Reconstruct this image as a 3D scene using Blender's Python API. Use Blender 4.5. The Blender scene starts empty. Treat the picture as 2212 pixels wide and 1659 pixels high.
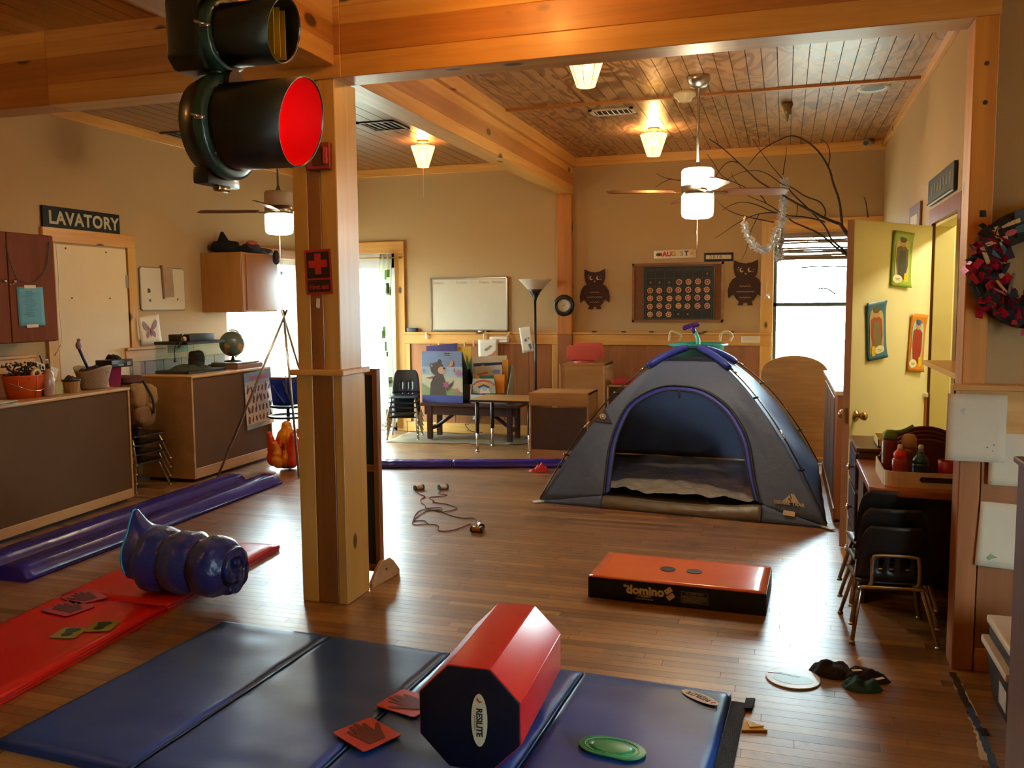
import bpy, bmesh, math, random
from mathutils import Vector, Matrix, noise as mnoise

SC = bpy.context.scene
COL = SC.collection
PI = math.pi
rnd = random.Random(7)

# ------------------------------------------------------------------ camera
IW, IH = 2212, 1659
FOC, CX, CY, CAMH = 1880.0, 1106.0, 829.5, 1.55
_p, _y, _r = math.radians(5.245), math.radians(17.38), math.radians(-0.473)
FWD = Vector((-math.sin(_y)*math.cos(_p), math.cos(_y)*math.cos(_p), -math.sin(_p)))
_rt = Vector((math.cos(_y), math.sin(_y), 0)); _up = _rt.cross(FWD)
RGT = _rt*math.cos(_r) + _up*math.sin(_r)
UPV = -_rt*math.sin(_r) + _up*math.cos(_r)
CAMP = Vector((0, 0, CAMH))
cam = bpy.data.objects.new('camera', bpy.data.cameras.new('camera'))
COL.objects.link(cam)
cam.data.sensor_fit = 'HORIZONTAL'; cam.data.sensor_width = 36.0
cam.data.lens = 36.0*FOC/IW
cam.data.clip_start = 0.05; cam.data.clip_end = 200
cam.matrix_world = Matrix(((RGT.x, UPV.x, -FWD.x, 0), (RGT.y, UPV.y, -FWD.y, 0), (RGT.z, UPV.z, -FWD.z, CAMH), (0, 0, 0, 1)))
SC.camera = cam

def ray(x, y): return FWD + RGT*((x-CX)/FOC) - UPV*((y-CY)/FOC)
def fl(x, y, z=0.0):                     # photo pixel -> point on the horizontal plane z
    d = ray(x, y); return CAMP + d*((z-CAMH)/d.z)
def onY(x, y, Y):                        # photo pixel -> point on the plane Y = const
    d = ray(x, y); return CAMP + d*(Y/d.y)
def onX(x, y, X):
    d = ray(x, y); return CAMP + d*(X/d.x)
def onP(x, y, p0, n):                    # photo pixel -> point on a plane through p0
    d = ray(x, y); return CAMP + d*((Vector(p0)-CAMP).dot(n)/d.dot(n))

# ------------------------------------------------------------------ view, sky, daylight portals
SC.view_settings.view_transform = 'Standard'
SC.view_settings.look = 'None'
SC.view_settings.gamma = 1.0
SC.view_settings.use_curve_mapping = False
SC.view_settings.exposure = 0.15
SC.cycles.max_bounces = 10
SC.cycles.diffuse_bounces = 5
SC.cycles.glossy_bounces = 4
SC.cycles.transmission_bounces = 8
SC.cycles.transparent_max_bounces = 12
SC.cycles.sample_clamp_indirect = 6.0
SC.cycles.caustics_reflective = False
SC.cycles.caustics_refractive = False
W = bpy.data.worlds.new('world'); SC.world = W; W.use_nodes = True
_bg = W.node_tree.nodes['Background']
_bg.inputs['Color'].default_value = (0.82, 0.91, 1.0, 1); _bg.inputs['Strength'].default_value = 52.0

def portal(name, loc, rot, sx, sy):
    l = bpy.data.lights.new(name, 'AREA'); l.shape = 'RECTANGLE'; l.size = sx; l.size_y = sy
    o = bpy.data.objects.new(name, l); COL.objects.link(o); o.location = loc; o.rotation_euler = rot
    l.cycles.is_portal = True
    return o
# ------------------------------------------------------------------ materials
def lin(h):
    h = h.lstrip('#'); v = [int(h[i:i+2], 16)/255 for i in (0, 2, 4)]
    return tuple(c/12.92 if c <= 0.04045 else ((c+0.055)/1.055)**2.4 for c in v) + (1,)
MATS = {}
def _new(name):
    m = bpy.data.materials.new(name); m.use_nodes = True
    nt = m.node_tree; b = nt.nodes['Principled BSDF']
    return m, nt, b
def _n(nt, t, **kw):
    n = nt.nodes.new(t)
    for k, v in kw.items():
        if k in n.inputs: n.inputs[k].default_value = v
        else: setattr(n, k, v)
    return n
def _coords(nt, scale, rand=True):
    tc = _n(nt, 'ShaderNodeTexCoord'); mp = _n(nt, 'ShaderNodeMapping')
    mp.inputs['Scale'].default_value = scale
    if rand:
        oi = _n(nt, 'ShaderNodeObjectInfo'); mu = _n(nt, 'ShaderNodeVectorMath', operation='MULTIPLY_ADD')
        mu.inputs[1].default_value = (1, 1, 1)
        ml = _n(nt, 'ShaderNodeMath', operation='MULTIPLY'); ml.inputs[1].default_value = 17.3
        nt.links.new(oi.outputs['Random'], ml.inputs[0]); nt.links.new(tc.outputs['Object'], mu.inputs[0])
        nt.links.new(ml.outputs[0], mu.inputs[2]); nt.links.new(mu.outputs[0], mp.inputs['Vector'])
    else:
        nt.links.new(tc.outputs['Object'], mp.inputs['Vector'])
    return mp.outputs['Vector']
def _ramp(nt, fac, stops):
    r = _n(nt, 'ShaderNodeValToRGB'); e = r.color_ramp.elements
    while len(e) < len(stops): e.new(0.5)
    for el, (p, c) in zip(e, stops): el.position = p; el.color = c
    nt.links.new(fac, r.inputs['Fac']); return r.outputs['Color']
def _mix(nt, fac, a, b, mode='MIX'):
    m = _n(nt, 'ShaderNodeMix', data_type='RGBA', blend_type=mode)
    for s, v in ((0, fac), (6, a), (7, b)):
        if hasattr(v, 'is_linked') or hasattr(v, 'links'): nt.links.new(v, m.inputs[s])
        else: m.inputs[s].default_value = v
    return m.outputs[2]
def dk(c, k): return tuple(x*k for x in c[:3]) + (1,)

def mat(name, col, rough=0.6, metal=0.0, var=0.12, ns=6.0, bump=0.0, bs=60.0, spec=0.5, coat=0.0, emit=None, es=0.0, trans=0.0, alpha=1.0, sheen=0.0, stretch=(1, 1, 1), sss=0.0):
    if name in MATS: return MATS[name]
    m, nt, b = _new(name)
    c = lin(col) if isinstance(col, str) else tuple(col)
    v = _coords(nt, stretch)
    nz = _n(nt, 'ShaderNodeTexNoise', Scale=ns, Detail=4.0, Roughness=0.6); nt.links.new(v, nz.inputs['Vector'])
    cr = _ramp(nt, nz.outputs['Fac'], [(0.3, dk(c, 1-var)), (0.7, dk(c, 1+var*0.6))])
    nt.links.new(cr, b.inputs['Base Color'])
    b.inputs['Roughness'].default_value = rough; b.inputs['Metallic'].default_value = metal
    b.inputs['Specular IOR Level'].default_value = spec; b.inputs['Coat Weight'].default_value = coat
    b.inputs['Coat Roughness'].default_value = 0.12
    if sheen: b.inputs['Sheen Weight'].default_value = sheen
    if bump:
        n2 = _n(nt, 'ShaderNodeTexNoise', Scale=bs, Detail=3.0); nt.links.new(v, n2.inputs['Vector'])
        bp = _n(nt, 'ShaderNodeBump', Strength=bump, Distance=0.01); nt.links.new(n2.outputs['Fac'], bp.inputs['Height']); nt.links.new(bp.outputs['Normal'], b.inputs['Normal'])
    if emit:
        b.inputs['Emission Color'].default_value = lin(emit) if isinstance(emit, str) else emit
        b.inputs['Emission Strength'].default_value = es
    if trans: b.inputs['Transmission Weight'].default_value = trans
    if alpha < 1: b.inputs['Alpha'].default_value = alpha
    MATS[name] = m; return m

def wood(name, c1, c2, axis='x', rough=0.42, knots=0.0, along=0.7, across=14.0, coat=0.15, knotcol='#38190a'):
    if name in MATS: return MATS[name]
    m, nt, b = _new(name); c1, c2 = lin(c1), lin(c2)
    sc = [across]*3; sc['xyz'.index(axis)] = along
    v = _coords(nt, sc)
    nz = _n(nt, 'ShaderNodeTexNoise', Scale=1.0, Detail=5.0, Roughness=0.62, Distortion=0.6); nt.links.new(v, nz.inputs['Vector'])
    col = _ramp(nt, nz.outputs['Fac'], [(0.28, c2), (0.5, tuple((a+b_)/2 for a, b_ in zip(c1, c2))), (0.68, c1)])
    sc2 = [1.1]*3; sc2['xyz'.index(axis)] = 0.28
    v1 = _coords(nt, sc2); nb = _n(nt, 'ShaderNodeTexNoise', Scale=1.6, Detail=2.0); nt.links.new(v1, nb.inputs['Vector'])
    col = _mix(nt, 0.5, col, _ramp(nt, nb.outputs['Fac'], [(0.35, (0.78, 0.74, 0.70, 1)), (0.65, (1.12, 1.12, 1.1, 1))]), 'MULTIPLY')
    if knots:
        sc3 = [4.4]*3; sc3['xyz'.index(axis)] = 2.2
        v3 = _coords(nt, sc3); vo = _n(nt, 'ShaderNodeTexVoronoi', Scale=1.0, Randomness=1.0); nt.links.new(v3, vo.inputs['Vector'])
        k = _ramp(nt, vo.outputs['Distance'], [(0.10, (0.95, 0.95, 0.95, 1)), (0.105+knots*1.3, (0, 0, 0, 1))])
        col = _mix(nt, k, col, lin(knotcol))
    nt.links.new(col, b.inputs['Base Color'])
    b.inputs['Roughness'].default_value = rough; b.inputs['Coat Weight'].default_value = coat; b.inputs['Coat Roughness'].default_value = 0.25
    bp = _n(nt, 'ShaderNodeBump', Strength=0.08, Distance=0.004); nt.links.new(nz.outputs['Fac'], bp.inputs['Height']); nt.links.new(bp.outputs['Normal'], b.inputs['Normal'])
    MATS[name] = m; return m

def plywood(name, c1, c2, axis='y', rough=0.35):
    if name in MATS: return MATS[name]
    m, nt, b = _new(name)
    sc = [3.0]*3; sc['xyz'.index(axis)] = 1.1
    v = _coords(nt, sc, rand=False)
    nz = _n(nt, 'ShaderNodeTexNoise', Scale=1.0, Detail=2.5, Roughness=0.55, Distortion=0.5); nt.links.new(v, nz.inputs['Vector'])
    mu = _n(nt, 'ShaderNodeMath', operation='MULTIPLY'); mu.inputs[1].default_value = 20.0; nt.links.new(nz.outputs['Fac'], mu.inputs[0])
    pp = _n(nt, 'ShaderNodeMath', operation='PINGPONG'); pp.inputs[1].default_value = 1.0; nt.links.new(mu.outputs[0], pp.inputs[0])
    col = _ramp(nt, pp.outputs[0], [(0.32, lin(c2)), (0.62, lin(c1))])
    n2 = _n(nt, 'ShaderNodeTexNoise', Scale=0.9, Detail=2.0); nt.links.new(v, n2.inputs['Vector'])
    col = _mix(nt, _ramp(nt, n2.outputs['Fac'], [(0.40, (0.5, 0.5, 0.5, 1)), (0.58, (0.05, 0.05, 0.05, 1))]), col, lin(c1))
    nt.links.new(col, b.inputs['Base Color']); b.inputs['Roughness'].default_value = rough
    b.inputs['Coat Weight'].default_value = 0.3; b.inputs['Coat Roughness'].default_value = 0.3
    MATS[name] = m; return m

def floor_mat():
    m, nt, b = _new('oak_strip_floor')
    at = _n(nt, 'ShaderNodeAttribute', attribute_name='tone')
    base = _ramp(nt, at.outputs['Fac'], [(0.0, lin('#6f4d2b')), (0.35, lin('#8a6238')), (0.7, lin('#9c7444')), (1.0, lin('#ad8752'))])
    tc = _n(nt, 'ShaderNodeTexCoord')
    mp = _n(nt, 'ShaderNodeMapping'); mp.inputs['Scale'].default_value = (1.6, 30, 30)
    nt.links.new(tc.outputs['Object'], mp.inputs['Vector'])
    g = _n(nt, 'ShaderNodeTexNoise', Scale=1.0, Detail=6.0, Roughness=0.65); nt.links.new(mp.outputs[0], g.inputs['Vector'])
    col = _mix(nt, 0.55, base, _ramp(nt, g.outputs['Fac'], [(0.3, (0.55, 0.5, 0.46, 1)), (0.65, (1.1, 1.08, 1.05, 1))]), 'MULTIPLY')
    w = _n(nt, 'ShaderNodeTexNoise', Scale=2.2, Detail=6.0, Roughness=0.7); nt.links.new(tc.outputs['Object'], w.inputs['Vector'])
    col = _mix(nt, _ramp(nt, w.outputs['Fac'], [(0.52, (0, 0, 0, 1)), (0.72, (0.75, 0.75, 0.75, 1))]), col, lin('#3a2b1a'))
    nt.links.new(col, b.inputs['Base Color'])
    ro = _n(nt, 'ShaderNodeMapRange'); ro.inputs[3].default_value = 0.24; ro.inputs[4].default_value = 0.5
    nt.links.new(w.outputs['Fac'], ro.inputs[0]); nt.links.new(ro.outputs[0], b.inputs['Roughness'])
    b.inputs['Coat Weight'].default_value = 0.8; b.inputs['Coat Roughness'].default_value = 0.3
    bp = _n(nt, 'ShaderNodeBump', Strength=0.12, Distance=0.003); nt.links.new(g.outputs['Fac'], bp.inputs['Height']); nt.links.new(bp.outputs['Normal'], b.inputs['Normal'])
    return m

def glow(name, col, s, var=0.1):
    if name in MATS: return MATS[name]
    m, nt, b = _new(name); c = lin(col)
    v = _coords(nt, (1, 1, 1)); nz = _n(nt, 'ShaderNodeTexNoise', Scale=8.0); nt.links.new(v, nz.inputs['Vector'])
    cr = _ramp(nt, nz.outputs['Fac'], [(0.3, dk(c, 1-var)), (0.7, c)])
    nt.links.new(cr, b.inputs['Emission Color']); b.inputs['Emission Strength'].default_value = s
    b.inputs['Base Color'].default_value = c; b.inputs['Roughness'].default_value = 0.4
    MATS[name] = m; return m

def lampshade(name, col, s, trans=0.5):      # glowing paper shade that lets the bulb's light through
    if name in MATS: return MATS[name]
    m, nt, b = _new(name); c = lin(col); out = nt.nodes['Material Output']
    v = _coords(nt, (1, 1, 1)); nz = _n(nt, 'ShaderNodeTexNoise', Scale=14.0); nt.links.new(v, nz.inputs['Vector'])
    em = _n(nt, 'ShaderNodeEmission'); nt.links.new(_ramp(nt, nz.outputs['Fac'], [(0.3, dk(c, .85)), (0.7, c)]), em.inputs['Color']); em.inputs['Strength'].default_value = s
    tr = _n(nt, 'ShaderNodeBsdfTransparent'); tr.inputs['Color'].default_value = (1, .8, .5, 1)
    mx = _n(nt, 'ShaderNodeMixShader'); mx.inputs[0].default_value = trans
    nt.links.new(em.outputs[0], mx.inputs[1]); nt.links.new(tr.outputs[0], mx.inputs[2]); nt.links.new(mx.outputs[0], out.inputs['Surface'])
    MATS[name] = m; return m

def glass(name, col='#e8f2f0', rough=0.02, alpha=0.18):
    if name in MATS: return MATS[name]
    m, nt, b = _new(name)
    out = nt.nodes['Material Output']; tr = _n(nt, 'ShaderNodeBsdfTransparent'); gl = _n(nt, 'ShaderNodeBsdfGlossy'); gl.inputs['Roughness'].default_value = rough
    v = _coords(nt, (1, 1, 1)); nz = _n(nt, 'ShaderNodeTexNoise', Scale=3.0); nt.links.new(v, nz.inputs['Vector'])
    c = lin(col); nt.links.new(_ramp(nt, nz.outputs['Fac'], [(0.3, dk(c, 0.96)), (0.7, c)]), tr.inputs['Color'])
    fr = _n(nt, 'ShaderNodeFresnel'); fr.inputs['IOR'].default_value = 1.45
    mx = _n(nt, 'ShaderNodeMixShader'); ge = _n(nt, 'ShaderNodeNewGeometry'); iv = _n(nt, 'ShaderNodeMath', operation='SUBTRACT'); iv.inputs[0].default_value = 1.0; nt.links.new(ge.outputs['Backfacing'], iv.inputs[1]); mf = _n(nt, 'ShaderNodeMath', operation='MULTIPLY'); nt.links.new(iv.outputs[0], mf.inputs[0]); nt.links.new(fr.outputs[0], mf.inputs[1]); nt.links.new(mf.outputs[0], mx.inputs[0]); nt.links.new(tr.outputs[0], mx.inputs[1]); nt.links.new(gl.outputs[0], mx.inputs[2])
    nt.links.new(mx.outputs[0], out.inputs['Surface'])
    MATS[name] = m; return m

def mesh_fabric(name, col, alpha):     # see-through net
    if name in MATS: return MATS[name]
    m, nt, b = _new(name); c = lin(col)
    v = _coords(nt, (1, 1, 1)); ck = _n(nt, 'ShaderNodeTexNoise', Scale=40.0); nt.links.new(v, ck.inputs['Vector'])
    nt.links.new(_ramp(nt, ck.outputs['Fac'], [(0.3, dk(c, .8)), (0.7, c)]), b.inputs['Base Color'])
    b.inputs['Roughness'].default_value = 0.8; b.inputs['Alpha'].default_value = alpha
    MATS[name] = m; return m

def cloth(name, col, trans=0.25, rough=0.55, var=0.1, bump=0.3, bs=14.0, sheen=0.0):  # thin cloth that lets light through
    if name in MATS: return MATS[name]
    m, nt, b = _new(name); c = lin(col); out = nt.nodes['Material Output']
    v = _coords(nt, (1, 1, 1)); nz = _n(nt, 'ShaderNodeTexNoise', Scale=5.0, Detail=4.0); nt.links.new(v, nz.inputs['Vector'])
    cr = _ramp(nt, nz.outputs['Fac'], [(0.3, dk(c, 1-var)), (0.7, dk(c, 1+var*.5))]); nt.links.new(cr, b.inputs['Base Color'])
    b.inputs['Roughness'].default_value = rough
    if sheen: b.inputs['Sheen Weight'].default_value = sheen
    n2 = _n(nt, 'ShaderNodeTexNoise', Scale=bs, Detail=3.0, Distortion=0.8); nt.links.new(v, n2.inputs['Vector'])
    bp = _n(nt, 'ShaderNodeBump', Strength=bump, Distance=0.02); nt.links.new(n2.outputs['Fac'], bp.inputs['Height']); nt.links.new(bp.outputs['Normal'], b.inputs['Normal'])
    if trans:
        tl = _n(nt, 'ShaderNodeBsdfTranslucent'); L_ = (c[0]+c[1]+c[2])/3; tl.inputs['Color'].default_value = tuple(min(1, (x*.35+L_*.65)*1.25) for x in c[:3])+(1,)
        mx = _n(nt, 'ShaderNodeMixShader'); mx.inputs[0].default_value = trans
        nt.links.new(b.outputs[0], mx.inputs[1]); nt.links.new(tl.outputs[0], mx.inputs[2]); nt.links.new(mx.outputs[0], out.inputs['Surface'])
    MATS[name] = m; return m

# ------------------------------------------------------------------ mesh building
class MB:
    def __init__(s): s.v = []; s.f = []; s.sm = []; s.M = None
    def add(s, vs, fs, smooth=False):
        o = len(s.v)
        s.v += [tuple(s.M @ Vector(p)) if s.M else tuple(p) for p in vs]
        s.f += [tuple(i+o for i in f) for f in fs]; s.sm += [smooth]*len(fs); return s
    def box(s, x0, x1, y0, y1, z0, z1):
        x0, x1 = min(x0, x1), max(x0, x1); y0, y1 = min(y0, y1), max(y0, y1); z0, z1 = min(z0, z1), max(z0, z1)
        return s.add([(x0, y0, z0), (x1, y0, z0), (x1, y1, z0), (x0, y1, z0), (x0, y0, z1), (x1, y0, z1), (x1, y1, z1), (x0, y1, z1)],
                     [(0, 3, 2, 1), (4, 5, 6, 7), (0, 1, 5, 4), (1, 2, 6, 5), (2, 3, 7, 6), (3, 0, 4, 7)])
    def cbox(s, c, sx, sy, sz): return s.box(c[0]-sx/2, c[0]+sx/2, c[1]-sy/2, c[1]+sy/2, c[2]-sz/2, c[2]+sz/2)
    def cyl(s, a, b, r0, r1=None, n=16, caps=True):
        a, b = Vector(a), Vector(b); r1 = r0 if r1 is None else r1
        d = (b-a).normalized(); t = Vector((0, 0, 1)) if abs(d.z) < 0.9 else Vector((1, 0, 0))
        u = d.cross(t).normalized(); w = d.cross(u)
        vs = [a+(u*math.cos(2*PI*i/n)+w*math.sin(2*PI*i/n))*r0 for i in range(n)] + [b+(u*math.cos(2*PI*i/n)+w*math.sin(2*PI*i/n))*r1 for i in range(n)]
        s.add(vs, [(i, (i+1) % n, n+(i+1) % n, n+i) for i in range(n)], True)
        if caps: s.add(vs, [tuple(range(n-1, -1, -1)), tuple(range(n, 2*n))])
        return s
    def lathe(s, prof, n=24, c=(0, 0, 0), sx=1.0, sy=1.0, smooth=True, caps=True):
        vs = []; m = len(prof)
        for r, z in prof: vs += [(c[0]+sx*r*math.cos(2*PI*i/n), c[1]+sy*r*math.sin(2*PI*i/n), c[2]+z) for i in range(n)]
        fs = [(k*n+i, k*n+(i+1) % n, (k+1)*n+(i+1) % n, (k+1)*n+i) for k in range(m-1) for i in range(n)]
        s.add(vs, fs, smooth)
        if not caps or prof[0] == prof[-1] or (m == 2 and prof[0][1] == prof[1][1]): return s
        for k, fl_ in ((0, True), (m-1, False)):
            if prof[k][0] > 1e-5:
                ids = [k*n+i for i in range(n)]; s.add([vs[i] for i in ids], [tuple(range(n-1, -1, -1)) if fl_ else tuple(range(n))])
        return s
    def tube(s, pts, r, n=8, closed=False, taper=None):
        pts = [Vector(p) for p in pts]; m = len(pts); vs = []; u = None
        for i, p in enumerate(pts):
            a = pts[i-1] if (i > 0 or closed) else p; b = pts[(i+1) % m] if (i < m-1 or closed) else p
            d = (b-a); d = d.normalized() if d.length > 1e-9 else Vector((0, 0, 1))
            if u is None: u = d.cross(Vector((0, 0, 1)) if abs(d.z) < 0.9 else Vector((1, 0, 0))).normalized()
            else:
                u = u - d*u.dot(d); u = u.normalized() if u.length > 1e-6 else d.orthogonal().normalized()
            w = d.cross(u); rr = r if taper is None else r*taper[i]
            vs += [p+(u*math.cos(2*PI*k/n)+w*math.sin(2*PI*k/n))*rr for k in range(n)]
        fs = [(i*n+k, i*n+(k+1) % n, ((i+1) % m)*n+(k+1) % n, ((i+1) % m)*n+k) for i in range(m if closed else m-1) for k in range(n)]
        s.add(vs, fs, True)
        if not closed: s.add(vs, [tuple(range(n-1, -1, -1)), tuple(range((m-1)*n, m*n))])
        return s
    def prism(s, poly, a, b, ax='y'):      # poly in the other two axes, extruded from a to b along ax
        def P(p, t): return {'y': (p[0], t, p[1]), 'x': (t, p[0], p[1]), 'z': (p[0], p[1], t)}[ax]
        n = len(poly); vs = [P(p, a) for p in poly] + [P(p, b) for p in poly]
        return s.add(vs, [tuple(range(n)), tuple(range(2*n-1, n-1, -1))] + [(i, n+i, n+(i+1) % n, (i+1) % n) for i in range(n)])
    def quad(s, a, b, c, d): return s.add([a, b, c, d], [(0, 1, 2, 3)])
    def sheet(s, fn, nu, nv, smooth=True, closed_u=False):
        vs = [fn(i/(nu if closed_u else nu-1), j/(nv-1)) for j in range(nv) for i in range(nu)]
        fs = [(j*nu+i, j*nu+(i+1) % nu, (j+1)*nu+(i+1) % nu, (j+1)*nu+i) for j in range(nv-1) for i in range(nu if closed_u else nu-1)]
        return s.add(vs, fs, smooth)
    def ball(s, c, r, n=16, m=10, sx=1, sy=1, sz=1):
        return s.sheet(lambda u, v: (c[0]+sx*r*math.sin(PI*v)*math.cos(2*PI*u), c[1]+sy*r*math.sin(PI*v)*math.sin(2*PI*u), c[2]+sz*r*math.cos(PI*v)), n, m, True, True)
    def mesh(s, name, bev=0.0, seg=2, solid=0.0):
        me = bpy.data.meshes.new(name); me.from_pydata(s.v, [], s.f)
        bm = bmesh.new(); bm.from_mesh(me)
        for f, q in zip(bm.faces, s.sm): f.smooth = q
        bmesh.ops.remove_doubles(bm, verts=bm.verts, dist=1e-5)
        bmesh.ops.recalc_face_normals(bm, faces=bm.faces)
        if bev:
            es = [e for e in bm.edges if len(e.link_faces) == 2 and e.calc_face_angle(0) > 0.6]
            bmesh.ops.bevel(bm, geom=es, offset=bev, segments=seg, affect='EDGES', profile=0.6, clamp_overlap=True)
            if seg > 1:
                for f in bm.faces: f.smooth = True
        bm.to_mesh(me); bm.free()
        if bev and seg > 1:
            try: me.set_sharp_from_angle(angle=0.7)
            except Exception: pass
        return me
    def build(s, name, m, parent=None, bev=0.0, seg=2, world=True, solid=0.0, sub=0):
        me = s.mesh(name, bev, seg)
        o = bpy.data.objects.new(name, me); COL.objects.link(o); me.materials.append(m)
        if parent is not None:
            o.parent = parent
            if world: o.matrix_parent_inverse = wm(parent).inverted()
        if solid:
            md = o.modifiers.new('solidify', 'SOLIDIFY'); md.thickness = solid; md.offset = 0
        if sub:
            md = o.modifiers.new('subdivision', 'SUBSURF'); md.levels = sub; md.render_levels = sub
        return o
def wm(o):
    m = o.matrix_basis.copy()
    if o.parent: m = wm(o.parent) @ o.matrix_parent_inverse @ m
    return m
def tag(o, label, cat, group=None, kind=None):
    o['label'] = label; o['category'] = cat
    if group: o['group'] = group
    if kind: o['kind'] = kind
    return o
def thing(name, label, cat, loc=(0, 0, 0), rz=0.0, group=None):
    o = bpy.data.objects.new(name, None); COL.objects.link(o); o.location = loc; o.rotation_euler = (0, 0, rz)
    o.empty_display_size = 0.1
    return tag(o, label, cat, group)
def struct(o, label=None):
    o['kind'] = 'structure'
    if label: o['label'] = label
    return o
def sroot(name, label, loc=(0, 0, 0)):
    o = bpy.data.objects.new(name, None); COL.objects.link(o); o.location = loc
    return struct(o, label)
def copy_tree(o, parent=None):
    c = o.copy(); COL.objects.link(c); c.parent = parent
    for ch in [x for x in bpy.data.objects if x.parent == o]: copy_tree(ch, c)
    return c
def text(body, size, M, name, m, parent, align='CENTER', bold=0.0, depth=0.0006, spacing=1.0, shear=0.0):
    cu = bpy.data.curves.new(name, 'FONT'); cu.body = body; cu.size = size; cu.align_x = align; cu.align_y = 'CENTER'
    cu.offset = bold; cu.extrude = depth; cu.space_character = spacing; cu.resolution_u = 3; cu.shear = shear
    t = bpy.data.objects.new(name, cu); COL.objects.link(t)
    dg = bpy.context.evaluated_depsgraph_get(); me = bpy.data.meshes.new_from_object(t.evaluated_get(dg))
    bpy.data.objects.remove(t); bpy.data.curves.remove(cu)
    me.transform(M); me.name = name; me.materials.clear(); me.materials.append(m)
    o = bpy.data.objects.new(name, me); COL.objects.link(o)
    if parent is not None: o.parent = parent; o.matrix_parent_inverse = wm(parent).inverted()
    return o
def frame(o, x, y):                      # matrix whose local x,y lie in a plane: origin, x axis, y axis
    x = Vector(x).normalized(); y = Vector(y); y = (y-x*y.dot(x)).normalized(); z = x.cross(y)
    return Matrix(((x.x, y.x, z.x, o[0]), (x.y, y.y, z.y, o[1]), (x.z, y.z, z.z, o[2]), (0, 0, 0, 1)))
def blob(poly, z0, z1, M, name, m, parent, bev=0.0, seg=1):   # flat outline given in a local plane, with thickness
    mb = MB(); mb.M = M; mb.prism(poly, z0, z1, 'z'); return mb.build(name, m, parent, bev, seg)
def ell(cx, cy, rx, ry, n=20, a0=0.0, a1=2*PI):
    return [(cx+rx*math.cos(a0+(a1-a0)*i/n), cy+ry*math.sin(a0+(a1-a0)*i/n)) for i in range(n)]
def rrect(x0, x1, y0, y1, r, n=4):
    out = []
    for cx, cy, a in ((x1-r, y1-r, 0), (x0+r, y1-r, PI/2), (x0+r, y0+r, PI), (x1-r, y0+r, 1.5*PI)):
        out += [(cx+r*math.cos(a+PI/2*i/n), cy+r*math.sin(a+PI/2*i/n)) for i in range(n+1)]
    return out
def spline(pts, n=6):                    # Catmull-Rom through the points
    P = [Vector(p) for p in pts]; P = [P[0]*2-P[1]] + P + [P[-1]*2-P[-2]]; out = []
    for i in range(1, len(P)-2):
        a, b, c, d = P[i-1:i+3]
        for k in range(n):
            t = k/n
            out.append(0.5*((2*b)+(c-a)*t+(2*a-5*b+4*c-d)*t*t+(3*b-a-3*c+d)*t**3))
    out.append(P[-2]); return out
def plight(name, loc, power, col, r=0.04, parent=None):
    l = bpy.data.lights.new(name, 'POINT'); l.energy = power; l.color = col; l.shadow_soft_size = r
    o = bpy.data.objects.new(name, l); COL.objects.link(o)
    if parent is not None: o.parent = parent; o.matrix_parent_inverse = wm(parent).inverted()
    o.location = loc
    return o
# ------------------------------------------------------------------ the room: shared measures
XL, XR, YB, YP, ZC, ZF = -5.7, 0.95, 9.8, 3.94, 3.19, 3.06
XF, YF = 2.6, -2.2          # side and back of the front part of the room, around the camera
PORT_EXTRA = []
# portals in the openings the daylight comes through (pure sampling guides, they give no light of their own)
#portal('window_daylight', (0.37, YB+0.1, 1.53), (PI/2, 0, PI), 0.96, 1.5)
#portal('patio_daylight', (-5.03, YB+0.1, 1.05), (PI/2, 0, PI), 0.96, 2.1)
#portal('glass_door_daylight', (XL-0.1, 8.75, 1.05), (PI/2, 0, -PI/2), 1.5, 2.1)
#portal('entrance_daylight', (XF+0.1, 1.4, 1.1), (PI/2, 0, PI/2), 1.5, 1.9)

PAINT = mat('cream_wall_paint', '#ab8c5f', 0.75, var=0.05, ns=1.2, bump=0.05, bs=90)
PINE_X = wood('pine_along_x', '#dba558', '#bd8238', 'x', knots=0.03)
PINE_Y = wood('pine_along_y', '#dba558', '#bd8238', 'y', knots=0.03)
PINE_Z = wood('pine_along_z', '#d9a854', '#bd8a3c', 'z', knots=0.028)
PINED_X = wood('dark_pine_along_x', '#bf7e3a', '#9c6026', 'x', knots=0.035)
PINED_Y = wood('dark_pine_along_y', '#bf7e3a', '#9c6026', 'y', knots=0.035)
PINED_Z = wood('dark_pine_along_z', '#b07034', '#8d4f20', 'z', knots=0.03)
WAINS = wood('wainscot_ply', '#a5683a', '#845026', 'z', across=9.0, rough=0.4)
PLY = plywood('ceiling_plywood', '#a87c50', '#68401f')
WHITE_PAINT = mat('white_door_paint', '#dcc9a4', 0.5, var=0.03, ns=2)
BRASS = mat('worn_brass', '#b89a6a', 0.3, 1.0)
STEEL = mat('brushed_steel', '#b9b4aa', 0.3, 1.0)
CHROME = mat('chrome', '#d8d8d8', 0.12, 1.0, var=0.03)
BLACK = mat('black_plastic', '#141414', 0.45, var=0.1)
PAPER = mat('white_paper', '#d8cbb2', 0.85, var=0.04, ns=3)
WHITEPL = mat('white_plastic', '#e2dccd', 0.4, var=0.03)

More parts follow.
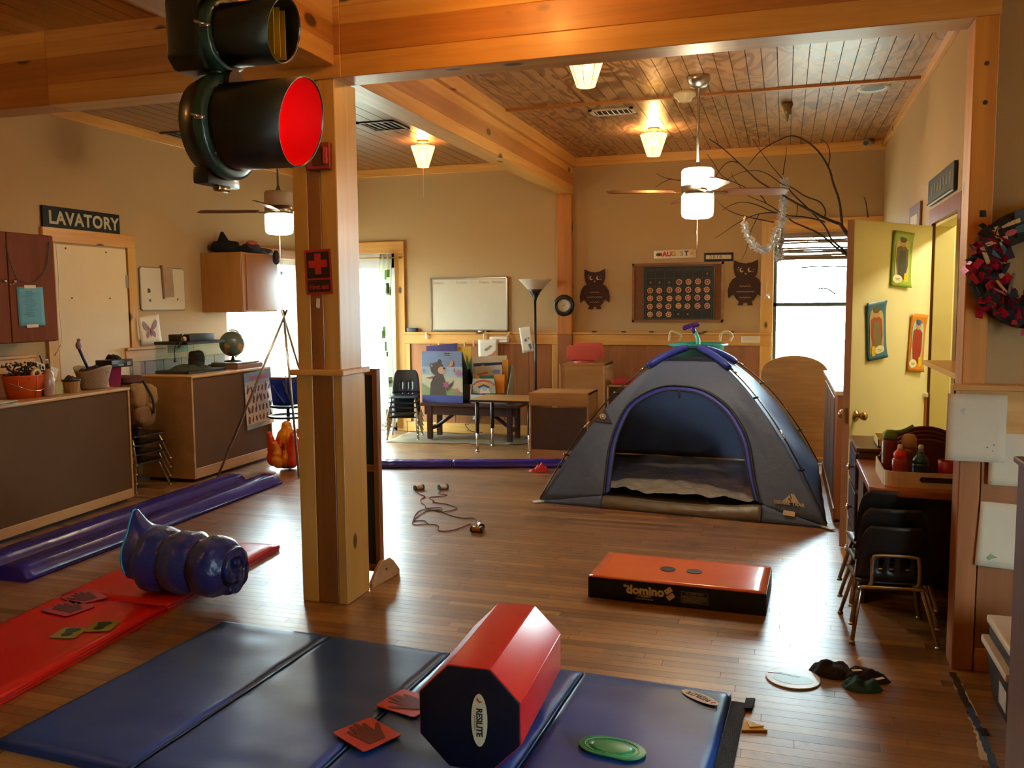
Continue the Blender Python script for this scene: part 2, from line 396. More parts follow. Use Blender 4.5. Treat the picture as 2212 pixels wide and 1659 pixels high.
# ------------------------------------------------------------------ floor
FLOORM = floor_mat()
mb = MB(); mb.box(XL-0.2, XF+0.2, YF-0.2, YB+0.2, -0.12, -0.006)
floor = struct(mb.build('floor', mat('floor_base', '#2a1c10', 0.8)), 'worn oak strip floor')
def plank_mesh(x0, x1, y0, y1, tone, name='plank'):
    g = 0.0009
    mb = MB().box(x0+g, x1-g, y0+g, y1-g, -0.006, 0.0)
    return mb, tone
SW = 0.0572
planks = []
y = YF; row = 0
while y < YB:
    x = XL-0.3-rnd.random()*0.7
    while x < XF:
        L = rnd.choice((0.45, 0.6, 0.8, 0.95, 1.1, 1.3)); x1 = min(x+L, XF+0.1)
        if x1 > XL and not (x > XR+0.4 and y > YP+0.2) and y+SW <= YB+0.01:
            planks.append((max(x, XL-0.05), x1, y, y+SW, min(1, max(0, rnd.gauss(0.5, 0.26)))))
        x = x1
        if x >= XF: break
    y += SW; row += 1
def seen(p):
    c = Vector(((p[0]+p[1])/2, (p[2]+p[3])/2, 0))-CAMP; z = c.dot(FWD)
    if z < 0.5: return -1
    px = CX+FOC*c.dot(RGT)/z; py = CY-FOC*c.dot(UPV)/z
    if not (-60 < px < IW+60 and 0 < py < IH+40): return -1
    return (p[1]-p[0])/z/z
rank = sorted(range(len(planks)), key=lambda i: -seen(planks[i]))
near = set(i for i in rank[:300] if seen(planks[i]) > 0)
def tone_attr(me, vals):
    a = me.attributes.new('tone', 'FLOAT', 'FACE')
    a.data.foreach_set('value', vals)
for i in sorted(near):
    p = planks[i]; me = MB().box(p[0]+.0009, p[1]-.0009, p[2]+.0008, p[3]-.0008, -0.006, 0).mesh('plank')
    tone_attr(me, [p[4]]*len(me.polygons)); me.materials.append(FLOORM)
    o = bpy.data.objects.new('plank', me); COL.objects.link(o); o.parent = floor
V, F, T = [], [], []
for i, p in enumerate(planks):
    if i in near: continue
    n = len(V); a, b, c, d = p[0]+.0009, p[1]-.0009, p[2]+.0008, p[3]-.0008
    V += [(a, c, -.006), (b, c, -.006), (b, d, -.006), (a, d, -.006), (a, c, 0), (b, c, 0), (b, d, 0), (a, d, 0)]
    F += [(n+4, n+5, n+6, n+7), (n, n+1, n+5, n+4), (n+1, n+2, n+6, n+5), (n+2, n+3, n+7, n+6), (n+3, n, n+4, n+7)]; T += [p[4]]*5
me = bpy.data.meshes.new('far_planks'); me.from_pydata(V, [], F); tone_attr(me, T); me.materials.append(FLOORM)
o = bpy.data.objects.new('far_planks', me); COL.objects.link(o); o.parent = floor; o['kind'] = 'stuff'

# ------------------------------------------------------------------ walls
def wall(name, axis, pos, th, a0, a1, z0, z1, holes, m, label):
    A = sorted({a0, a1, *[h[0] for h in holes], *[h[1] for h in holes]}); Z = sorted({z0, z1, *[h[2] for h in holes], *[h[3] for h in holes]})
    mb = MB()
    for i in range(len(A)-1):
        for k in range(len(Z)-1):
            ca, cz = (A[i]+A[i+1])/2, (Z[k]+Z[k+1])/2
            if any(h[0] < ca < h[1] and h[2] < cz < h[3] for h in holes): continue
            if axis == 'y': mb.box(A[i], A[i+1], pos, pos+th, Z[k], Z[k+1])
            else: mb.box(pos, pos+th, A[i], A[i+1], Z[k], Z[k+1])
    return struct(mb.build(name, m), label)
WB = wall('wall_back', 'y', YB, 0.15, XL-0.15, XR+0.15, 0, 3.4, [(-5.5, -4.55, 0, 2.18), (-0.12, 0.86, 0.78, 2.28)], PAINT, 'cream back wall')
WL = wall('wall_left', 'x', XL, -0.15, YF, YB, 0, 3.4, [(8.0, 9.5, 0, 2.1)], PAINT, 'cream left wall')
WR = wall('wall_right', 'x', XR, 0.12, YP+0.14, YB, 0, 3.4, [(5.54, 6.46, 0, 2.06)], PAINT, 'cream right wall')
WW = wall('wall_wing', 'y', YP+0.02, 0.12, 0.79, XF+0.15, 0, 3.4, [], PAINT, 'cream wing wall facing the camera')
WF = wall('wall_front', 'y', YF, -0.15, XL-0.15, XF+0.15, 0, 3.4, [], PAINT, 'wall behind the camera')
WS = wall('wall_side', 'x', XF, 0.15, YF, YP, 0, 3.4, [(0.9, 1.75, 0.3, 1.7)], PAINT, 'wall beside the camera')
# pantry behind the open door
YEL = mat('pantry_paint', '#ede2a8', 0.7, var=0.03)
mb = MB(); mb.box(2.3, 2.4, 4.6, 7.9, 0, 2.5); mb.box(XR+0.12, 2.4, 7.8, 7.9, 0, 2.5); mb.box(XR+0.12, 2.4, 4.5, 4.6, 0, 2.5); mb.box(XR+0.12, 2.4, 4.5, 7.9, 2.5, 2.6)
struct(mb.build('wall_pantry', YEL), 'yellow walls of the pantry')
struct(MB().box(XR, 2.4, 4.5, 7.9, -0.05, 0.0).build('floor_pantry', mat('pantry_floor', '#8a7a5a', 0.5)), 'pantry floor')

# ------------------------------------------------------------------ ceilings
ceiling = struct(MB().box(XL-0.15, XR+0.15, YP+0.1, YB+0.15, ZC+0.012, ZC+0.15).build('ceiling', mat('ceiling_groove', '#3a2412', 0.8)), 'grooved plywood ceiling')
def ceil_boards(x0, x1, y0, y1, w, m, root, z, th=0.02, g=0.005):
    x = x0
    while x < x1-0.03:
        b = min(x+w, x1)
        MB().box(x+g, b-g, y0, y1, z, z+th).build('ceiling_board', m, root)
        x += w
ceil_boards(-2.32, XR, YP+0.15, 7.17, 0.1018, PLY, ceiling, ZC, g=0.0026)
ceil_boards(-2.32, XR, 7.2, YB, 0.1018, PLY, ceiling, ZC, g=0.0026)
ceil_boards(XL, -2.5, YP+0.15, YB, 0.134, wood('ceiling_left_boards', '#74482a', '#573318', 'y', along=0.5, across=10, rough=.3, coat=.4), ceiling, ZC, g=0.0035)
ceil2 = struct(MB().box(XL-0.15, XF+0.15, YF-0.1, YP+0.02, ZF+0.012, ZF+0.3).build('ceiling_front', mat('ceiling_groove', '#3a2412', 0.8)), 'yellow board ceiling over the front of the room')
ceil_boards(XL, -2.45, YF, YP, 0.115, wood('front_ceiling_boards', '#dcb674', '#bf9450', 'y', along=0.6, across=12), ceil2, ZF)
ceil_boards(-2.13, XF, YF, YP, 0.23, wood('front_ceiling_boards', '#c9924c', '#a87434', 'y'), ceil2, ZF)

# ------------------------------------------------------------------ posts and beams
def lam(root, spec, mats):
    for b, m in spec: MB().box(*b).build('board', mats[m], root, 0.004, 1)
post = thing('timber_post', 'square knotty pine post of light and dark boards holding the first aid sign', 'post', (-2.27, 4.06, 0))
ZL = wood('post_light_board', '#d2a252', '#b8863a', 'z', knots=0.022, across=7, along=0.35)
ZD = wood('post_dark_board', '#9c6230', '#7a4619', 'z', knots=0.03, across=7, along=0.35)
lam(post, [((-2.40, -2.305, 3.94, 4.19, 0, 1.2), 0), ((-2.305, -2.185, 3.94, 4.19, 0, 1.2), 1), ((-2.185, -2.135, 3.94, 4.19, 0, 1.2), 0)], (ZL, ZD))
lam(post, [((-2.392, -2.31, 3.95, 4.18, 1.22, 2.67), 0), ((-2.31, -2.235, 3.95, 4.18, 1.22, 2.67), 1), ((-2.235, -2.145, 3.95, 4.18, 1.22, 2.67), 0)], (ZL, ZD))
MB().box(-2.425, -2.115, 3.915, 4.215, 1.195, 1.225).build('ledge', PINE_X, post, 0.004, 1)
beam = thing('ceiling_beam', 'long knotty pine beam crossing the whole room above the post', 'beam', (-2.2, 4.0, 2.66))
B = [(2.664, 2.775, 0), (2.775, 2.915, 1), (2.915, 3.0, 0), (3.0, 3.3, 0)]
for x0, x1 in ((XL, -3.9), (-3.9, -2.1), (-2.1, 0.79)):
    for z0, z1, k in B:
        if x0 == XL: k = 1 if z0 < 2.9 else 0
        MB().box(x0, x1, 3.94, 4.11, z0, z1).build('board', (PINE_X, PINED_X)[k], beam, 0.003, 1)
beam2 = thing('ceiling_beam', 'pine beam running from the post back to the wall clock post', 'beam', (-2.41, 4.1, 2.79))
for z0, z1, k in ((2.79, 2.885, 0), (2.885, 3.01, 1), (3.01, 3.085, 0)):
    MB().box(-2.5, -2.32, 4.11, YB, z0, z1).build('board', (PINE_Y, PINED_Y)[k], beam2, 0.003, 1)
MB().box(-2.54, -2.28, 4.11, YB, 3.085, ZC).build('board', PINE_Y, beam2, 0.003, 1)
beam3 = thing('ceiling_beam', 'short bright pine beam end above the traffic light, at the picture top', 'beam', (-2.3, 3.0, 2.72))
for z0, z1, k in ((2.726, 2.82, 0), (2.82, 2.92, 1), (2.92, 3.06, 0)):
    MB().box(-2.45, -2.135, YF, 3.94, z0, z1).build('board', (PINE_Y, PINED_Y)[k], beam3, 0.003, 1)
bpost = thing('timber_post', 'slim pine post on the back wall behind the round clock', 'post', (-2.41, YB, 0))
MB().box(-2.498, -2.322, YB-0.07, YB, 1.2, 2.79).build('board', wood('pine_post', '#c07b36', '#a05c20', 'z', knots=.03), bpost, .004, 1)
MB().box(-2.498, -2.322, YB-0.07, YB, 0, 1.2).build('board', WAINS, bpost, .004, 1)
cpost = thing('timber_post', 'orange pine door post at the right end of the long beam', 'post', (0.74, 3.93, 0))
MB().box(0.697, 0.785, 3.935, 4.09, 1.2, 2.664).build('board', wood('pine_column', '#cf8a38', '#b26f26', 'z', knots=.012), cpost, .004, 1)
MB().box(0.70, 0.78, 3.935, 4.07, 0, 1.18).build('board', WAINS, cpost, .004, 1)
for z in (2.33, 2.48):
    MB().cyl((0.742, 3.93, z), (0.742, 3.936, z), 0.009, n=10).build('bolt', BLACK, cpost)

# ------------------------------------------------------------------ trims, rails, wainscot
_tn = [0]
def trim(m, *boxes, bev=0.003, label=None):
    _tn[0] += 1; mb = MB()
    for b in boxes: mb.box(*b)
    return struct(mb.build('trim_%d' % _tn[0], m, None, bev, 1), label)
trim(PINE_X, (XL, -2.5, YB-0.03, YB, 3.1, ZC), label='pine trim under the ceiling of the back wall')
trim(PINE_X, (-2.32, XR, YB-0.03, YB, 3.09, ZC), label='pine trim under the ceiling above the calendar')
trim(PINE_Y, (XL, XL+0.03, YP+.2, YB, 3.1, ZC), label='pine trim under the ceiling of the left wall')
trim(PINE_Y, (XR-0.03, XR, YP+.2, YB, 3.12, ZC), label='pine trim under the ceiling of the right wall')
trim(PINED_X, (-2.32, XR, 7.165, 7.215, ZC-0.018, ZC+0.01), label='pine strip across the plywood ceiling')
# back wall wainscot
def panel_wall(name, x0, x1, y, z0, z1, w, root_label):
    r = sroot(name, root_label, ((x0+x1)/2, y, 0)); x = x0
    while x < x1-0.02:
        b = min(x+w, x1); MB().box(x+0.0025, b-0.0025, y-0.012, y, z0, z1).build('panel', WAINS, r, .002, 1); x += w
    return r
panel_wall('wall_wainscot_back', -4.4, -2.5, YB-0.002, 0.12, 1.09, 0.31, 'brown wainscot panels under the whiteboard')
panel_wall('wall_wainscot_calendar', -2.32, -0.25, YB-0.002, 0.12, 1.09, 0.42, 'brown wainscot panels under the calendar')
trim(PINE_X, (-4.43, -2.5, YB-0.035, YB, 1.08, 1.2), (-4.43, -2.5, YB-0.055, YB, 1.2, 1.222), label='pine chair rail under the whiteboard')
trim(PINE_X, (-2.32, -0.13, YB-0.035, YB, 1.08, 1.2), (-2.32, -0.13, YB-0.055, YB, 1.2, 1.222), label='pine chair rail under the calendar')
trim(PINE_Z, (-4.43, -4.36, YB-0.03, YB, 0.12, 1.08), (-2.57, -2.5, YB-.03, YB, .12, 1.08), label='pine stiles of the wainscot')
struct(MB().box(-4.42, XR, YB-0.025, YB, 0, 0.12).build('baseboard_back', PINE_X, None, .003, 1), 'pine baseboard of the back wall')
# left wall wainscot
def panel_wall_l(name, y0, y1, x, z0, z1, w, lab):
    r = sroot(name, lab, (x, (y0+y1)/2, 0)); y = y0
    while y < y1-0.02:
        b = min(y+w, y1); MB().box(x, x+0.012, y+0.0025, b-0.0025, z0, z1).build('panel', WAINS, r, .002, 1); y += w
panel_wall_l('wall_wainscot_left', 6.45, 8.0, XL+.002, 0.1, 1.05, 0.26, 'brown wainscot panels behind the aquarium')
panel_wall_l('wall_wainscot_sink', 3.9, 5.45, XL+.002, 0.1, 1.05, 0.26, 'brown wainscot panels under the brown wall cabinet')
trim(PINE_Y, (XL, XL+0.035, 6.45, 8.0, 1.05, 1.16), (XL, XL+0.055, 6.45, 8.0, 1.16, 1.185), label='pine chair rail behind the aquarium')
trim(PINE_Y, (XL, XL+0.035, 3.9, 5.45, 1.05, 1.16), (XL, XL+0.055, 3.9, 5.45, 1.16, 1.185), label='pine chair rail left of the lavatory door')
# wing wall wainscot
r = sroot('wall_wainscot_wing', 'brown wood panelling below the wreath', (1.3, 3.94, 0))
MB().box(0.785, 1.0, 3.945, 3.958, 0.1, 1.0).build('panel', WAINS, r, .002, 1)
MB().box(1.004, XF, 3.945, 3.958, 0.1, 1.0).build('panel', WAINS, r, .002, 1)
trim(PINE_X, (0.66, XF, 3.90, 3.96, 1.185, 1.21), (0.69, XF, 3.93, 3.958, 1.0, 1.185), label='pine ledge rail of the wing wall')
struct(MB().box(0.785, XF, 3.94, 3.96, 0, 0.1).build('baseboard_wing', PINED_X, None, .003, 1), 'baseboard of the wing wall')
trim(PINE_Y, (XR-0.2, XR+0.0, 4.1, 5.4, 1.19, 1.215), label='small pine ledge beside the pantry door')

# ------------------------------------------------------------------ windows and doors
GL = glass('window_glass'); DKFR = mat('dark_green_window_frame', '#3c4a44', 0.5); VINYL = mat('white_vinyl_frame', '#cfcfcf', 0.4)
w1 = sroot('window_1', 'bright sash window of the back wall beside the branches', (0.37, YB, 0.78))
mb = MB(); x0, x1, z0, z1, ya, yb = -0.12, 0.86, 0.78, 2.28, YB+.02, YB+.07
for b in ((x0, x0+.035, ya, yb, z0, z1), (x1-.035, x1, ya, yb, z0, z1), (x0, x1, ya, yb, z0, z0+.04), (x0, x1, ya, yb, z1-.04, z1)): mb.box(*b)
mb.build('window_frame', DKFR, w1, .003, 1)
MB().box(x0, x1, ya, yb, 1.5, 1.54).build('meeting_rail', DKFR, w1, .003, 1)
MB().box(x0+.03, x1-.03, YB+.045, YB+.049, z0+.03, 1.51).build('pane', GL, w1); MB().box(x0+.03, x1-.03, YB+.055, YB+.059, 1.53, z1-.03).build('pane', GL, w1)
trim(PINE_Z, (-0.25, -0.12, YB-.03, YB, .62, 2.42), label='pine casing left of the bright window')
trim(PINE_X, (-0.12, XR, YB-.03, YB, 2.28, 2.42), (-0.12, XR, YB-.05, YB, .72, .78), label='pine casing above and under the bright window')
d2 = sroot('door_2', 'bright glass patio door of the back wall', (-5.03, YB, 0))
mb = MB(); x0, x1, z1, ya, yb = -5.5, -4.55, 2.18, YB+.02, YB+.08
for b in ((x0, x0+.07, ya, yb, 0, z1), (x1-.07, x1, ya, yb, 0, z1), (x0, x1, ya, yb, 0, .1), (x0, x1, ya, yb, 2.0, z1)): mb.box(*b)
mb.build('door_frame', VINYL, d2, .004, 1); MB().box(x0+.06, x1-.06, YB+.05, YB+.054, .09, 2.01).build('pane', GL, d2)
trim(PINE_Z, (-4.55, -4.42, YB-.03, YB, 0, 2.2), label='pine casing of the patio door')
trim(PINE_X, (-5.62, -4.42, YB-.035, YB, 2.18, 2.32), label='pine casing above the patio door')
d3 = sroot('door_3', 'bright sliding glass door of the left wall', (XL, 8.75, 0))
mb = MB(); y0, y1, z1, xa, xb = 8.0, 9.5, 2.1, XL-.08, XL-.02
for b in ((xa, xb, y0, y0+.06, 0, z1), (xa, xb, y1-.06, y1, 0, z1), (xa, xb, y0, y1, 0, .1), (xa, xb, y0, y1, z1-.06, z1), (xa, xb, 8.72, 8.78, 0, z1)): mb.box(*b)
mb.build('door_frame', VINYL, d3, .004, 1); MB().box(XL-.052, XL-.048, y0+.05, 8.73, .09, 2.05).build('pane', GL, d3); MB().box(XL-.052, XL-.048, 8.77, y1-.05, .09, 2.05).build('pane', GL, d3)
trim(PINE_Y, (XL, XL+.03, 7.9, 9.6, 2.1, 2.22), label='pine casing above the sliding glass door')
w2 = sroot('window_2', 'entrance window beside the camera', (XF, 1.4, .15))
mb = MB()
for b in ((XF+.03, XF+.08, .9, .95, .3, 1.7), (XF+.03, XF+.08, 1.7, 1.75, .3, 1.7), (XF+.03, XF+.08, .9, 1.75, .3, .35), (XF+.03, XF+.08, .9, 1.75, 1.65, 1.7)): mb.box(*b)
mb.build('window_frame', VINYL, w2)
MB().box(XF+.05, XF+.054, .94, 1.71, .34, 1.66).build('pane', GL, w2)
# outdoors: pale ground, deck and a fence beyond the glass doors
g = MB(); g.box(-30, -XL*0+XL-0.16, -20, 40, -0.3, -0.15); g.box(XL-.16, 30, YB+.16, 40, -0.3, -0.15); g.box(XF+.16, 30, -20, YB+.16, -.3, -.15)
struct(g.build('floor_outside', mat('pale_gravel', '#cfc8b4', 0.9, ns=2)), 'pale ground outdoors')
fe = thing('deck_fence', 'sunlit yellow board fence outside the sliding glass door', 'fence', (-8.5, 9, -.15))
FEN = wood('fence_board', '#e8cf8a', '#d4b66a', 'z')
yy = 6.6
while yy < 16: MB().box(-9.6, -9.57, yy, yy+.13, -.15, 1.18).build('fence_board', FEN, fe); yy += .14
MB().box(-9.57, -9.52, 6.6, 16, 1.0, 1.1).build('rail', FEN, fe)
# ------------------------------------------------------------------ lamps
WARM = (1.0, 0.70, 0.38)
SHADE = lampshade('cone_shade_glow', '#ffc264', 9.0)
def cone_lamp(x, y, zc, label, power=38, r_top=0.13, r_bot=0.062, h=0.2):
    t = thing('cone_ceiling_lamp', label, 'ceiling lamp', (x, y, zc))
    n = 8
    prof = [(r_bot-.004, -h-.06), (r_bot, -h-.06), (r_top, -.06), (r_top-.004, -.06)]
    MB().lathe(prof[1:3]+[(r_top-.006, -.06), (r_bot-.006, -h-.056), (r_bot, -h-.06)], n, (x, y, zc), smooth=False).build('shade', SHADE, t)
    mb = MB()
    for i in range(n):
        a = 2*PI*i/n
        mb.cyl((x+r_top*math.cos(a), y+r_top*math.sin(a), zc-.06), (x+r_bot*math.cos(a), y+r_bot*math.sin(a), zc-h-.06), .0022, n=5)
    mb.build('shade_wires', mat('bronze', '#5a3a1a', .4, 1.0), t)
    MB().lathe([(0.05, -.018), (.055, 0)], 20, (x, y, zc)).build('ceiling_plate', BRASS, t)
    MB().cyl((x, y, zc-.018), (x, y, zc-.1), .008, n=8).build('stem', BRASS, t)
    MB().ball((x, y, zc-.14), .028, 12, 8).build('bulb', glow('warm_bulb', '#ffe0a8', 30.0), t)
    plight('lamp_light', (x, y, zc-.075), power, WARM, .03, t)
    return t
cone_lamp(-3.5, 8.25, ZC, 'glowing cone lamp over the whiteboard, with pull string')
MB().cyl((-3.5, 8.25, ZC-.26), (-3.5, 8.25, 2.62), .0015, n=5).build('pull_string', PAPER, bpy.data.objects['cone_ceiling_lamp'])
cone_lamp(-1.21, 8.4, ZC, 'glowing cone lamp on the plywood ceiling left of the fan')
cone_lamp(-1.24, 5.6, ZC, 'overexposed cone lamp just behind the long beam')
cone_lamp(-1.15, 3.3, ZF, 'cone lamp over the tumbling mats, above the picture', 60)
cone_lamp(-4.3, 1.7, ZF, 'cone lamp over the front left corner, above the picture', 75)
cone_lamp(0.9, 1.4, ZF, 'cone lamp above the camera', 45)
cone_lamp(-4.4, 4.55, ZC, 'added cone lamp over the low cabinets, hidden behind the beam', 22)  # extra lamp, added where none is seen and kept out of sight

BLADE = wood('fan_blade_wood', '#7a4a2c', '#56301a', 'x', rough=.35)
FROST = glow('frosted_fan_glass', '#fff0d2', 9.0)
def ceiling_fan(c, zceil, zb, label, power, ang, string=True, dark_top=False):
    x, y = c; t = thing('ceiling_fan', label, 'ceiling fan', (x, y, zceil))
    MB().lathe([(.012, -.085), (.055, -.075), (.085, -.03), (.088, 0)], 24, (x, y, zceil)).build('canopy', STEEL, t)
    MB().cyl((x, y, zceil-.07), (x, y, zb+.36), .011, n=10).build('downrod', STEEL, t)
    MB().lathe([(.008, .42), (.02, .375), (.045, .36)], 14, (x, y, zb)).build('rod_cover', STEEL, t)
    MB().lathe([(.105, .235), (.118, .245), (.118, .345), (.105, .36), (.03, .365)], 28, (x, y, zb)).build('upper_shade', FROST if not dark_top else mat('unlit_frosted_glass', '#d8cbb0', .5), t)
    MB().lathe([(.1, .165), (.118, .175), (.118, .235), (.1, .24)], 28, (x, y, zb)).build('motor_housing', STEEL, t)
    MB().lathe([(.03, 0), (.09, .003), (.112, .018), (.118, .05), (.118, .165), (.1, .17)], 28, (x, y, zb)).build('lower_shade', FROST, t)
    for k in range(4):
        a = ang+k*PI/2; M = Matrix.Translation((x, y, zb+.195)) @ Matrix.Rotation(a, 4, 'Z') @ Matrix.Rotation(math.radians(-15), 4, 'X')
        mb = MB(); mb.M = M; mb.prism([(.17, -.05), (.3, -.066), (.62, -.07), (.67, -.04), (.67, .045), (.62, .07), (.3, .066), (.17, .05)], -.004, .004, 'z')
        bl = mb.build('blade', BLADE, t, .003, 1)
        mb = MB(); mb.M = M; mb.prism([(.1, -.028), (.2, -.022), (.22, 0), (.2, .022), (.1, .028)], -.011, -.005, 'z'); mb.build('blade_bracket', BRASS, bl)
    if string: MB().cyl((x, y, zb), (x, y, zb-.32), .0016, n=5).build('pull_chain', PAPER, t)
    plight('fan_light', (x, y, zb-.05), power, (1.0, .78, .5), .06, t)
    if not dark_top: plight('fan_light', (x+.0, y-.16, zb+.3), power*.4, (1.0, .78, .5), .06, t)
    return t
zf = onY(1510, 472, 6.63).z
ceiling_fan((-0.63, 6.63), ZC, zf, 'lit ceiling fan with two frosted glass drums beside the bare branches', 32, math.radians(19))
_d = ray(604, 507); _q = CAMP+_d*(7.75/_d.length)
ceiling_fan((_q.x, _q.y), ZC, _q.z, 'ceiling fan seen left of the post, lower glass drum lit', 26, math.radians(-160), True, True)
# pantry light
t = thing('pantry_ceiling_light', 'bright tube light in the pantry', 'ceiling lamp', (1.7, 6.2, 2.5))
MB().box(1.62, 1.78, 5.7, 6.7, 2.44, 2.5).build('diffuser', glow('pantry_tube', '#fff4c4', 42.0), t, .01)
# ------------------------------------------------------------------ gym mats and floor things
def vinyl(name, col, rough=0.4, bump=0.35, bs=4.0): return mat(name, col, rough, var=0.06, ns=2, bump=bump, bs=bs, spec=.4)
VBLUE = vinyl('blue_vinyl', '#16408c'); VRED = vinyl('red_vinyl', '#cc1a14', 0.28, .08); VPUR = vinyl('purple_vinyl', '#2f2480', 0.25, .3, 9.0); VNAVY = vinyl('navy_vinyl', '#080e1e', .4, .1)
def slab(cs, z0, z1):
    n = len(cs); mb = MB(); vs = [(c[0], c[1], z0) for c in cs]+[(c[0], c[1], z1) for c in cs]
    return mb.add(vs, [tuple(range(n-1, -1, -1)), tuple(range(n, 2*n))]+[(i, (i+1) % n, n+(i+1) % n, n+i) for i in range(n)])
def puff(c00, c10, c11, c01, z0, z1, n=14, amp=0.006, seed=0, fold=0.0):   # padded panel with a gently uneven top
    A, Bq, C, D = [Vector((c[0], c[1], 0)) for c in (c00, c10, c11, c01)]; mb = MB()
    def top(u, v):
        p = (A*(1-u)+Bq*u)*(1-v)+(D*(1-u)+C*u)*v
        e = min(u, 1-u, v, 1-v); k = min(1, e/0.03)
        w = mnoise.noise(Vector((p.x*5+seed, p.y*5, seed)))*amp + mnoise.noise(Vector((p.x*2+seed, p.y*9, 3.0)))*amp*0.8
        return (p.x, p.y, z1-(1-k)**2*(z1-z0)*0.22 + k*(amp*0.8+w))
    mb.sheet(top, n, n)
    m = len(mb.v); idx = [i for i in range(n)]+[j*n+n-1 for j in range(1, n)]+[(n-1)*n+i for i in range(n-2, -1, -1)]+[j*n for j in range(n-2, 0, -1)]
    mb.v += [(mb.v[i][0], mb.v[i][1], z0) for i in idx]; k = len(idx)
    for i in range(k): mb.f.append((idx[i], m+i, m+(i+1) % k, idx[(i+1) % k])); mb.sm.append(False)
    mb.f.append(tuple(m+i for i in range(k))); mb.sm.append(False)
    return mb
ux = (Vector((-0.173, 3.373, 0))-Vector((-2.572, 3.493, 0))); ux = ux.normalized(); uy = Vector((-ux.y, ux.x, 0))*-1
O = Vector((-2.575, 3.50, 0))
def matp(u, v): return O+ux*u+uy*v
bm_ = thing('folding_mat', 'navy blue folding gym mat of four panels in the foreground', 'gym mat', O)
PW = 0.603
for k in range(4):
    puff(matp(PW*k+.004, 0), matp(PW*(k+1)-.004, 0), matp(PW*(k+1)-.004, 1.235), matp(PW*k+.004, 1.235), 0.001, 0.036, 30, 0.005, k*3.1).build('panel', VBLUE, bm_)
    if k: MB().tube([matp(PW*k, 0.01)+Vector((0, 0, .032)), matp(PW*k, 1.225)+Vector((0, 0, .032))], .0045, 6).build('seam_piping', mat('blue_piping', '#27518c', .35), bm_)
slab([matp(4*PW+.0, .03), matp(4*PW+.055, .03), matp(4*PW+.06, 1.2), matp(4*PW, 1.2)], 0.006, 0.012).build('hook_strip', mat('black_hook_tape', '#0b0b0d', .8, bump=.6, bs=200), bm_)
slab([matp(4*PW+.05, -.01), matp(4*PW+.085, -.02), matp(4*PW+.08, .07), matp(4*PW+.05, .08)], 0.004, 0.014).build('hook_strip', mat('black_hook_tape', '#0b0b0d', .8), bm_)
def oval_label(M, a, b, parent, ink='#7a1e14'):
    lab = blob(ell(0, 0, a, b, 32), 0, .0012, M, 'brand_label', mat('ivory_label', '#d8cfae', .5), parent)
    text('RESILITE', b*1.05, M @ Matrix.Translation((a*.08, -b*.02, .0013)), 'lettering', mat('ink_black', '#1a1410', .6), lab, bold=.0008, spacing=.92)
    text('SPORTS PRODUCTS', b*.22, M @ Matrix.Translation((a*.1, -b*.58, .0013)), 'lettering', mat('ink_black', '#1a1410', .6), lab)
    blob([(-a*.86, -b*.25), (-a*.72, b*.1), (-a*.74, b*.5), (-a*.66, b*.05), (-a*.78, -b*.35)], .0012, .0022, M, 'emblem', mat('ink_red', '#b0261c', .6), lab)
    return lab
P = matp(4*PW-.11, .115); oval_label(frame((P.x, P.y, .046), -(ux*.86+uy*.5), (uy*.86-ux*.5)), .085, .03, bm_)

# octagonal tumbler
OC = 0.345; zc = .0485+OC/2; A0 = Vector((-0.945, 2.53, zc)); A1 = Vector((-0.968, 3.135, zc)); ad = (A1-A0).normalized(); sx_ = Vector((ad.y, -ad.x, 0))
def octring(c, r, rot=PI/8): return [c+sx_*(r*math.cos(rot+i*PI/4))+Vector((0, 0, r*math.sin(rot+i*PI/4))) for i in range(8)]
R8 = OC/2/math.cos(PI/8)
tb = thing('octagon_tumbler', 'red and navy octagonal foam tumbler lying on the blue mat', 'foam tumbler', (A0.x, 2.83, .046))
for i in range(8):     # eight sewn red facets
    a, b, c, d = octring(A0, R8)[i], octring(A0, R8)[(i+1) % 8], octring(A1, R8)[(i+1) % 8], octring(A1, R8)[i]
    e = [p+((A0+A1)/2+ad*((p-(A0+A1)/2).dot(ad))-p)*.06 for p in (a, b, c, d)]
    MB().add([a, b, c, d]+e, [(0, 1, 2, 3), (7, 6, 5, 4), (0, 4, 5, 1), (1, 5, 6, 2), (2, 6, 7, 3), (3, 7, 4, 0)]).build('facet', VRED, tb, .007, 3)
for c, s in ((A0, -1), (A1, 1)):
    r0 = octring(c+ad*s*.004, R8*.985); r1 = octring(c-ad*s*.02, R8*.97)
    MB().add(r0+r1, [tuple(range(8)), tuple(range(15, 7, -1))]+[(i, 8+i, 8+(i+1) % 8, (i+1) % 8) for i in range(8)]).build('end_panel', VNAVY, tb, .006, 3)
P = A0-ad*.0052+sx_*.035+Vector((0, 0, .0)); oval_label(frame(P, Vector((0, 0, -1)), sx_), .088, .027, tb)

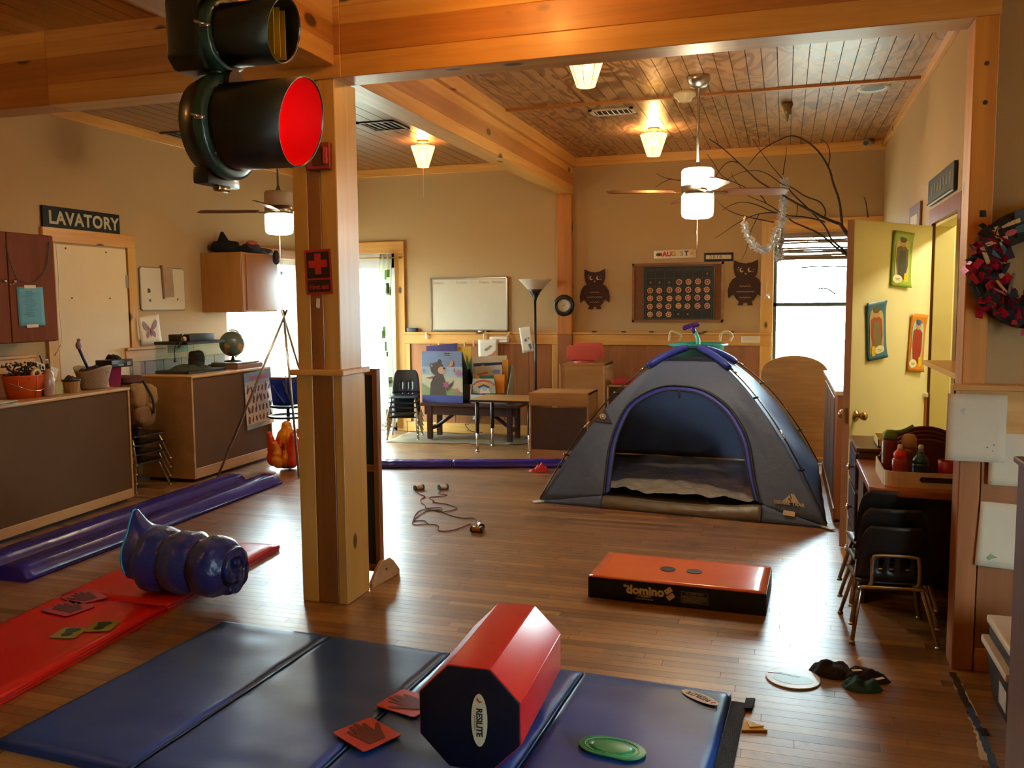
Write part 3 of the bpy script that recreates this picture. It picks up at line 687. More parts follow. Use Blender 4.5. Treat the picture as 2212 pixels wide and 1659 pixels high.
# domino block
dm = thing('foam_block', 'orange topped navy domino foam block on the wood floor', 'foam block', (-.51, 4.64, 0))
d0, d1 = Vector((-.966, 4.40, 0)), Vector((-.058, 4.362, 0)); dx = (d1-d0).normalized(); dy = Vector((-dx.y, dx.x, 0)); DL = (d1-d0).length; DD = .47; DH = .118
cs = [d0, d0+dx*DL, d0+dx*DL+dy*DD, d0+dy*DD]
slab(cs, 0, DH-.006).build('body', VNAVY, dm, .008, 2); puff(cs[0]+dx*.004+dy*.004, cs[1]-dx*.004+dy*.004, cs[2]-dx*.004-dy*.004, cs[3]+dx*.004-dy*.004, DH-.006, DH, 16, .002).build('top_cover', vinyl('orange_vinyl', '#ea7a44', .2, .04), dm)
MD = frame(d0+dy*DD*.5+Vector((0, 0, DH+.0035)), dx, dy)
for u in (.42, .575): blob(ell(u*DL, 0, .041, .041, 24), 0, .0015, MD, 'black_dot', VNAVY, dm)
MF = frame(d0-dy*.0012, dx, Vector((0, 0, 1))); IV = mat('cream_ink', '#d9cda0', .6)
text('the', .022, MF @ Matrix.Translation((.205, .085, 0)), 'lettering', IV, dm, bold=.0006)
text('domino', .062, MF @ Matrix.Translation((.305, .066, 0)), 'lettering', IV, dm, bold=.003, spacing=1.02)
text("BY NORBERT'S", .0105, MF @ Matrix.Translation((.30, .037, 0)), 'lettering', IV, dm, bold=.0003)
text('www.norberts.net', .0125, MF @ Matrix.Translation((.30, .024, 0)), 'lettering', IV, dm)
for cx_, cz_ in ((.425, .08), (.437, .05)):
    mb = MB(); mb.M = MF @ Matrix.Translation((cx_, cz_, 0)) @ Matrix.Rotation(math.radians(38), 4, 'Z'); mb.prism(rrect(-.02, .02, -.013, .013, .003), 0, .0008, 'z'); q = mb.build('domino_mark', IV, dm)
    for sx2 in (-.009, .009):
        mb = MB(); mb.M = MF @ Matrix.Translation((cx_, cz_, .0008)) @ Matrix.Rotation(math.radians(38), 4, 'Z'); mb.prism(ell(sx2, .003, .0025, .0025, 8), 0, .0006, 'z'); mb.build('spot', VNAVY, q)
GREYI = mat('grey_ink', '#8f8a78', .6)
mb = MB(); mb.M = MF
for b in ((.49, .626, .028, .030), (.49, .626, .083, .085), (.49, .492, .028, .085), (.624, .626, .028, .085)): mb.prism([(b[0], b[2]), (b[1], b[2]), (b[1], b[3]), (b[0], b[3])], 0, .0008, 'z')
for k in range(6): mb.prism([(.497, .034+k*.0058), (.619-(k == 0)*.02, .034+k*.0058), (.619-(k == 0)*.02, .0365+k*.0058), (.497, .0365+k*.0058)], 0, .0008, 'z')
mb.build('warning_print', GREYI, dm); text('WARNING', .014, MF @ Matrix.Translation((.558, .0755, 0)), 'lettering', GREYI, dm, bold=.0005, spacing=1.5)

# red mat
rm = thing('red_mat', 'long red gym mat under the rolled sleeping bag', 'gym mat', (-3.3, 3.6, 0))
def rq(v): return (Vector((-3.756, 4.72, 0)).lerp(Vector((-3.49, 2.2, 0)), v), Vector((-3.05, 4.745, 0)).lerp(Vector((-2.882, 2.2, 0)), v))
for a, b in ((0, .455), (.458, 1)):
    p0, p1 = rq(a); q0, q1 = rq(b); puff(p0, p1, q1, q0, .001, .042, 18, .003, a*5).build('panel', VRED, rm)
    MB().tube([p1+Vector((.003, 0, .02)), q1+Vector((.003, 0, .02))], .004, 6).build('seam_piping', mat('red_piping', '#a81410', .35), rm)
# purple balance beams
def fbeam(label, a, b, w, h, group='purple foam balance beams', split=None, tw=.62):
    a, b = Vector(a), Vector(b); d = (b-a).normalized(); s = Vector((d.y, -d.x, 0)); r = thing('foam_balance_beam', label, 'balance beam', (a+b)/2, 0, group); L = (b-a).length
    parts = [(0, L)] if not split else [(0, split-.004), (split+.004, L)]
    for p, q in parts:
        mb = MB(); n = 40; prof = [(-w/2, 0), (-w/2, .022), (-w/2*tw, h*.92), (-w/2*tw+.012, h), (w/2*tw-.012, h), (w/2*tw, h*.92), (w/2, .022), (w/2, 0)]
        m = len(prof)
        for i in range(n+1):
            c = a+d*(p+(q-p)*i/n)
            for x, z in prof:
                wob = mnoise.noise(Vector((i*.55, x*20, z*9)))*.006 if z > .03 else 0
                mb.v.append(tuple(c+s*(x+wob)+Vector((0, 0, z+(wob*.8 if z > .03 else 0)))))
        for i in range(n):
            for k in range(m): mb.f.append((i*m+k, i*m+(k+1) % m, (i+1)*m+(k+1) % m, (i+1)*m+k)); mb.sm.append(k not in (7,))
        mb.f.append(tuple(range(m-1, -1, -1))); mb.f.append(tuple(range(n*m, n*m+m))); mb.sm += [False, False]
        mb.build('beam_section', VPUR, r)
        MB().tube([a+d*p+s*(w/2)+Vector((0, 0, .02)), a+d*q+s*(w/2)+Vector((0, 0, .02))], .005, 6).build('seam_piping', VPUR, r)
    return r
fbeam('purple foam beam lying nearest the red mat', (-4.19, 3.76, 0), (-4.29, 6.56, 0), .24, .085)
fbeam('purple foam beam beside the brown cabinet backs', (-4.48, 3.3, 0), (-4.585, 6.47, 0), .25, .085)
fbeam('long purple foam beam across the floor in front of the stacked chairs', (-3.9, 7.46, 0), (-1.98, 8.0, 0), .2, .065, None, .92)

# printed hand and foot mats
HAND = [(-.30, -.5), (-.33, -.1), (-.36, .2), (-.37, .38), (-.31, .41), (-.26, .36), (-.22, .12), (-.20, .44), (-.17, .56), (-.09, .57), (-.06, .46), (-.04, .14), (-.01, .5), (.02, .62), (.1, .62), (.12, .5), (.11, .14), (.16, .42), (.21, .5), (.28, .48), (.27, .36), (.24, .0), (.36, .14), (.48, .28), (.55, .26), (.54, .17), (.40, -.08), (.28, -.34), (.2, -.5)]
FOOT = [(-.16, -.5), (-.26, -.4), (-.27, -.2), (-.2, 0), (-.3, .2), (-.36, .4), (-.33, .5), (-.26, .5), (-.22, .45), (-.19, .53), (-.1, .54), (-.07, .47), (-.03, .54), (.05, .54), (.08, .46), (.12, .53), (.22, .5), (.27, .42), (.32, .42), (.33, .3), (.22, .1), (.17, -.1), (.2, -.35), (.1, -.5)]
def print_mat(name, label, px, z, rot, w, l, c1, c2, poly, flip=1, group=None):
    c = fl(px[0], px[1], z); r = thing(name, label, 'floor marker', (c.x, c.y, z), 0, group)
    M = Matrix.Translation((c.x, c.y, z)) @ Matrix.Rotation(math.radians(rot), 4, 'Z')
    blob(rrect(-w/2, w/2, -l/2, l/2, .014), 0, .005, M, 'rubber_mat', mat(c1+'_rubber', c1, .5, bump=.05), r, .0015, 1)
    blob([(flip*x*w*.8, y*l*.74) for x, y in poly], .005, .0066, M, 'print', mat(c2+'_print', c2, .6), r)
    return r
print_mat('hand_marker', 'red rubber hand marker alone on the blue mat', (793, 1587), .047, 62, .165, .19, '#b6332e', '#5d1512', HAND)
print_mat('hand_marker', 'red rubber hand marker half hidden behind the octagon tumbler', (882, 1520), .047, 75, .165, .19, '#b6332e', '#5d1512', HAND, -1)
print_mat('hand_marker', 'pink hand marker at the far edge of the red mat', (181, 1291), .047, 66, .165, .2, '#b03a4a', '#5a1516', HAND, -1)
print_mat('hand_marker', 'pink hand marker nearer the camera on the red mat', (147, 1315), .047, 80, .165, .2, '#b03a4a', '#5a1516', HAND)
print_mat('foot_marker', 'yellow green foot marker at the edge of the red mat', (221, 1354), .047, 20, .122, .128, '#8f8a34', '#1f3a22', FOOT)
print_mat('foot_marker', 'yellow green foot marker nearer the camera', (149, 1368), .047, 14, .122, .128, '#8f8a34', '#1f3a22', FOOT, -1)
# green kidney shaped stepping pad
c = fl(1322, 1619, .045); t = thing('stepping_pad', 'green kidney shaped rubber pad on the blue mat', 'stepping pad', (c.x, c.y, .045))
def kid(s): return [(s*(.118*math.cos(a)), s*(.072*math.sin(a)*(1-.18*math.exp(-(math.cos(a)*2.2)**2)*(1 if math.sin(a) < 0 else .25)))) for a in [2*PI*i/36 for i in range(36)]]
MK = Matrix.Translation((c.x, c.y, .048)) @ Matrix.Rotation(math.radians(-8), 4, 'Z'); GRN = mat('green_rubber', '#1f8a54', .35, bump=.05)
blob(kid(1), 0, .006, MK, 'pad', GRN, t, .002, 2)
MB().tube([MK @ Vector((x, y, .0065)) for x, y in kid(.8)], .0022, 6, True).build('rim_line', mat('light_green_rubber', '#3fae77', .35), t)
mb = MB(); mb.M = MK; mb.lathe([(0, .012), (.06, .009), (.088, .005)], 28, (0, 0, 0), 1, .62); mb.build('dome', GRN, t)
# floor disc
c = fl(1713, 1466, 0); t = thing('floor_disc', 'pale round picture disc lying on the sunlit floor', 'disc', (c.x, c.y, 0))
M = Matrix.Translation((c.x, c.y, 0.0005)); blob(ell(0, 0, .108, .108, 36), 0, .006, M, 'board', mat('disc_white', '#dfe3dc', .25), t, .001, 1)
blob([(x, y) for x, y in ell(0, -.02, .08, .05, 20)], .006, .0068, M, 'picture', mat('disc_blue', '#9cc8c4', .3), t); blob([(-.1, .02), (-.05, .035), (.03, .01), (.02, 0), (-.05, .02)], .006, .0075, M, 'picture', mat('disc_slate', '#5b6d80', .3), t)
# crumpled dark gloves
c = fl(1833, 1468, 0); t = thing('cloth_heap', 'crumpled black cloth with teal lining on the floor by the chairs', 'cloth heap', (c.x, c.y, 0))
def heap(mb, cx, cy, rx, ry, h, seed, n=28):
    mb.sheet(lambda u, v: (cx+rx*v*math.cos(2*PI*u)*(1+.22*mnoise.noise(Vector((math.cos(2*PI*u)*1.6, math.sin(2*PI*u)*1.6, seed)))), cy+ry*v*math.sin(2*PI*u)*(1+.22*mnoise.noise(Vector((math.cos(2*PI*u)*1.6, math.sin(2*PI*u)*1.6, seed+4)))),
             .002+max(0, h*(1-v**3)*(.75+.7*mnoise.noise(Vector((v*math.cos(2*PI*u)*2.4, v*math.sin(2*PI*u)*2.4, seed)))))), n, 12, True, True); return mb
DCL = mat('charcoal_cloth', '#1d191d', .9, bump=.4, bs=30)
heap(MB(), c.x-.06, c.y+.05, .09, .07, .055, 1.0).build('glove', DCL, t); heap(MB(), c.x+.06, c.y+.02, .1, .055, .05, 5.0).build('glove', DCL, t); heap(MB(), c.x+.04, c.y-.07, .075, .05, .045, 9.0).build('lining', mat('teal_cloth', '#154c60', .8, bump=.4, bs=30), t)
for dx_, dy_, rz in ((.045, .1, 1.2), (.03, -.02, .4), (.11, -.08, .7)):
    mb = MB(); mb.M = Matrix.Translation((c.x+dx_, c.y+dy_, .052)) @ Matrix.Rotation(rz, 4, 'Z'); mb.box(-.02, .02, -.007, .007, -.001, .001); mb.build('fabric_tag', PAPER, t)
# yellow folded scrap
c = fl(1628, 1572, 0); t = thing('paper_scrap', 'yellow folded triangle scrap beside the blue mat', 'scrap', (c.x, c.y, 0))
M = Matrix.Translation((c.x, c.y, 0)); YS = mat('yellow_foam', '#f2da5c', .6)
blob([(-.04, -.045), (.05, -.02), (-.035, .05)], .001, .008, M, 'scrap', YS, t, .001, 1); blob([(-.02, -.02), (.035, -.012), (-.018, .03)], .008, .014, M @ Matrix.Rotation(.3, 4, 'Z'), 'fold', mat('pale_foam', '#efe3a8', .6), t, .001, 1)
# floor tape along the right
t = thing('floor_tape', 'worn dark and blue tape line on the floor at lower right', 'floor tape', fl(2120, 1590, 0))
pts = [fl(*q, .001) for q in ((2057, 1452), (2075, 1490), (2092, 1528), (2110, 1562), (2128, 1605), (2148, 1657), (2165, 1720))]
def ribbon(ps, w, z, m, name, par, jag=0.0):
    mb = MB(); vs = []
    for i, p in enumerate(ps):
        d = (ps[min(i+1, len(ps)-1)]-ps[max(i-1, 0)]).normalized(); s = Vector((d.y, -d.x, 0))*w/2
        j = rnd.uniform(-jag, jag); vs += [(p.x-s.x*(1+j), p.y-s.y*(1+j), z), (p.x+s.x*(1-j), p.y+s.y*(1-j), z)]
    mb.add(vs, [(2*i, 2*i+1, 2*i+3, 2*i+2) for i in range(len(ps)-1)]); return mb.build(name, m, par, solid=.0006)
ribbon(spline(pts[:4], 5), .026, .0012, mat('dark_tape', '#2b2118', .7, var=.4, ns=30), 'tape', t, .25)
ribbon(spline(pts[2:], 8), .024, .0016, mat('blue_tape', '#35588f', .6, var=.35, ns=30), 'tape', t, .3)
ribbon(spline(pts[2:], 8), .030, .0011, mat('tape_residue', '#cfc6ae', .8), 'tape_edge', t, .5)
MB().prism([(0, 0), (.03, .01), (.026, .06), (-.006, .05)], .0015, .004, 'z').build('tape', BLACK, t, world=False); bpy.data.objects[t.children[-1].name].location = fl(2092, 1530, 0)-fl(2120, 1590, 0)

# sleeping bag roll
c = fl(368, 1290, .042); sb = thing('sleeping_bag', 'rolled navy quilted sleeping bag with a blue zip on the red mat', 'sleeping bag', (c.x, c.y, .042))
SBM = mat('navy_nylon', '#16276a', .32, var=.15, ns=5, bump=.45, bs=34, sheen=.15)
e0 = fl(285, 1284, .045)+Vector((.0, .13, .0)); e1 = fl(470, 1306, .045)+Vector((0.0, .14, 0)); axd = (e1-e0).normalized(); nrm = Vector((-axd.y, axd.x, 0)); LB = (e1-e0).length
def skin(u, v):                           # quilted outer skin: three puffed baffles, rounded into the rolled end
    th = 2*PI*u; b = abs(math.sin(PI*(v*3.0+.02)))**.5; R0 = .178-.022*v
    r = R0*(.80+.22*b)
    if v > .86: r *= 1-.26*((v-.86)/.14)**2
    if v < .1: r *= 1-.35*((.1-v)/.1)**2
    r += .012*mnoise.noise(Vector((math.cos(th)*2.2, math.sin(th)*2.2, v*8)))+.006*(1-b)*mnoise.noise(Vector((th*6, v*4, 1.0)))
    p = e0+axd*(v*LB)+nrm*(r*math.cos(th)*1.06)+Vector((0, 0, R0*.93+r*math.sin(th)*.97)); p.z = max(p.z, .052); return tuple(p)
mb = MB(); mb.sheet(skin, 56, 60, True, True); mb.build('quilted_roll', SBM, sb)
def spir(s, v):
    th = 1.2-s*2*PI*1.5; r = .022+.092*s; k = .012*mnoise.noise(Vector((th*2, v*5, 2.0)))
    return tuple(e0+axd*(LB*(.70+.315*v)+.012*math.sin(PI*s)+k)+nrm*((r+k)*math.cos(th))+Vector((0, 0, .15+(r+k)*math.sin(th))))
mb = MB(); mb.sheet(spir, 80, 10); mb.build('rolled_end', SBM, sb, solid=.044)
mb = MB(); mb.sheet(lambda u, v: tuple(e0-axd*.002+nrm*(.15*v*math.cos(2*PI*u))+Vector((0, 0, .17+.148*v*math.sin(2*PI*u)))), 28, 4, True, True); mb.build('left_end', SBM, sb)
def flap(u, v):
    a = math.radians(205-150*u); base = e0-axd*(.012)+nrm*(.17*math.cos(a))+Vector((0, 0, .165+.165*math.sin(a)))+axd*.012
    h = .105*math.exp(-((u-.66)/.11)**2)+.006
    q = base+Vector((0, 0, h*v))-axd*.03*math.sin(PI*u)*v+axd*(.06*(1-v)); q.z = max(q.z, .055); return tuple(q)
mb = MB(); mb.sheet(flap, 34, 10); mb.build('flap', SBM, sb, solid=.014)
MB().tube([Vector(flap(i/40, 1.0))+Vector((0.004, -.012, .002)) for i in range(2, 39)], .0055, 6).build('zip', mat('cyan_zip', '#2f9cc4', .45), sb)

# rope toy: four small tubes with tangled cords
rt = thing('tube_rope_toy', 'four small foil tubes on tangled brown strings on the floor', 'rope toy', fl(960, 1105, 0))
def cup(px, ang, col, L=.075, r=.02):
    c = fl(px[0], px[1], 0); d = Vector((math.cos(ang), math.sin(ang), 0)); a = c-d*L/2+Vector((0, 0, r)); b = c+d*L/2+Vector((0, 0, r))
    t = MB().tube([a, b], r, 16).build('tube', mat(col+'_tube', col, .3, .3), rt)
    for q in (a, b): MB().cyl(q-d*.006, q+d*.006, r*1.12, n=16).build('end_band', mat('teal_band', '#24506a', .5), t)
cup((905, 1058), .9, '#b9b2a0'); cup((957, 1057), .85, '#e4e4ea'); cup((1038, 1141), 2.1, '#dfe2ea'); cup((1030, 1149), .05, '#b98a48')
CORD = mat('brown_cord', '#6a4a44', .8)
def cord(px): MB().tube(spline([fl(x, y, .005) for x, y in px], 5), .0035, 6).build('string', CORD, rt)
cord([(900, 1063), (908, 1068), (918, 1072), (909, 1079), (911, 1086), (919, 1092), (921, 1098), (950, 1096), (953, 1101), (925, 1103), (903, 1115), (891, 1128), (897, 1134), (922, 1132), (946, 1135), (948, 1146), (975, 1146), (1000, 1138), (1017, 1132), (1017, 1142)])
cord([(952, 1060), (948, 1066), (966, 1070), (930, 1074), (930, 1077), (938, 1082), (936, 1085), (965, 1089), (985, 1096), (984, 1100), (955, 1105), (930, 1101), (905, 1104), (893, 1124), (915, 1124), (924, 1131)])
cord([(946, 1100), (960, 1107), (975, 1114), (1000, 1119), (1022, 1119), (1030, 1124), (1037, 1134)])

# leaning board on feet behind the post
ep0, ep1 = Vector((-2.138, 4.36, 0)), Vector((-3.038, 4.46, 0)); ed = (ep1-ep0).normalized(); en = Vector((ed.y, -ed.x, 0)); EL = .42; EH = 1.2
es_ = thing('standing_board', 'tall chalkboard divider with wooden frame standing behind the post', 'divider', ep0)
EW = wood('divider_wood', '#9a6236', '#7d4a24', 'z')
def ebox(a0, a1, t0, t1, z0, z1):
    vs = []
    for z in (z0, z1): vs += [ep0+ed*a0+en*t0+Vector((0, 0, z)), ep0+ed*a1+en*t0+Vector((0, 0, z)), ep0+ed*a1+en*t1+Vector((0, 0, z)), ep0+ed*a0+en*t1+Vector((0, 0, z))]
    return MB().add(vs, [(0, 3, 2, 1), (4, 5, 6, 7), (0, 1, 5, 4), (1, 2, 6, 5), (2, 3, 7, 6), (3, 0, 4, 7)])
ebox(.03, EL-.03, -.006, .006, .08, EH-.03).build('panel', mat('dark_green_chalkboard', '#1e2420', .7), es_)
for b in ((0, .035, -.018, .018, .05, EH), (EL-.035, EL, -.018, .018, .05, EH)): ebox(*b).build('stile', EW, es_, .003, 1)
for b in ((0.03, EL-.03, -.016, .016, EH-.035, EH), (0.03, EL-.03, -.016, .016, .62, .66), (.03, EL-.03, -.016, .016, .05, .09)): ebox(*b).build('crossbar', EW, es_, .003, 1)
for a in (-.012, EL-.01):
    Mx = frame(ep0+ed*a, en, Vector((0, 0, 1))); blob([(-.145, 0), (.145, 0), (.145, .03), (.08, .1), (.04, .125), (-.04, .125), (-.08, .1), (-.145, .03)], -.011, .011, Mx, 'foot', wood('pale_plywood_foot', '#d2b48c', '#b89468', 'x'), es_, .003, 1)
    MB().cyl(ep0+ed*(a-.014)+Vector((0, 0, .07)), ep0+ed*(a-.011)+Vector((0, 0, .07)), .006, n=8).build('bolt', BLACK, es_)
# ------------------------------------------------------------------ tent
TG = cloth('grey_tent_nylon', '#7088b6', .5, .5, .06, .35, 9.0); TM = mesh_fabric('tent_net', '#2a2422', .28); TB = mat('blue_tent_tape', '#2236a8', .5, bump=.1); TDK = mat('black_piping', '#15141a', .6)
CFL, CFR, CBR, CBL = Vector((-1.80, 6.46, .02)), Vector((.305, 6.215, .02)), Vector((.33, 8.66, .02)), Vector((-1.79, 8.78, .02))
TC = (CFL+CFR+CBR+CBL)/4; TC.z = 0; HT = 1.135
tent = thing('dome_tent', 'grey dome tent with blue arched doorway pitched on the wood floor', 'tent', (TC.x, TC.y, 0))
def pole(c, v):                        # v: 0 at the ground corner, 1 at the crown
    r = 1-v; p = TC.lerp(c, r); p.z = .02+HT*(1-r**1.75); return p
def panelpt(ca, cb, u, v, sag=.05):
    a, b = pole(ca, v), pole(cb, v); p = a.lerp(b, u); mid = (a+b)/2; inw = Vector((TC.x-mid.x, TC.y-mid.y, 0))
    inw = inw.normalized() if inw.length > 1e-4 else inw
    k = 4*u*(1-u); p = p+inw*(sag*k*(1-v)*v*3)
    w = mnoise.noise(Vector((p.x*3, p.z*5, p.y*3)))*.012*k; return p+Vector((w, w, w*.5))
VT = .77
for ca, cb in ((CFR, CBR), (CBR, CBL), (CBL, CFL)):
    MB().sheet(lambda u, v: tuple(panelpt(ca, cb, u, v*VT)), 26, 26).build('wall_panel', TG, tent, solid=.002)
for ca, cb in ((CFR, CBR), (CBR, CBL), (CBL, CFL), (CFL, CFR)):
    MB().sheet(lambda u, v: tuple(panelpt(ca, cb, u, VT+v*(.985-VT))), 16, 8).build('net_panel', TM, tent)
# front panel: a ring between the doorway arch and the tent's outline
fn = (CFR-CFL).cross(panelpt(CFL, CFR, .5, .5)-CFL).normalized()
ARCH = [(1303, 1070), (1304.6, 1056), (1309, 1010), (1315.6, 964.8), (1330, 920.5), (1355, 876), (1393, 849), (1431, 835), (1463, 833), (1504, 838), (1539, 852.5), (1577, 882.5), (1605, 923.7), (1621, 965), (1630.5, 1028), (1641, 1080), (1646, 1090)]
inner = spline([onP(x, y, CFL, fn) for x, y in ARCH], 4); NI = len(inner)
def outer(t):
    if t < .38: return panelpt(CFL, CFR, 0, t/.38*VT)
    if t < .62: return panelpt(CFL, CFR, (t-.38)/.24, VT)
    return panelpt(CFL, CFR, 1, (1-t)/.38*VT)
def fpt(u, v):
    i = u*(NI-1); k = min(int(i), NI-2); a = inner[k].lerp(inner[k+1], i-k); b = outer(u)
    p = a.lerp(b, v); w = (mnoise.noise(Vector((p.x*4, p.z*4, 1.7)))*.016+mnoise.noise(Vector((p.x*11+p.z*8, p.z*3, 4.1)))*.008)*math.sin(PI*v); return (p.x, p.y+w, max(.015, p.z+w*.3))
MB().sheet(fpt, NI, 14).build('front_panel', TG, tent, solid=.002)
ctr = onP(1472, 980, CFL, fn)
fo = Vector((fn.x, fn.y, fn.z)); fo = fo if fo.y < 0 else -fo
band = [p+fo*.006 for p in inner]
def bpt(u, v):
    i = u*(NI-1); k = min(int(i), NI-2); a = band[k].lerp(band[k+1], i-k); d = (ctr-a).normalized(); return tuple(a+d*(.012+v*.042))
MB().sheet(bpt, NI, 3).build('door_band', TB, tent, solid=.002)
MB().tube([p+(ctr-p).normalized()*.006 for p in band], .009, 6).build('door_piping', TDK, tent); MB().tube([Vector(bpt(i/(NI-1), 1.0)) for i in range(NI)], .005, 6).build('door_zip', TDK, tent)
# bathtub floor and the door flap spilling over the sill
fz = lambda p, z: Vector((p.x, p.y, z))
MB().sheet(lambda u, v: tuple(fz(CFL.lerp(CFR, u).lerp(CBL.lerp(CBR, u), v*.9+.08), .012+.02*abs(mnoise.noise(Vector((u*6, v*6, 2)))))), 30, 30).build('tent_floor', mat('tent_floor_poly', '#857f76', .3, bump=.5, bs=25, coat=.3), tent)
gA = lambda p: CFL.lerp(CFR, max(0, min(1, (Vector((p.x, p.y, 0))-Vector((CFL.x, CFL.y, 0))).dot(Vector((CFR.x-CFL.x, CFR.y-CFL.y, 0)))/(Vector((CFR.x-CFL.x, CFR.y-CFL.y, 0)).length_squared))))
i0, i1 = inner[0], inner[-1]; g0_, g1_ = gA(i0), gA(i1)
def sill(u, v):
    a = i0.lerp(i1, u)-Vector((0, 0, .03*math.sin(PI*u))); b = g0_.lerp(g1_, u)+Vector((0, -.01, -.012)); p = a.lerp(b, v)
    return (p.x, p.y-.02*math.sin(PI*v), max(.006, p.z+.008*mnoise.noise(Vector((u*9, v*3, 4)))))
MB().sheet(sill, 40, 8).build('door_sill', mat('brown_grey_nylon', '#5c564e', .4, bump=.4, bs=20), tent, solid=.002)
for c_, i_, g_ in ((CFL, i0, g0_), (CFR, i1, g1_)):
    MB().sheet(lambda u, v: tuple(Vector((c_.x, c_.y, .012)).lerp(i_.lerp(Vector((g_.x, g_.y-.004, .008)), v), u)), 12, 4).build('skirt_panel', TG, tent, solid=.002)
q0, q1, q2, q3 = fl(1302, 1062, .05), fl(1640, 1092, .05), fl(1632, 1008, .05), fl(1345, 1000, .05)
def flapf(u, v):
    p = q0.lerp(q1, u).lerp(q3.lerp(q2, u), v); return (p.x, p.y, .055+.03*(1-v)+.028*mnoise.turbulence(Vector((u*7, v*5, 1.3)), 3, False)*(1-v*.6))
MB().sheet(flapf, 60, 36, False).build('door_flap', mat('crinkled_silver_nylon', '#b8b2a8', .2, .1, bump=.8, bs=40), tent)
# poles, sleeves, clips, feet
for ca in (CFL, CFR, CBR, CBL):
    off = Vector((ca.x-TC.x, ca.y-TC.y, 0)).normalized()
    MB().tube([pole(ca, i/24)+off*(.045*math.sin(PI*min(1, i/20)))+Vector((0, 0, .012)) for i in range(25)], .0055, 8).build('pole', mat('black_fibreglass_pole', '#0e0d0d', .3, .2), tent)
    sl = MB().tube([pole(ca, v)+off*.02+Vector((0, 0, .012)) for v in [.70+.26*i/8 for i in range(9)]], .03, 10, taper=[.8]+[1]*7+[.8]).build('pole_sleeve', TB, tent)
    for v in (.18, .5): MB().tube([pole(ca, v)+off*.008, pole(ca, v)+off*.055+Vector((0, 0, .012))], .009, 6).build('clip', BLACK, tent)
    for v in (.3, .66): MB().tube([pole(ca, v)+off*.045+Vector((0, 0, .012)), pole(ca, v+.035)+off*.045+Vector((0, 0, .012))], .0075, 8).build('ferrule', CHROME, tent)
    f = Vector((ca.x, ca.y, .008)); mb = MB(); d = off; s = Vector((-d.y, d.x, 0)); mb.add([f-s*.03-d*.06, f+s*.03-d*.06, f+s*.02+d*.06, f-s*.02+d*.06]+[f-s*.03-d*.06+Vector((0, 0, .012)), f+s*.03-d*.06+Vector((0, 0, .012)), f+s*.02+d*.06+Vector((0, 0, .006)), f-s*.02+d*.06+Vector((0, 0, .006))], [(0, 3, 2, 1), (4, 5, 6, 7), (0, 1, 5, 4), (1, 2, 6, 5), (2, 3, 7, 6), (3, 0, 4, 7)])
    mb.build('foot_strap', mat('white_webbing', '#cdd6de', .6), tent)
MB().tube([pole(CFL, .95)+Vector((0, 0, .02)), TC+Vector((0, -.03, HT+.03)), pole(CFR, .95)+Vector((0, 0, .02))], .008, 6).build('crown_strap', BLACK, tent)
def pix(p):
    v = Vector(p)-CAMP; z = v.dot(FWD); return CX+FOC*v.dot(RGT)/z, CY-FOC*v.dot(UPV)/z
_grid = [(u/90, v/40) for u in range(91) for v in range(41)]
_gp = [(pix(fpt(u, v)), u, v) for u, v in _grid]
def on_panel(px, py):                     # point of the front panel seen at a photo pixel, with its outward normal
    _, u, v = min(_gp, key=lambda g: (g[0][0]-px)**2+(g[0][1]-py)**2)
    p = Vector(fpt(u, v)); du = Vector(fpt(min(1, u+.01), v))-Vector(fpt(max(0, u-.01), v)); dv = Vector(fpt(u, min(1, v+.03)))-Vector(fpt(u, max(0, v-.03)))
    n = du.cross(dv).normalized(); return p, (n if n.dot(CAMP-p) > 0 else -n)
def panel_frame(px, py, off=.006):
    p, n = on_panel(px, py); x = (CFR-CFL)+Vector((0, 0, -.16)); x = (x-n*x.dot(n)).normalized(); return frame(p+n*off, x, n.cross(x))
tri = [(lambda q: q[0]+q[1]*.008)(on_panel(x, y)) for x, y in ((1302, 878), (1322, 915), (1280, 913))]; _n3 = on_panel(1300, 900)[1]
MB().add(tri+[p-_n3*.004 for p in tri], [(0, 1, 2), (5, 4, 3), (0, 3, 4, 1), (1, 4, 5, 2), (2, 5, 3, 0)]).build('corner_patch', mat('navy_patch', '#191b44', .5), tent)
MP = panel_frame(1301, 902, .011); blob(ell(0, 0, .026, .026, 8), 0, .003, MP, 'badge', mat('badge_silver', '#b9b3a4', .4), tent); blob(ell(0, 0, .016, .016, 8), .003, .005, MP, 'badge', BLACK, tent); blob(ell(0, 0, .010, .010, 8), .005, .006, MP, 'badge', WHITEPL, tent)
MP = panel_frame(1710, 1074, .008); LG = mat('pale_print', '#b7ab97', .6)
blob([(-.06, -.025), (.06, -.025), (.012, .04), (-.008, .042)], 0, .001, MP, 'logo_print', LG, tent); MB().tube([MP @ Vector(p) for p in ((-.012, .03, .002), (-.002, .01, .002), (-.02, .0, .002), (.0, -.015, .002))], .003, 5).build('logo_print', TDK, tent)
text('OZARK TRAIL', .034, panel_frame(1706, 1088, .012), 'lettering', LG, tent, bold=.0014)
blob(rrect(-.04, .04, -.018, .018, .006), 0, .001, panel_frame(1704, 1110, .01), 'care_tag', PAPER, tent)
MB().tube([onP(1468, 848, CFL, fn)+fo*.02, onP(1469, 862, CFL, fn)+fo*.02], .008, 6).build('toggle', BLACK, tent)

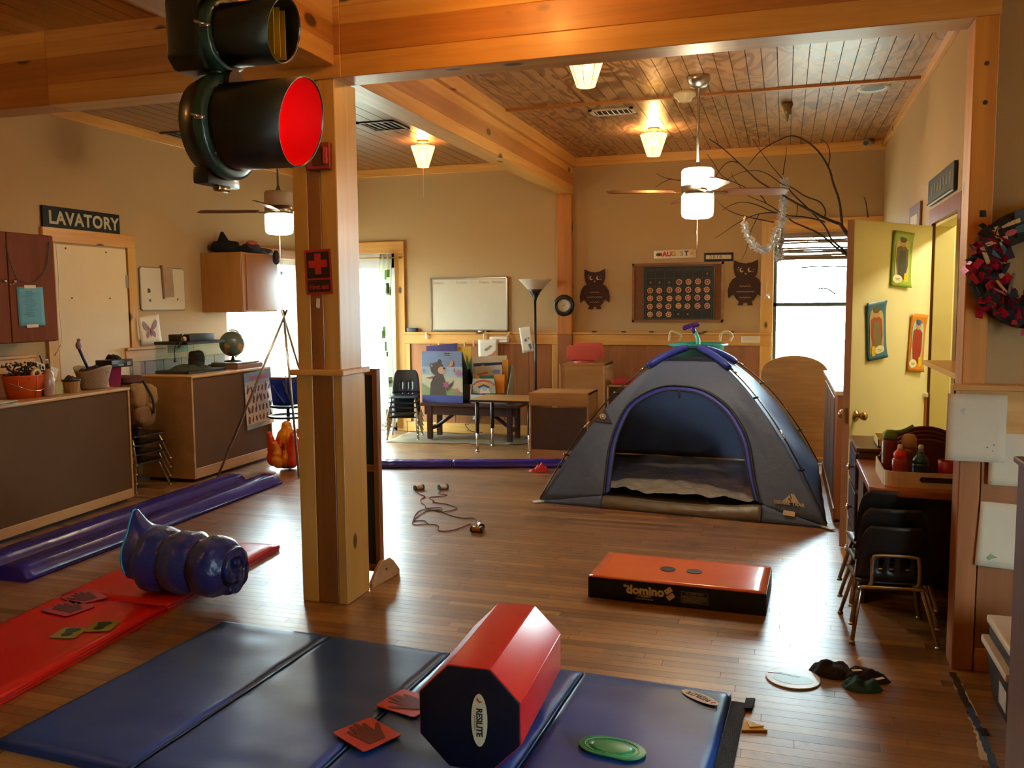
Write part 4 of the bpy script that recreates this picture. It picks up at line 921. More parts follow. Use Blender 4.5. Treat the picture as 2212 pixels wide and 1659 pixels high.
# ------------------------------------------------------------------ behind the tent
TEAL = mat('teal_plastic', '#1f9c90', .4)
tx, ty = onY(1508, 745, 9.15).x, 9.15
tub = thing('garden_tub', 'turquoise plastic tub standing on a cupboard behind the tent', 'tub', (tx, ty, .82))
ztop = onY(1508, 742, 9.15).z
MB().lathe([(.20, ztop-.36), (.262, ztop-.02), (.30, ztop-.02), (.305, ztop), (.268, ztop+.004), (.258, ztop-.012), (.2, ztop-.33), (0, ztop-.335)], 36, (tx, ty, 0)).build('tub', TEAL, tub)
for sx in (-1, 1):
    a = onY(1508+sx*55-8, 737, 9.05); b = onY(1508+sx*55+14, 737, 9.05)
    MB().tube(spline([a, a+Vector((0.01, 0, .07)), (a+b)/2+Vector((0.02*sx, -.02, .1)), b+Vector((.02, 0, .06)), b], 6), .012, 8).build('rope_handle', mat('cream_rope', '#d8c79a', .8, bump=.5, bs=80), tub)
sh = thing('toy_shovel', 'shovel handle with purple grip sticking out of the turquoise tub', 'shovel', (tx, ty, ztop-.3))
MB().tube([(tx+.0, ty, ztop-.3), (tx, ty, ztop+.04), (tx-.03, ty, ztop+.12)], .022, 12).build('shaft', mat('mint_plastic', '#5cc4b0', .35), sh)
g0, g1 = onY(1475, 710, 9.15), onY(1512, 700, 9.15)
MB().tube(spline([g0, (g0*2+g1)/3+Vector((0, 0, .008)), (g0+g1*2)/3+Vector((0, 0, .006)), g1], 6), .024, 12, taper=[.7]+[1]*17+[.75]).build('grip', mat('purple_plastic', '#4a1a86', .25, coat=.4), sh)
MB().tube([(tx-.03, ty, ztop+.11), (g0+g1)/2], .024, 12, taper=[.9, 1.1]).build('grip_neck', mat('purple_plastic', '#4a1a86', .25), sh)
CABW = wood('birch_plywood', '#b98a52', '#a07440', 'x', across=6, rough=.5); CABB = mat('brown_hardboard', '#4a3222', .7, var=.12, ns=20)
def cupboard(label, x0, x1, y0, y1, h, front='#', name='low_cabinet', back=True, toe=.1, inset=.012, m=None, group=None, cap=0.0):
    m = m or CABW; t = thing(name, label, 'cabinet', ((x0+x1)/2, (y0+y1)/2, 0), 0, group)
    MB().box(x0, x0+.02, y0, y1, 0, h).build('side_panel', m, t, .003, 1); MB().box(x1-.02, x1, y0, y1, 0, h).build('side_panel', m, t, .003, 1)
    MB().box(x0, x1, y0, y1, h-.022, h).build('top_panel', m, t, .003, 1); MB().box(x0+.02, x1-.02, y0+.005, y1-.005, .06, .08).build('bottom_panel', m, t)
    if back: MB().box(x0+.02, x1-.02, y0+inset, y0+inset+.01, toe, h-.02-cap).build('back_panel', CABB, t); MB().box(x0+.02, x1-.02, y0+.002, y0+.016, 0.0, toe).build('kick_rail', m, t)
    if cap: MB().box(x0, x1, y0-.012, y0, h-cap, h).build('backsplash', m, t, .02, 2)
    return t
cupboard('brown backed low cabinet with a pale lip left of the tent', -2.415, -1.81, 8.28, 8.72, .675, toe=.1, cap=.13)
cupboard('taller plywood cabinet carrying the pink file holder', -2.29, -1.79, 9.02, 9.45, .915, back=False)
o = bpy.data.objects['low_cabinet.001']; MB().box(-2.27, -1.81, 9.025, 9.04, .06, .9).build('front_panel', CABW, o)
cupboard('cupboard hidden behind the tent, carrying the turquoise tub', tx-.5, tx+.5, 8.92, 9.5, ztop-.37, name='cupboard')
cupboard('low plywood shelf with yellow top beside the tent', -1.76, -1.45, 8.95, 9.4, .70, name='shelf_unit')
t = thing('red_cushion', 'red pad on the low shelf beside the tent', 'cushion', (-1.6, 9.1, .70)); MB().box(-1.72, -1.46, 8.98, 9.3, .701, .76).build('pad', mat('red_fabric', '#a02018', .8), t, .02, 3)
# pink file holder
ph = thing('file_holder', 'pink plastic book holder on the plywood cabinet', 'file holder', (-2.08, 9.2, .915)); PK = mat('coral_pink_plastic', '#c8584c', .4)
MB().lathe([(.12, 0), (.125, .012), (.1, .02), (.06, .04)], 28, (-2.06, 9.22, .915)).build('turntable', PK, ph)
for y_, z_, x_ in ((9.13, 1.1, -2.07), (9.3, 1.12, -2.04)):
    blob(rrect(-.165, .165, .955-z_+.0, z_-z_+.005, .015), -.008, .008, frame((x_, y_, z_), (1, 0, 0), (0, 0, 1)), 'holder_plate', PK, ph, .003, 2)
MB().box(-2.2, -1.92, 9.13, 9.3, .945, .96).build('holder_base', PK, ph)
# red cap on the floor
c = fl(1168, 1018, 0); t = thing('crumpled_hat', 'crumpled red hat on the floor left of the tent', 'hat', (c.x, c.y, 0)); RC = mat('red_cap_fabric', '#b81a1a', .7, bump=.3, bs=40)
heap(MB(), c.x, c.y, .07, .06, .075, 3.0).build('crown', RC, t); heap(MB(), c.x-.05, c.y-.03, .06, .045, .025, 6.0).build('brim', RC, t)
# arched plywood panel
t = thing('arched_panel', 'plywood panel with arched top standing behind the tent', 'divider', (0.1, 8.78, 0))
pz = onY(1715, 770, 8.75).z; xl_, xr_ = onY(1642, 850, 8.75).x, onY(1790, 850, 8.75).x; zs = onY(1790, 810, 8.75).z
poly = [(xl_, 0), (xr_, 0), (xr_, zs)]+[((xl_+xr_)/2+(xr_-xl_)/2*math.cos(a), zs+(pz-zs)*math.sin(a)) for a in [PI*i/20 for i in range(1, 20)]]+[(xl_, zs)]
MB().prism(poly, 8.9, 8.918, 'y').build('panel', wood('oak_ply_panel', '#b38a52', '#98703c', 'x', along=2, across=22, rough=.4), t, .003, 1)
for x_ in (xl_+.06, xr_-.06): MB().box(x_-.03, x_+.03, 8.82, 9.0, 0, .04).build('foot', CABW, t, .003, 1)
# right hand counter cabinet
ct = thing('counter_cabinet', 'pale topped counter cabinet under the bright window', 'cabinet', (.62, 7.2, 0)); CO = wood('counter_side', '#a8683a', '#8c5228', 'z', across=8)
MB().box(.36, .93, 6.42, 8.3, .02, .9).build('body', CO, ct, .004, 1); MB().box(.345, .935, 6.4, 8.32, .9, .93).build('worktop', mat('white_laminate', '#e4e2dc', .25), ct, .005, 2)
for y_ in (6.9, 7.4, 7.9): MB().box(.354, .36, y_-.23, y_+.23, .12, .86).build('door', mat('grey_laminate', '#83786c', .35), ct, .003, 1)
MB().box(.35, .362, 6.42, 8.3, 0.0, .1).build('kick_rail', CO, ct)
heap(MB(), .62, 7.3, .13, .1, .07, 2.0).build('dark_toy', mat('dark_grey_cloth', '#23262a', .7, bump=.4, bs=30)); o = bpy.data.objects['dark_toy']; o.name = 'dark_cloth_bundle'; o.location.z = .93; tag(o, 'dark grey bundle lying on the white counter by the window', 'cloth bundle')
heap(MB(), .74, 6.75, .1, .06, .05, 7.0).build('dark_glove', mat('dark_grey_cloth', '#23262a', .7)); o = bpy.data.objects['dark_glove']; o.location.z = .93; tag(o, 'small black glove lying near the end of the white counter', 'glove')
# ------------------------------------------------------------------ stacking school chairs
CHB = mat('black_chair_plastic', '#0f1014', .38, bump=.08, bs=120); TUBE = mat('worn_chrome_tube', '#bfb29c', .28, 1.0)
def make_chair(h, w=.34, d=.33, bh=.24, name='stacking_chair', lean=.16, shell=None, tube=None):
    shell = shell or CHB; tube = tube or TUBE
    t = thing(name, 'black stacking chair', 'chair')
    def st(u, v):
        x = (u-.5)*w*(1-.06*v); y = -d/2+v*d
        return (x, y, h-.018*math.exp(-((v)/.12)**2)+.006*abs(2*u-1)**3-.012*math.sin(PI*v))
    MB().sheet(st, 12, 12).build('seat', shell, t, solid=.008)
    z0, z1 = h+.015, h+bh
    def bk(u, v):
        ww = w*(.98-.22*v**2.5) if v > .0 else w; r = 1-(max(0, v-.82)/.18)**2*.14
        return ((u-.5)*ww*r, d/2-.02+lean*.5*v**1.3*bh/.24*.5+.03*(1-abs(2*u-1)**2)*.6, z0+(z1-z0)*v)
    mb = MB(); nu, nv = 15, 15
    vs = [bk(i/(nu-1), j/(nv-1)) for j in range(nv) for i in range(nu)]
    fs = [(j*nu+i, j*nu+i+1, (j+1)*nu+i+1, (j+1)*nu+i) for j in range(nv-1) for i in range(nu-1) if not (i in (4, 7, 9) and 2 <= j <= 6)]
    mb.add(vs, fs, True); mb.build('backrest', shell, t, solid=.008)
    r = .0095
    for s in (-1, 1):
        xs = s*(w/2-.03); xf = s*(w/2+.012)
        MB().tube([(xs, d/2-.06, h-.02), (xs, -d/2+.08, h-.02), (xs, -d/2+.06, h-.023), (xs*1.005, -d/2+.045, h-.034), (xs*1.01, -d/2+.038, h-.05), (xf*1.02, -d/2-.03, .012)], r, 8).build('leg', tube, t)
        MB().tube([(xs*.9, -d/2+.1, h-.022), (xs*.95, d/2-.09, h-.022), (xs*.97, d/2-.07, h-.025), (xs*.98, d/2-.058, h-.035), (xs*.99, d/2-.05, h-.05), (xf*1.02, d/2+.06, .012)], r, 8).build('leg', tube, t)
        for y_ in (-d/2-.03, d/2+.06): MB().lathe([(.013, 0), (.014, .006), (.009, .014)], 10, (xf*1.02, y_, 0)).build('glide', STEEL, t)
    MB().tube(spline([(-w*.3, d/2-.02, h-.02), (-w*.3, d/2+.03, h+.02), (-w*.29, d/2+.03, h+bh*.42), (-w*.22, d/2+.033, h+bh*.5), (w*.22, d/2+.033, h+bh*.5), (w*.29, d/2+.03, h+bh*.42), (w*.3, d/2+.03, h+.02), (w*.3, d/2-.02, h-.02)], 4), r*.9, 8).build('back_frame', tube, t)
    MB().tube(spline([(-w/2+.02, d/2-.02, h-.04), (-w/2+.05, d/2+.0, h-.022), (w/2-.05, d/2+.0, h-.022), (w/2-.02, d/2-.02, h-.04)], 4), r*.9, 8).build('cross_rail', tube, t)
    return t
def stack(proto, n, loc, rz, dz, dy, labels, group, tilt=0):
    d = Vector((-math.sin(rz), math.cos(rz), 0))
    for k in range(n):
        o = proto if k == 0 else copy_tree(proto)
        o.location = Vector(loc)+d*(dy*k)+Vector((0, 0, dz*k)); o.rotation_euler = (0, 0, rz); o['label'] = labels[k]; o['group'] = group
stack(make_chair(.27, .33, .30, .27), 3, (.487, 4.345, .001), PI+.07, .075, -.032, ['lowest black chair of the stack under the desk', 'middle black chair of the stack under the desk', 'top black chair of the stack under the desk'], 'black chairs stacked under the desk')
stack(make_chair(.27, .33, .31, .28), 5, (-4.19, 9.2, .012), .28, .056, .004, ['bottom black chair of the five stacked by the patio door', 'second black chair from the bottom of the patio door stack', 'middle black chair of the patio door stack', 'second black chair from the top of the patio door stack', 'top black chair by the patio door with slotted backrest showing'], 'black chairs stacked by the patio door')
CHN = mat('navy_black_plastic', '#0b0d18', .3, coat=.2)
stack(make_chair(.25, .36, .32, .26, shell=CHN), 4, (-5.3, 6.08, .001), PI/2-.06, .078, -.004, ['bottom chair of the stack between the two brown cabinets', 'second chair up in the stack between the brown cabinets', 'third chair up in the stack between the brown cabinets', 'top chair under the tan backpack'], 'chairs stacked between the brown cabinets')

# ------------------------------------------------------------------ open pantry door with posters
H0, F0 = Vector((.935, 6.45, 0)), Vector((.395, 5.725, 0)); dd = (F0-H0).normalized(); dn = Vector((dd.y, -dd.x, 0)); dn = dn if dn.y < 0 else -dn; DW = (F0-H0).length
MDR = frame(H0, dd, (0, 0, 1))            # local z = dd x up
zsgn = 1 if (dd.cross(Vector((0, 0, 1)))).dot(dn) > 0 else -1
door = sroot('door_4', 'open pale pantry door with three cooking posters', H0)
mb = MB(); mb.M = MDR; mb.box(0.004, DW, .01, 2.045, -.045 if zsgn > 0 else 0, 0 if zsgn > 0 else .045); mb.build('door_leaf', mat('cream_door_paint', '#ece4c0', .45, var=.03), door, .002, 1)
mb = MB(); mb.M = MDR; mb.box(DW, DW+.003, .01, 2.045, -.045 if zsgn > 0 else 0, 0 if zsgn > 0 else .045); mb.build('door_edge', mat('raw_door_edge', '#b48a60', .6), door)
kz = onP(1874, 894, H0, dn).z
for s in (1, -1):
    base = H0+dd*(DW-.07)+Vector((0, 0, kz))+dn*(0 if s > 0 else -.045)
    mb = MB(); mb.M = frame(base, dd, (0, 0, 1)) @ (Matrix.Rotation(0, 4, 'X') if zsgn*s > 0 else Matrix.Rotation(PI, 4, 'X'))
    mb.lathe([(.033, 0), (.033, .006), (.016, .012), (.013, .028), (.022, .038), (.027, .052), (.024, .066), (0.0, .07)], 20); mb.build('door_knob', BRASS, door)
mb = MB(); mb.M = MDR; mb.box(DW+.003, DW+.005, kz-.05, kz+.05, -.034 if zsgn > 0 else .011, -.011 if zsgn > 0 else .034); mb.build('latch_plate', BRASS, door)
def poster(label, px, bg, arch, shirt, hair, apron, rot=0, bub=(-.2, -.36), yel=(.22, -.34)):
    cs = [onP(x, y, H0, dn)+dn*.004 for x, y in px]; c = sum(cs, Vector())/4; X = ((cs[1]-cs[0])+(cs[2]-cs[3]))/2; Y = ((cs[0]-cs[3])+(cs[1]-cs[2]))/2
    w, h = X.length, Y.length; M = frame(c, X, Y); M = M if (M.to_3x3() @ Vector((0, 0, 1))).dot(dn) > 0 else M @ Matrix.Scale(-1, 4, (0, 0, 1))
    t = thing('cooking_poster', label, 'poster', c, 0, 'posters on the pantry door')
    mb = MB(); mb.M = M; mb.sheet(lambda u, v: ((u-.5)*w, (v-.5)*h, .004+.014*(abs(2*v-1)**4)*(.4+.6*u)), 8, 16); mb.build('card', mat(bg+'_card', bg, .35), t, solid=.0015)
    z = .0065
    def q(poly, m, n='print'):
        nonlocal z; z += .0004; mb = MB(); mb.M = M; mb.prism([(x*w, y*h) for x, y in poly], z, z+.0004, 'z'); mb.build(n, mat(m+'_ink', m, .5), t)
    q([(-.36, -.42), (.36, -.42), (.36, .2)]+[(.36*math.cos(a), .2+.22*math.sin(a)) for a in [PI*i/10 for i in range(1, 10)]]+[(-.36, .2)], arch)
    q([(-.3, .2), (-.14, .24), (.12, .24), (.28, .18), (.3, -.1), (.2, -.3), (-.22, -.3), (-.32, -.05)], shirt)
    q([(-.12, .16), (.14, .16), (.22, -.05), (.2, -.36), (-.16, -.36), (-.2, -.05)], apron)
    q(ell(0, .3, .15, .075, 14), '#c9956e'); q(ell(0, .36, .17, .06, 14), hair)
    q(ell(bub[0], bub[1], .24, .075, 18), '#efe9d2', 'speech_bubble'); q(rrect(yel[0]-.1, yel[0]+.1, yel[1]-.07, yel[1]+.1, .05), '#e8c52c')
    for k in range(2): q([(bub[0]-.13+.03*k, bub[1]+.012-.026*k), (bub[0]+.12-.02*k, bub[1]+.012-.026*k), (bub[0]+.12-.02*k, bub[1]+.002-.026*k), (bub[0]-.13+.03*k, bub[1]+.002-.026*k)], '#8a8570')
poster('green bordered cooking poster, highest on the pantry door', ((1927, 497), (1970, 505), (1963, 622), (1922, 618)), '#8fae3a', '#c9bc8a', '#5a4f48', '#3a2c22', '#2e3036')
poster('blue bordered cooking poster, nearest the door knob', ((1872, 655), (1911, 648), (1911, 772), (1867, 781)), '#2a6c9c', '#b9a97e', '#a04030', '#5a4632', '#7a6a4e', bub=(.12, -.34), yel=(-.2, -.36))
poster('orange bordered poster of a child in red, rightmost on the door', ((1965, 675), (1998, 681), (1991, 803), (1957, 803)), '#d98a2c', '#a9cbd0', '#a82c24', '#2f4f9c', '#a02820')
# door casing in the right wall
trim(wood('brown_casing', '#8d4a24', '#6e3616', 'z'), (XR-.025, XR, 5.44, 5.54, 0, 2.16), (XR-.025, XR, 5.54, 6.56, 2.06, 2.16), (XR-.025, XR, 6.46, 6.56, 0, 2.06), label='dark brown casing of the pantry doorway')
trim(YEL, (XR, XR+.12, 5.54, 5.56, 0, 2.06), (XR, XR+.12, 6.44, 6.46, 0, 2.06), (XR, XR+.12, 5.54, 6.46, 2.04, 2.06), label='yellow jamb of the pantry doorway')
# sign above it
cs = [onX(x, y, XR-.02) for x, y in ((2007, 392), (2062, 346), (2060, 412), (2009, 443))]; c = sum(cs, Vector())/4
y0_, y1_ = min(p.y for p in cs), max(p.y for p in cs); z0_ = (cs[2].z+cs[3].z)/2; z1_ = (cs[0].z+cs[1].z)/2
t = thing('wall_sign', 'dark framed sign plate above the pantry doorway', 'sign', c)
MB().box(XR-.024, XR-.002, y0_, y1_, z0_, z1_).build('board', mat('dark_sign_green', '#2c322c', .5), t, .003, 1)
for k in range(7): MB().box(XR-.0255, XR-.024, y0_+.08+k*(y1_-y0_-.18)/7, y0_+.08+k*(y1_-y0_-.18)/7+.05, z0_+.05+(k % 3)*.01, z1_-.05).build('lettering', mat('sign_letter', '#6d6348', .6), t)
MB().box(XR-.03, XR-.002, y0_+.02, y1_, z0_+.005, z0_+.014).build('metal_edge', CHROME, t)
cs = [onX(x, y, XR-.01) for x, y in ((1967, 462), (1990, 445))]
t = thing('wall_picture', 'small brown picture on the right wall behind the open door', 'picture', cs[0]); MB().box(XR-.02, XR-.002, min(cs[0].y, cs[1].y), max(cs[0].y, cs[1].y), 2.02, 2.28).build('frame', mat('brown_frame', '#6b4330', .6), t, .003, 1); MB().box(XR-.022, XR-.018, cs[1].y+.12, cs[0].y-.1, 2.05, 2.2).build('picture', PAPER, t)
t = thing('light_switch', 'white switch and small bracket beside the pantry door casing', 'switch', (XR, 4.6, 1.4))
MB().box(XR-.008, XR, 4.7, 4.78, 1.33, 1.45).build('plate', WHITEPL, t, .003, 1); MB().box(XR-.014, XR-.006, 4.73, 4.75, 1.38, 1.41).build('toggle', WHITEPL, t)

# ------------------------------------------------------------------ desk, chest and tray
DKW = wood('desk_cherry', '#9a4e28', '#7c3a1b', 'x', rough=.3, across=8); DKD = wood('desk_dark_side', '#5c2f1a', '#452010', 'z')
dk_ = thing('small_desk', 'cherry brown desk with the white tray, chairs stacked under it', 'desk', (.66, 4.6, 0)); DZ = .70
blob([(.385, 5.0), (.385, 4.26), (.42, 4.235), (.55, 4.205), (.72, 4.19), (.93, 4.185), (.93, 5.0)], DZ-.032, DZ, Matrix(), 'desk_top', DKW, dk_, .005, 2)
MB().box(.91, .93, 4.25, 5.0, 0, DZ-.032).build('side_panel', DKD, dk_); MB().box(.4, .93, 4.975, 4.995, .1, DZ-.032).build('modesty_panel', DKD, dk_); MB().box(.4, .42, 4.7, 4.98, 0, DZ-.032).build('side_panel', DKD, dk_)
dc = thing('drawer_chest', 'dark chest of drawers with round knobs behind the desk', 'chest of drawers', (.65, 5.25, 0))
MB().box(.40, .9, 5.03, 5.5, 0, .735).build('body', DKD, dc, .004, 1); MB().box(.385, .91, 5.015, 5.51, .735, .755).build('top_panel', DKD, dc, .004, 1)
for z0, z1 in ((.04, .26), (.28, .5), (.52, .72)):
    q = MB().box(.384, .40, 5.04, 5.49, z0, z1).build('drawer', mat('slate_drawer_front', '#4a4658', .25), dc, .004, 1)
    mb = MB(); mb.M = Matrix.Translation((.384, 5.2, (z0+z1)/2)) @ Matrix.Rotation(-PI/2, 4, 'Y'); mb.lathe([(.006, 0), (.007, .012), (.018, .018), (.02, .026), (.012, .032), (0, .033)], 16); mb.build('knob', CHROME, q)
t = thing('shallow_box', 'small open yellow box on the dark chest', 'box', (.62, 5.2, .755))
mb = MB(); mb.box(.5, .78, 5.08, 5.32, .756, .76)
for b in ((.5, .505, 5.08, 5.32, .756, .8), (.775, .78, 5.08, 5.32, .756, .8), (.5, .78, 5.08, 5.085, .756, .8), (.5, .78, 5.315, 5.32, .756, .8)): mb.box(*b)
mb.build('box', mat('cream_card_box', '#d9cd90', .6), t)
tr = thing('serving_tray', 'white handled tray on the desk full of drink bottles', 'tray', (.68, 4.5, DZ)); TRM = mat('white_tray_plastic', '#d3c3ac', .35)
o_, i_ = rrect(.45, .91, 4.27, 4.72, .06, 6), rrect(.456, .904, 4.276, 4.714, .055, 6); n = len(o_)
mb = MB(); zt = DZ+.072
mb.add([(x, y, DZ+.001) for x, y in o_]+[(x, y, zt) for x, y in o_]+[(x, y, zt) for x, y in i_]+[(x, y, DZ+.006) for x, y in i_],
       [(i, (i+1) % n, n+(i+1) % n, n+i) for i in range(n)]+[(n+i, n+(i+1) % n, 2*n+(i+1) % n, 2*n+i) for i in range(n)]+[(2*n+i, 2*n+(i+1) % n, 3*n+(i+1) % n, 3*n+i) for i in range(n)]+[tuple(range(4*n-1, 3*n-1, -1)), tuple(range(n))])
mb.build('tray_body', TRM, tr)
blob(rrect(.60, .76, DZ+.028, DZ+.052, .011), -4.2695, -4.2685, Matrix(((1, 0, 0, 0), (0, 0, -1, 0), (0, 1, 0, 0), (0, 0, 0, 1))), 'handle_slot_patch', mat('slot_shade_colour', '#2c1510', .8), tr)  # slot is not cut through; its inner shade is a dark patch
def bottle(label, x, y, prof, m, lid, lidm, extra=None, z=DZ+.007, name='drink_bottle', group='drink bottles in the tray'):
    t = thing(name, label, 'bottle', (x, y, z), 0, group)
    MB().lathe(prof, 20, (x, y, z)).build('body', m, t); MB().lathe(lid, 20, (x, y, z)).build('cap', lidm, t)
    if extra: extra(t, x, y, z)
    return t
def b1(t, x, y, z): MB().lathe([(.011, .155), (.012, .17), (.009, .178), (0, .179)], 12, (x, y, z)).build('spout', WHITEPL, t)
bottle('red drink bottle with bright red cap in the front of the tray', .525, 4.36, [(.03, 0), (.034, .01), (.034, .05), (.03, .06), (.034, .075), (.034, .105), (.028, .115)], mat('red_bottle', '#8e2a20', .3), [(.028, .112), (.027, .14), (.013, .153), (.012, .158)], mat('bright_red_cap', '#d8281a', .35), b1)
bottle('teal drink bottle beside the red one in the tray', .615, 4.37, [(.033, 0), (.036, .01), (.036, .06), (.033, .07), (.036, .08), (.033, .096)], mat('teal_bottle', '#173c44', .35), [(.035, .096), (.033, .115), (.016, .135), (.013, .15)], mat('teal_cap', '#1d5560', .35), b1)
bottle('tall dark red bottle with a green strap at the back of the tray', .495, 4.50, [(.034, 0), (.036, .01), (.036, .17), (.032, .18)], mat('maroon_bottle', '#6a1c1c', .35), [(.033, .18), (.032, .21), (.02, .225), (0, .226)], mat('green_strap', '#5f7d3a', .5), lambda t, x, y, z: MB().tube(spline([(x, y, z+.215), (x+.05, y-.01, z+.222), (x+.1, y-.02, z+.25)], 4), .009, 8).build('strap', mat('green_strap', '#5f7d3a', .5), t))
bottle('clear capped red striped bottle behind the red one', .578, 4.475, [(.036, 0), (.038, .01), (.038, .13), (.034, .15)], mat('striped_bottle', '#7d3530', .35, var=.4, ns=25), [(.036, .15), (.034, .19), (.022, .21), (0, .214)], mat('frosted_cap', '#b08f78', .3))
bottle('black tall bottle at the right end of the tray', .83, 4.4, [(.036, 0), (.038, .01), (.038, .16), (.03, .175)], BLACK, [(.031, .175), (.028, .205), (0, .21)], BLACK)
t = thing('plastic_cup', 'magenta plastic cup standing in the tray', 'cup', (.735, 4.37, DZ+.007)); MB().lathe([(.036, 0), (.047, .11), (.044, .11), (.034, .005), (0, .005)], 24, (.735, 4.37, DZ+.007)).build('cup', mat('magenta_plastic', '#a3123e', .35), t)
for k in range(4):
    yy_ = 4.63+k*.022; R = .19+.008*k; t = thing('oval_plate', ('dark brown oval plate standing upright, ' + ('front one of the four', 'second of the four', 'third of the four', 'rear one of the four')[k]), 'plate', (.68, yy_, DZ+.007), 0, 'brown plates standing in the tray')
    MB().prism([(.68+R*math.cos(a), DZ+.012+(.16+.018*k)*math.sin(a)) for a in [PI*i/24 for i in range(25)]], yy_-.004, yy_+.004, 'y').build('plate', mat('brown_melamine', '#4a1d12', .35), t, .003, 1)
    MB().tube([(.68+R*math.cos(a), yy_, DZ+.012+(.16+.018*k)*math.sin(a)) for a in [PI*i/24 for i in range(25)]], .006, 6).build('rim', mat('brown_melamine_rim', '#6e3420', .3), t)

# ------------------------------------------------------------------ wing wall: papers, wreath, cooler, near cabinet
def wpaper(label, px, Y, m=None, marks=(), name='paper_sheet', cat='paper', group=None, axis='Y', curl=.006):
    cs = [(onY if axis == 'Y' else onX)(x, y, Y) for x, y in px]; c = sum(cs, Vector())/4
    t = thing(name, label, cat, c, 0, group); X = ((cs[1]-cs[0])+(cs[2]-cs[3]))/2; Yv = ((cs[0]-cs[3])+(cs[1]-cs[2]))/2; w, h = X.length, Yv.length
    M = frame(c, X, Yv); tow = CAMP-c
    if (M.to_3x3() @ Vector((0, 0, 1))).dot(tow) < 0: M = M @ Matrix.Scale(-1, 4, (0, 0, 1))
    mb = MB(); mb.M = M; mb.sheet(lambda u, v: ((u-.5)*w, (v-.5)*h, .002+curl*(1-v)**3*(.3+u)+curl*.3*math.sin(5*u+3*v)*(1-v)), 8, 8); mb.build('sheet', m or PAPER, t, solid=.0006)
    for poly, mm in marks:
        mb = MB(); mb.M = M; mb.prism([(x*w, y*h) for x, y in poly], .0035+curl*.55, .0042+curl*.55, 'z'); mb.build('drawing', mm, t)
    return t, M, w, h
GR = mat('pencil_grey', '#8d8a7c', .8); GRN2 = mat('faded_green_ink', '#8f9c7e', .8); DOT = mat('dark_ink_dot', '#6f665c', .8)
wpaper('large blank white paper, highest on the brown panelling', ((2046, 850), (2174, 853), (2172, 1000), (2042, 993)), 3.925, marks=[(ell(.2, -.28, .015, .013, 8), DOT), (ell(.31, -.24, .014, .012, 8), DOT), (ell(.29, -.33, .01, .009, 8), DOT), ([(-.3, .25), (-.2, .3), (-.22, .2)], mat('smudge', '#c4bbaa', .8))])
wpaper('white paper tucked under the large one at the picture edge', ((2137, 936), (2232, 938), (2230, 1052), (2134, 1046)), 3.932)
wpaper('white paper with a faint green scribble, lowest on the panelling', ((2117, 1081), (2208, 1092), (2200, 1230), (2106, 1221)), 3.93, marks=[([(-.25, -.36), (-.1, -.25), (-.15, -.3), (.02, -.34), (-.08, -.36), (-.2, -.4)], GRN2), ([(-.2, -.42), (.35, -.41), (.35, -.43), (-.2, -.44)], mat('faint_green', '#b8bda6', .8))])
# wreath
wc = onY(2232, 580, 3.93); wr = thing('craft_wreath', 'dark craft wreath with red tinsel and foam puzzle pieces on the wing wall', 'wreath', wc); RW = .185
MB().tube([wc+Vector((RW*math.cos(a), -.03, RW*math.sin(a))) for a in [2*PI*i/40 for i in range(40)]], .055, 12, True).build('ring', mat('navy_felt', '#15171f', .95, bump=.8, bs=30), wr)
rr = random.Random(3)
def strips(name, m, n, spread, ln, par, cen=None):
    mb = MB()
    for _ in range(n):
        a = rr.uniform(*spread); p = wc+Vector((RW*math.cos(a), -.07, RW*math.sin(a)))+Vector((rr.gauss(0, .03), rr.uniform(-.02, .02), rr.gauss(0, .03)))
        d = Vector((rr.gauss(0, 1), rr.gauss(0, .4), rr.gauss(0, 1))).normalized()*ln*rr.uniform(.5, 1.2); s = d.cross(Vector((rr.random(), rr.random(), rr.random()))).normalized()*.014
        mb.quad(p-d-s, p+d-s, p+d*.9+s, p-d*.9+s)
    return mb.build(name, m, par)
CEL = mat('red_cellophane', '#a81238', .15, .25, coat=.6)
strips('tinsel', CEL, 150, (2.4, 4.3), .024, wr)['kind'] = 'stuff'
strips('felt_scraps', mat('charcoal_felt', '#22242c', .95), 170, (2.0, 5.0), .022, wr)['kind'] = 'stuff'
def puzzle(px, w, h, ang, fill, shape, sm_):
    c = onY(px[0], px[1], 3.85); M = frame(c, (math.cos(ang), 0, math.sin(ang)), (-math.sin(ang), 0, math.cos(ang)))
    p = blob([(-w, -h), (w, -h), (w, h), (-w, h)], -.006, .004, M, 'foam_square', fill, wr)
    for k in range(5):
        f = -1+.4*k+.2; blob([(f*w-.008, h-.004), (f*w+.008, h-.004), (f*w+.011, h+.012), (f*w-.011, h+.012)], -.007, .007, M, 'puzzle_edge', mat('cream_foam', '#d8b98a', .7), p)
        blob([(-w-.012, f*h-.011), (-w+.004, f*h-.008), (-w+.004, f*h+.008), (-w-.012, f*h+.011)], -.007, .007, M, 'puzzle_edge', mat('cream_foam', '#d8b98a', .7), p)
    blob(shape, .004, .009, M, 'foam_shape', sm_, p)
puzzle((2185, 508), .045, .04, .36, mat('black_foam', '#15130f', .8), ell(0, .01, .022, .012, 10), mat('pink_foam', '#a84452', .7)); puzzle((2158, 545), .045, .04, .36, mat('maroon_foam', '#2a1226', .8), [(0, -.028), (.028, 0), (.024, .02), (.008, .022), (0, .014), (-.008, .022), (-.024, .02), (-.028, 0)], mat('slate_blue_foam', '#38566a', .7))
for a, b, m in (((2152, 606), (2174, 632), '#b98a5a'), ((2132, 617), (2176, 637), '#8e3040'), ((2191, 590), (2178, 634), '#6a5a5a')):
    p, q = onY(*a, 3.84), onY(*b, 3.84); MB().tube([p, q], .006, 6).build('craft_stick', mat(m+'_stick', m, .7), wr)
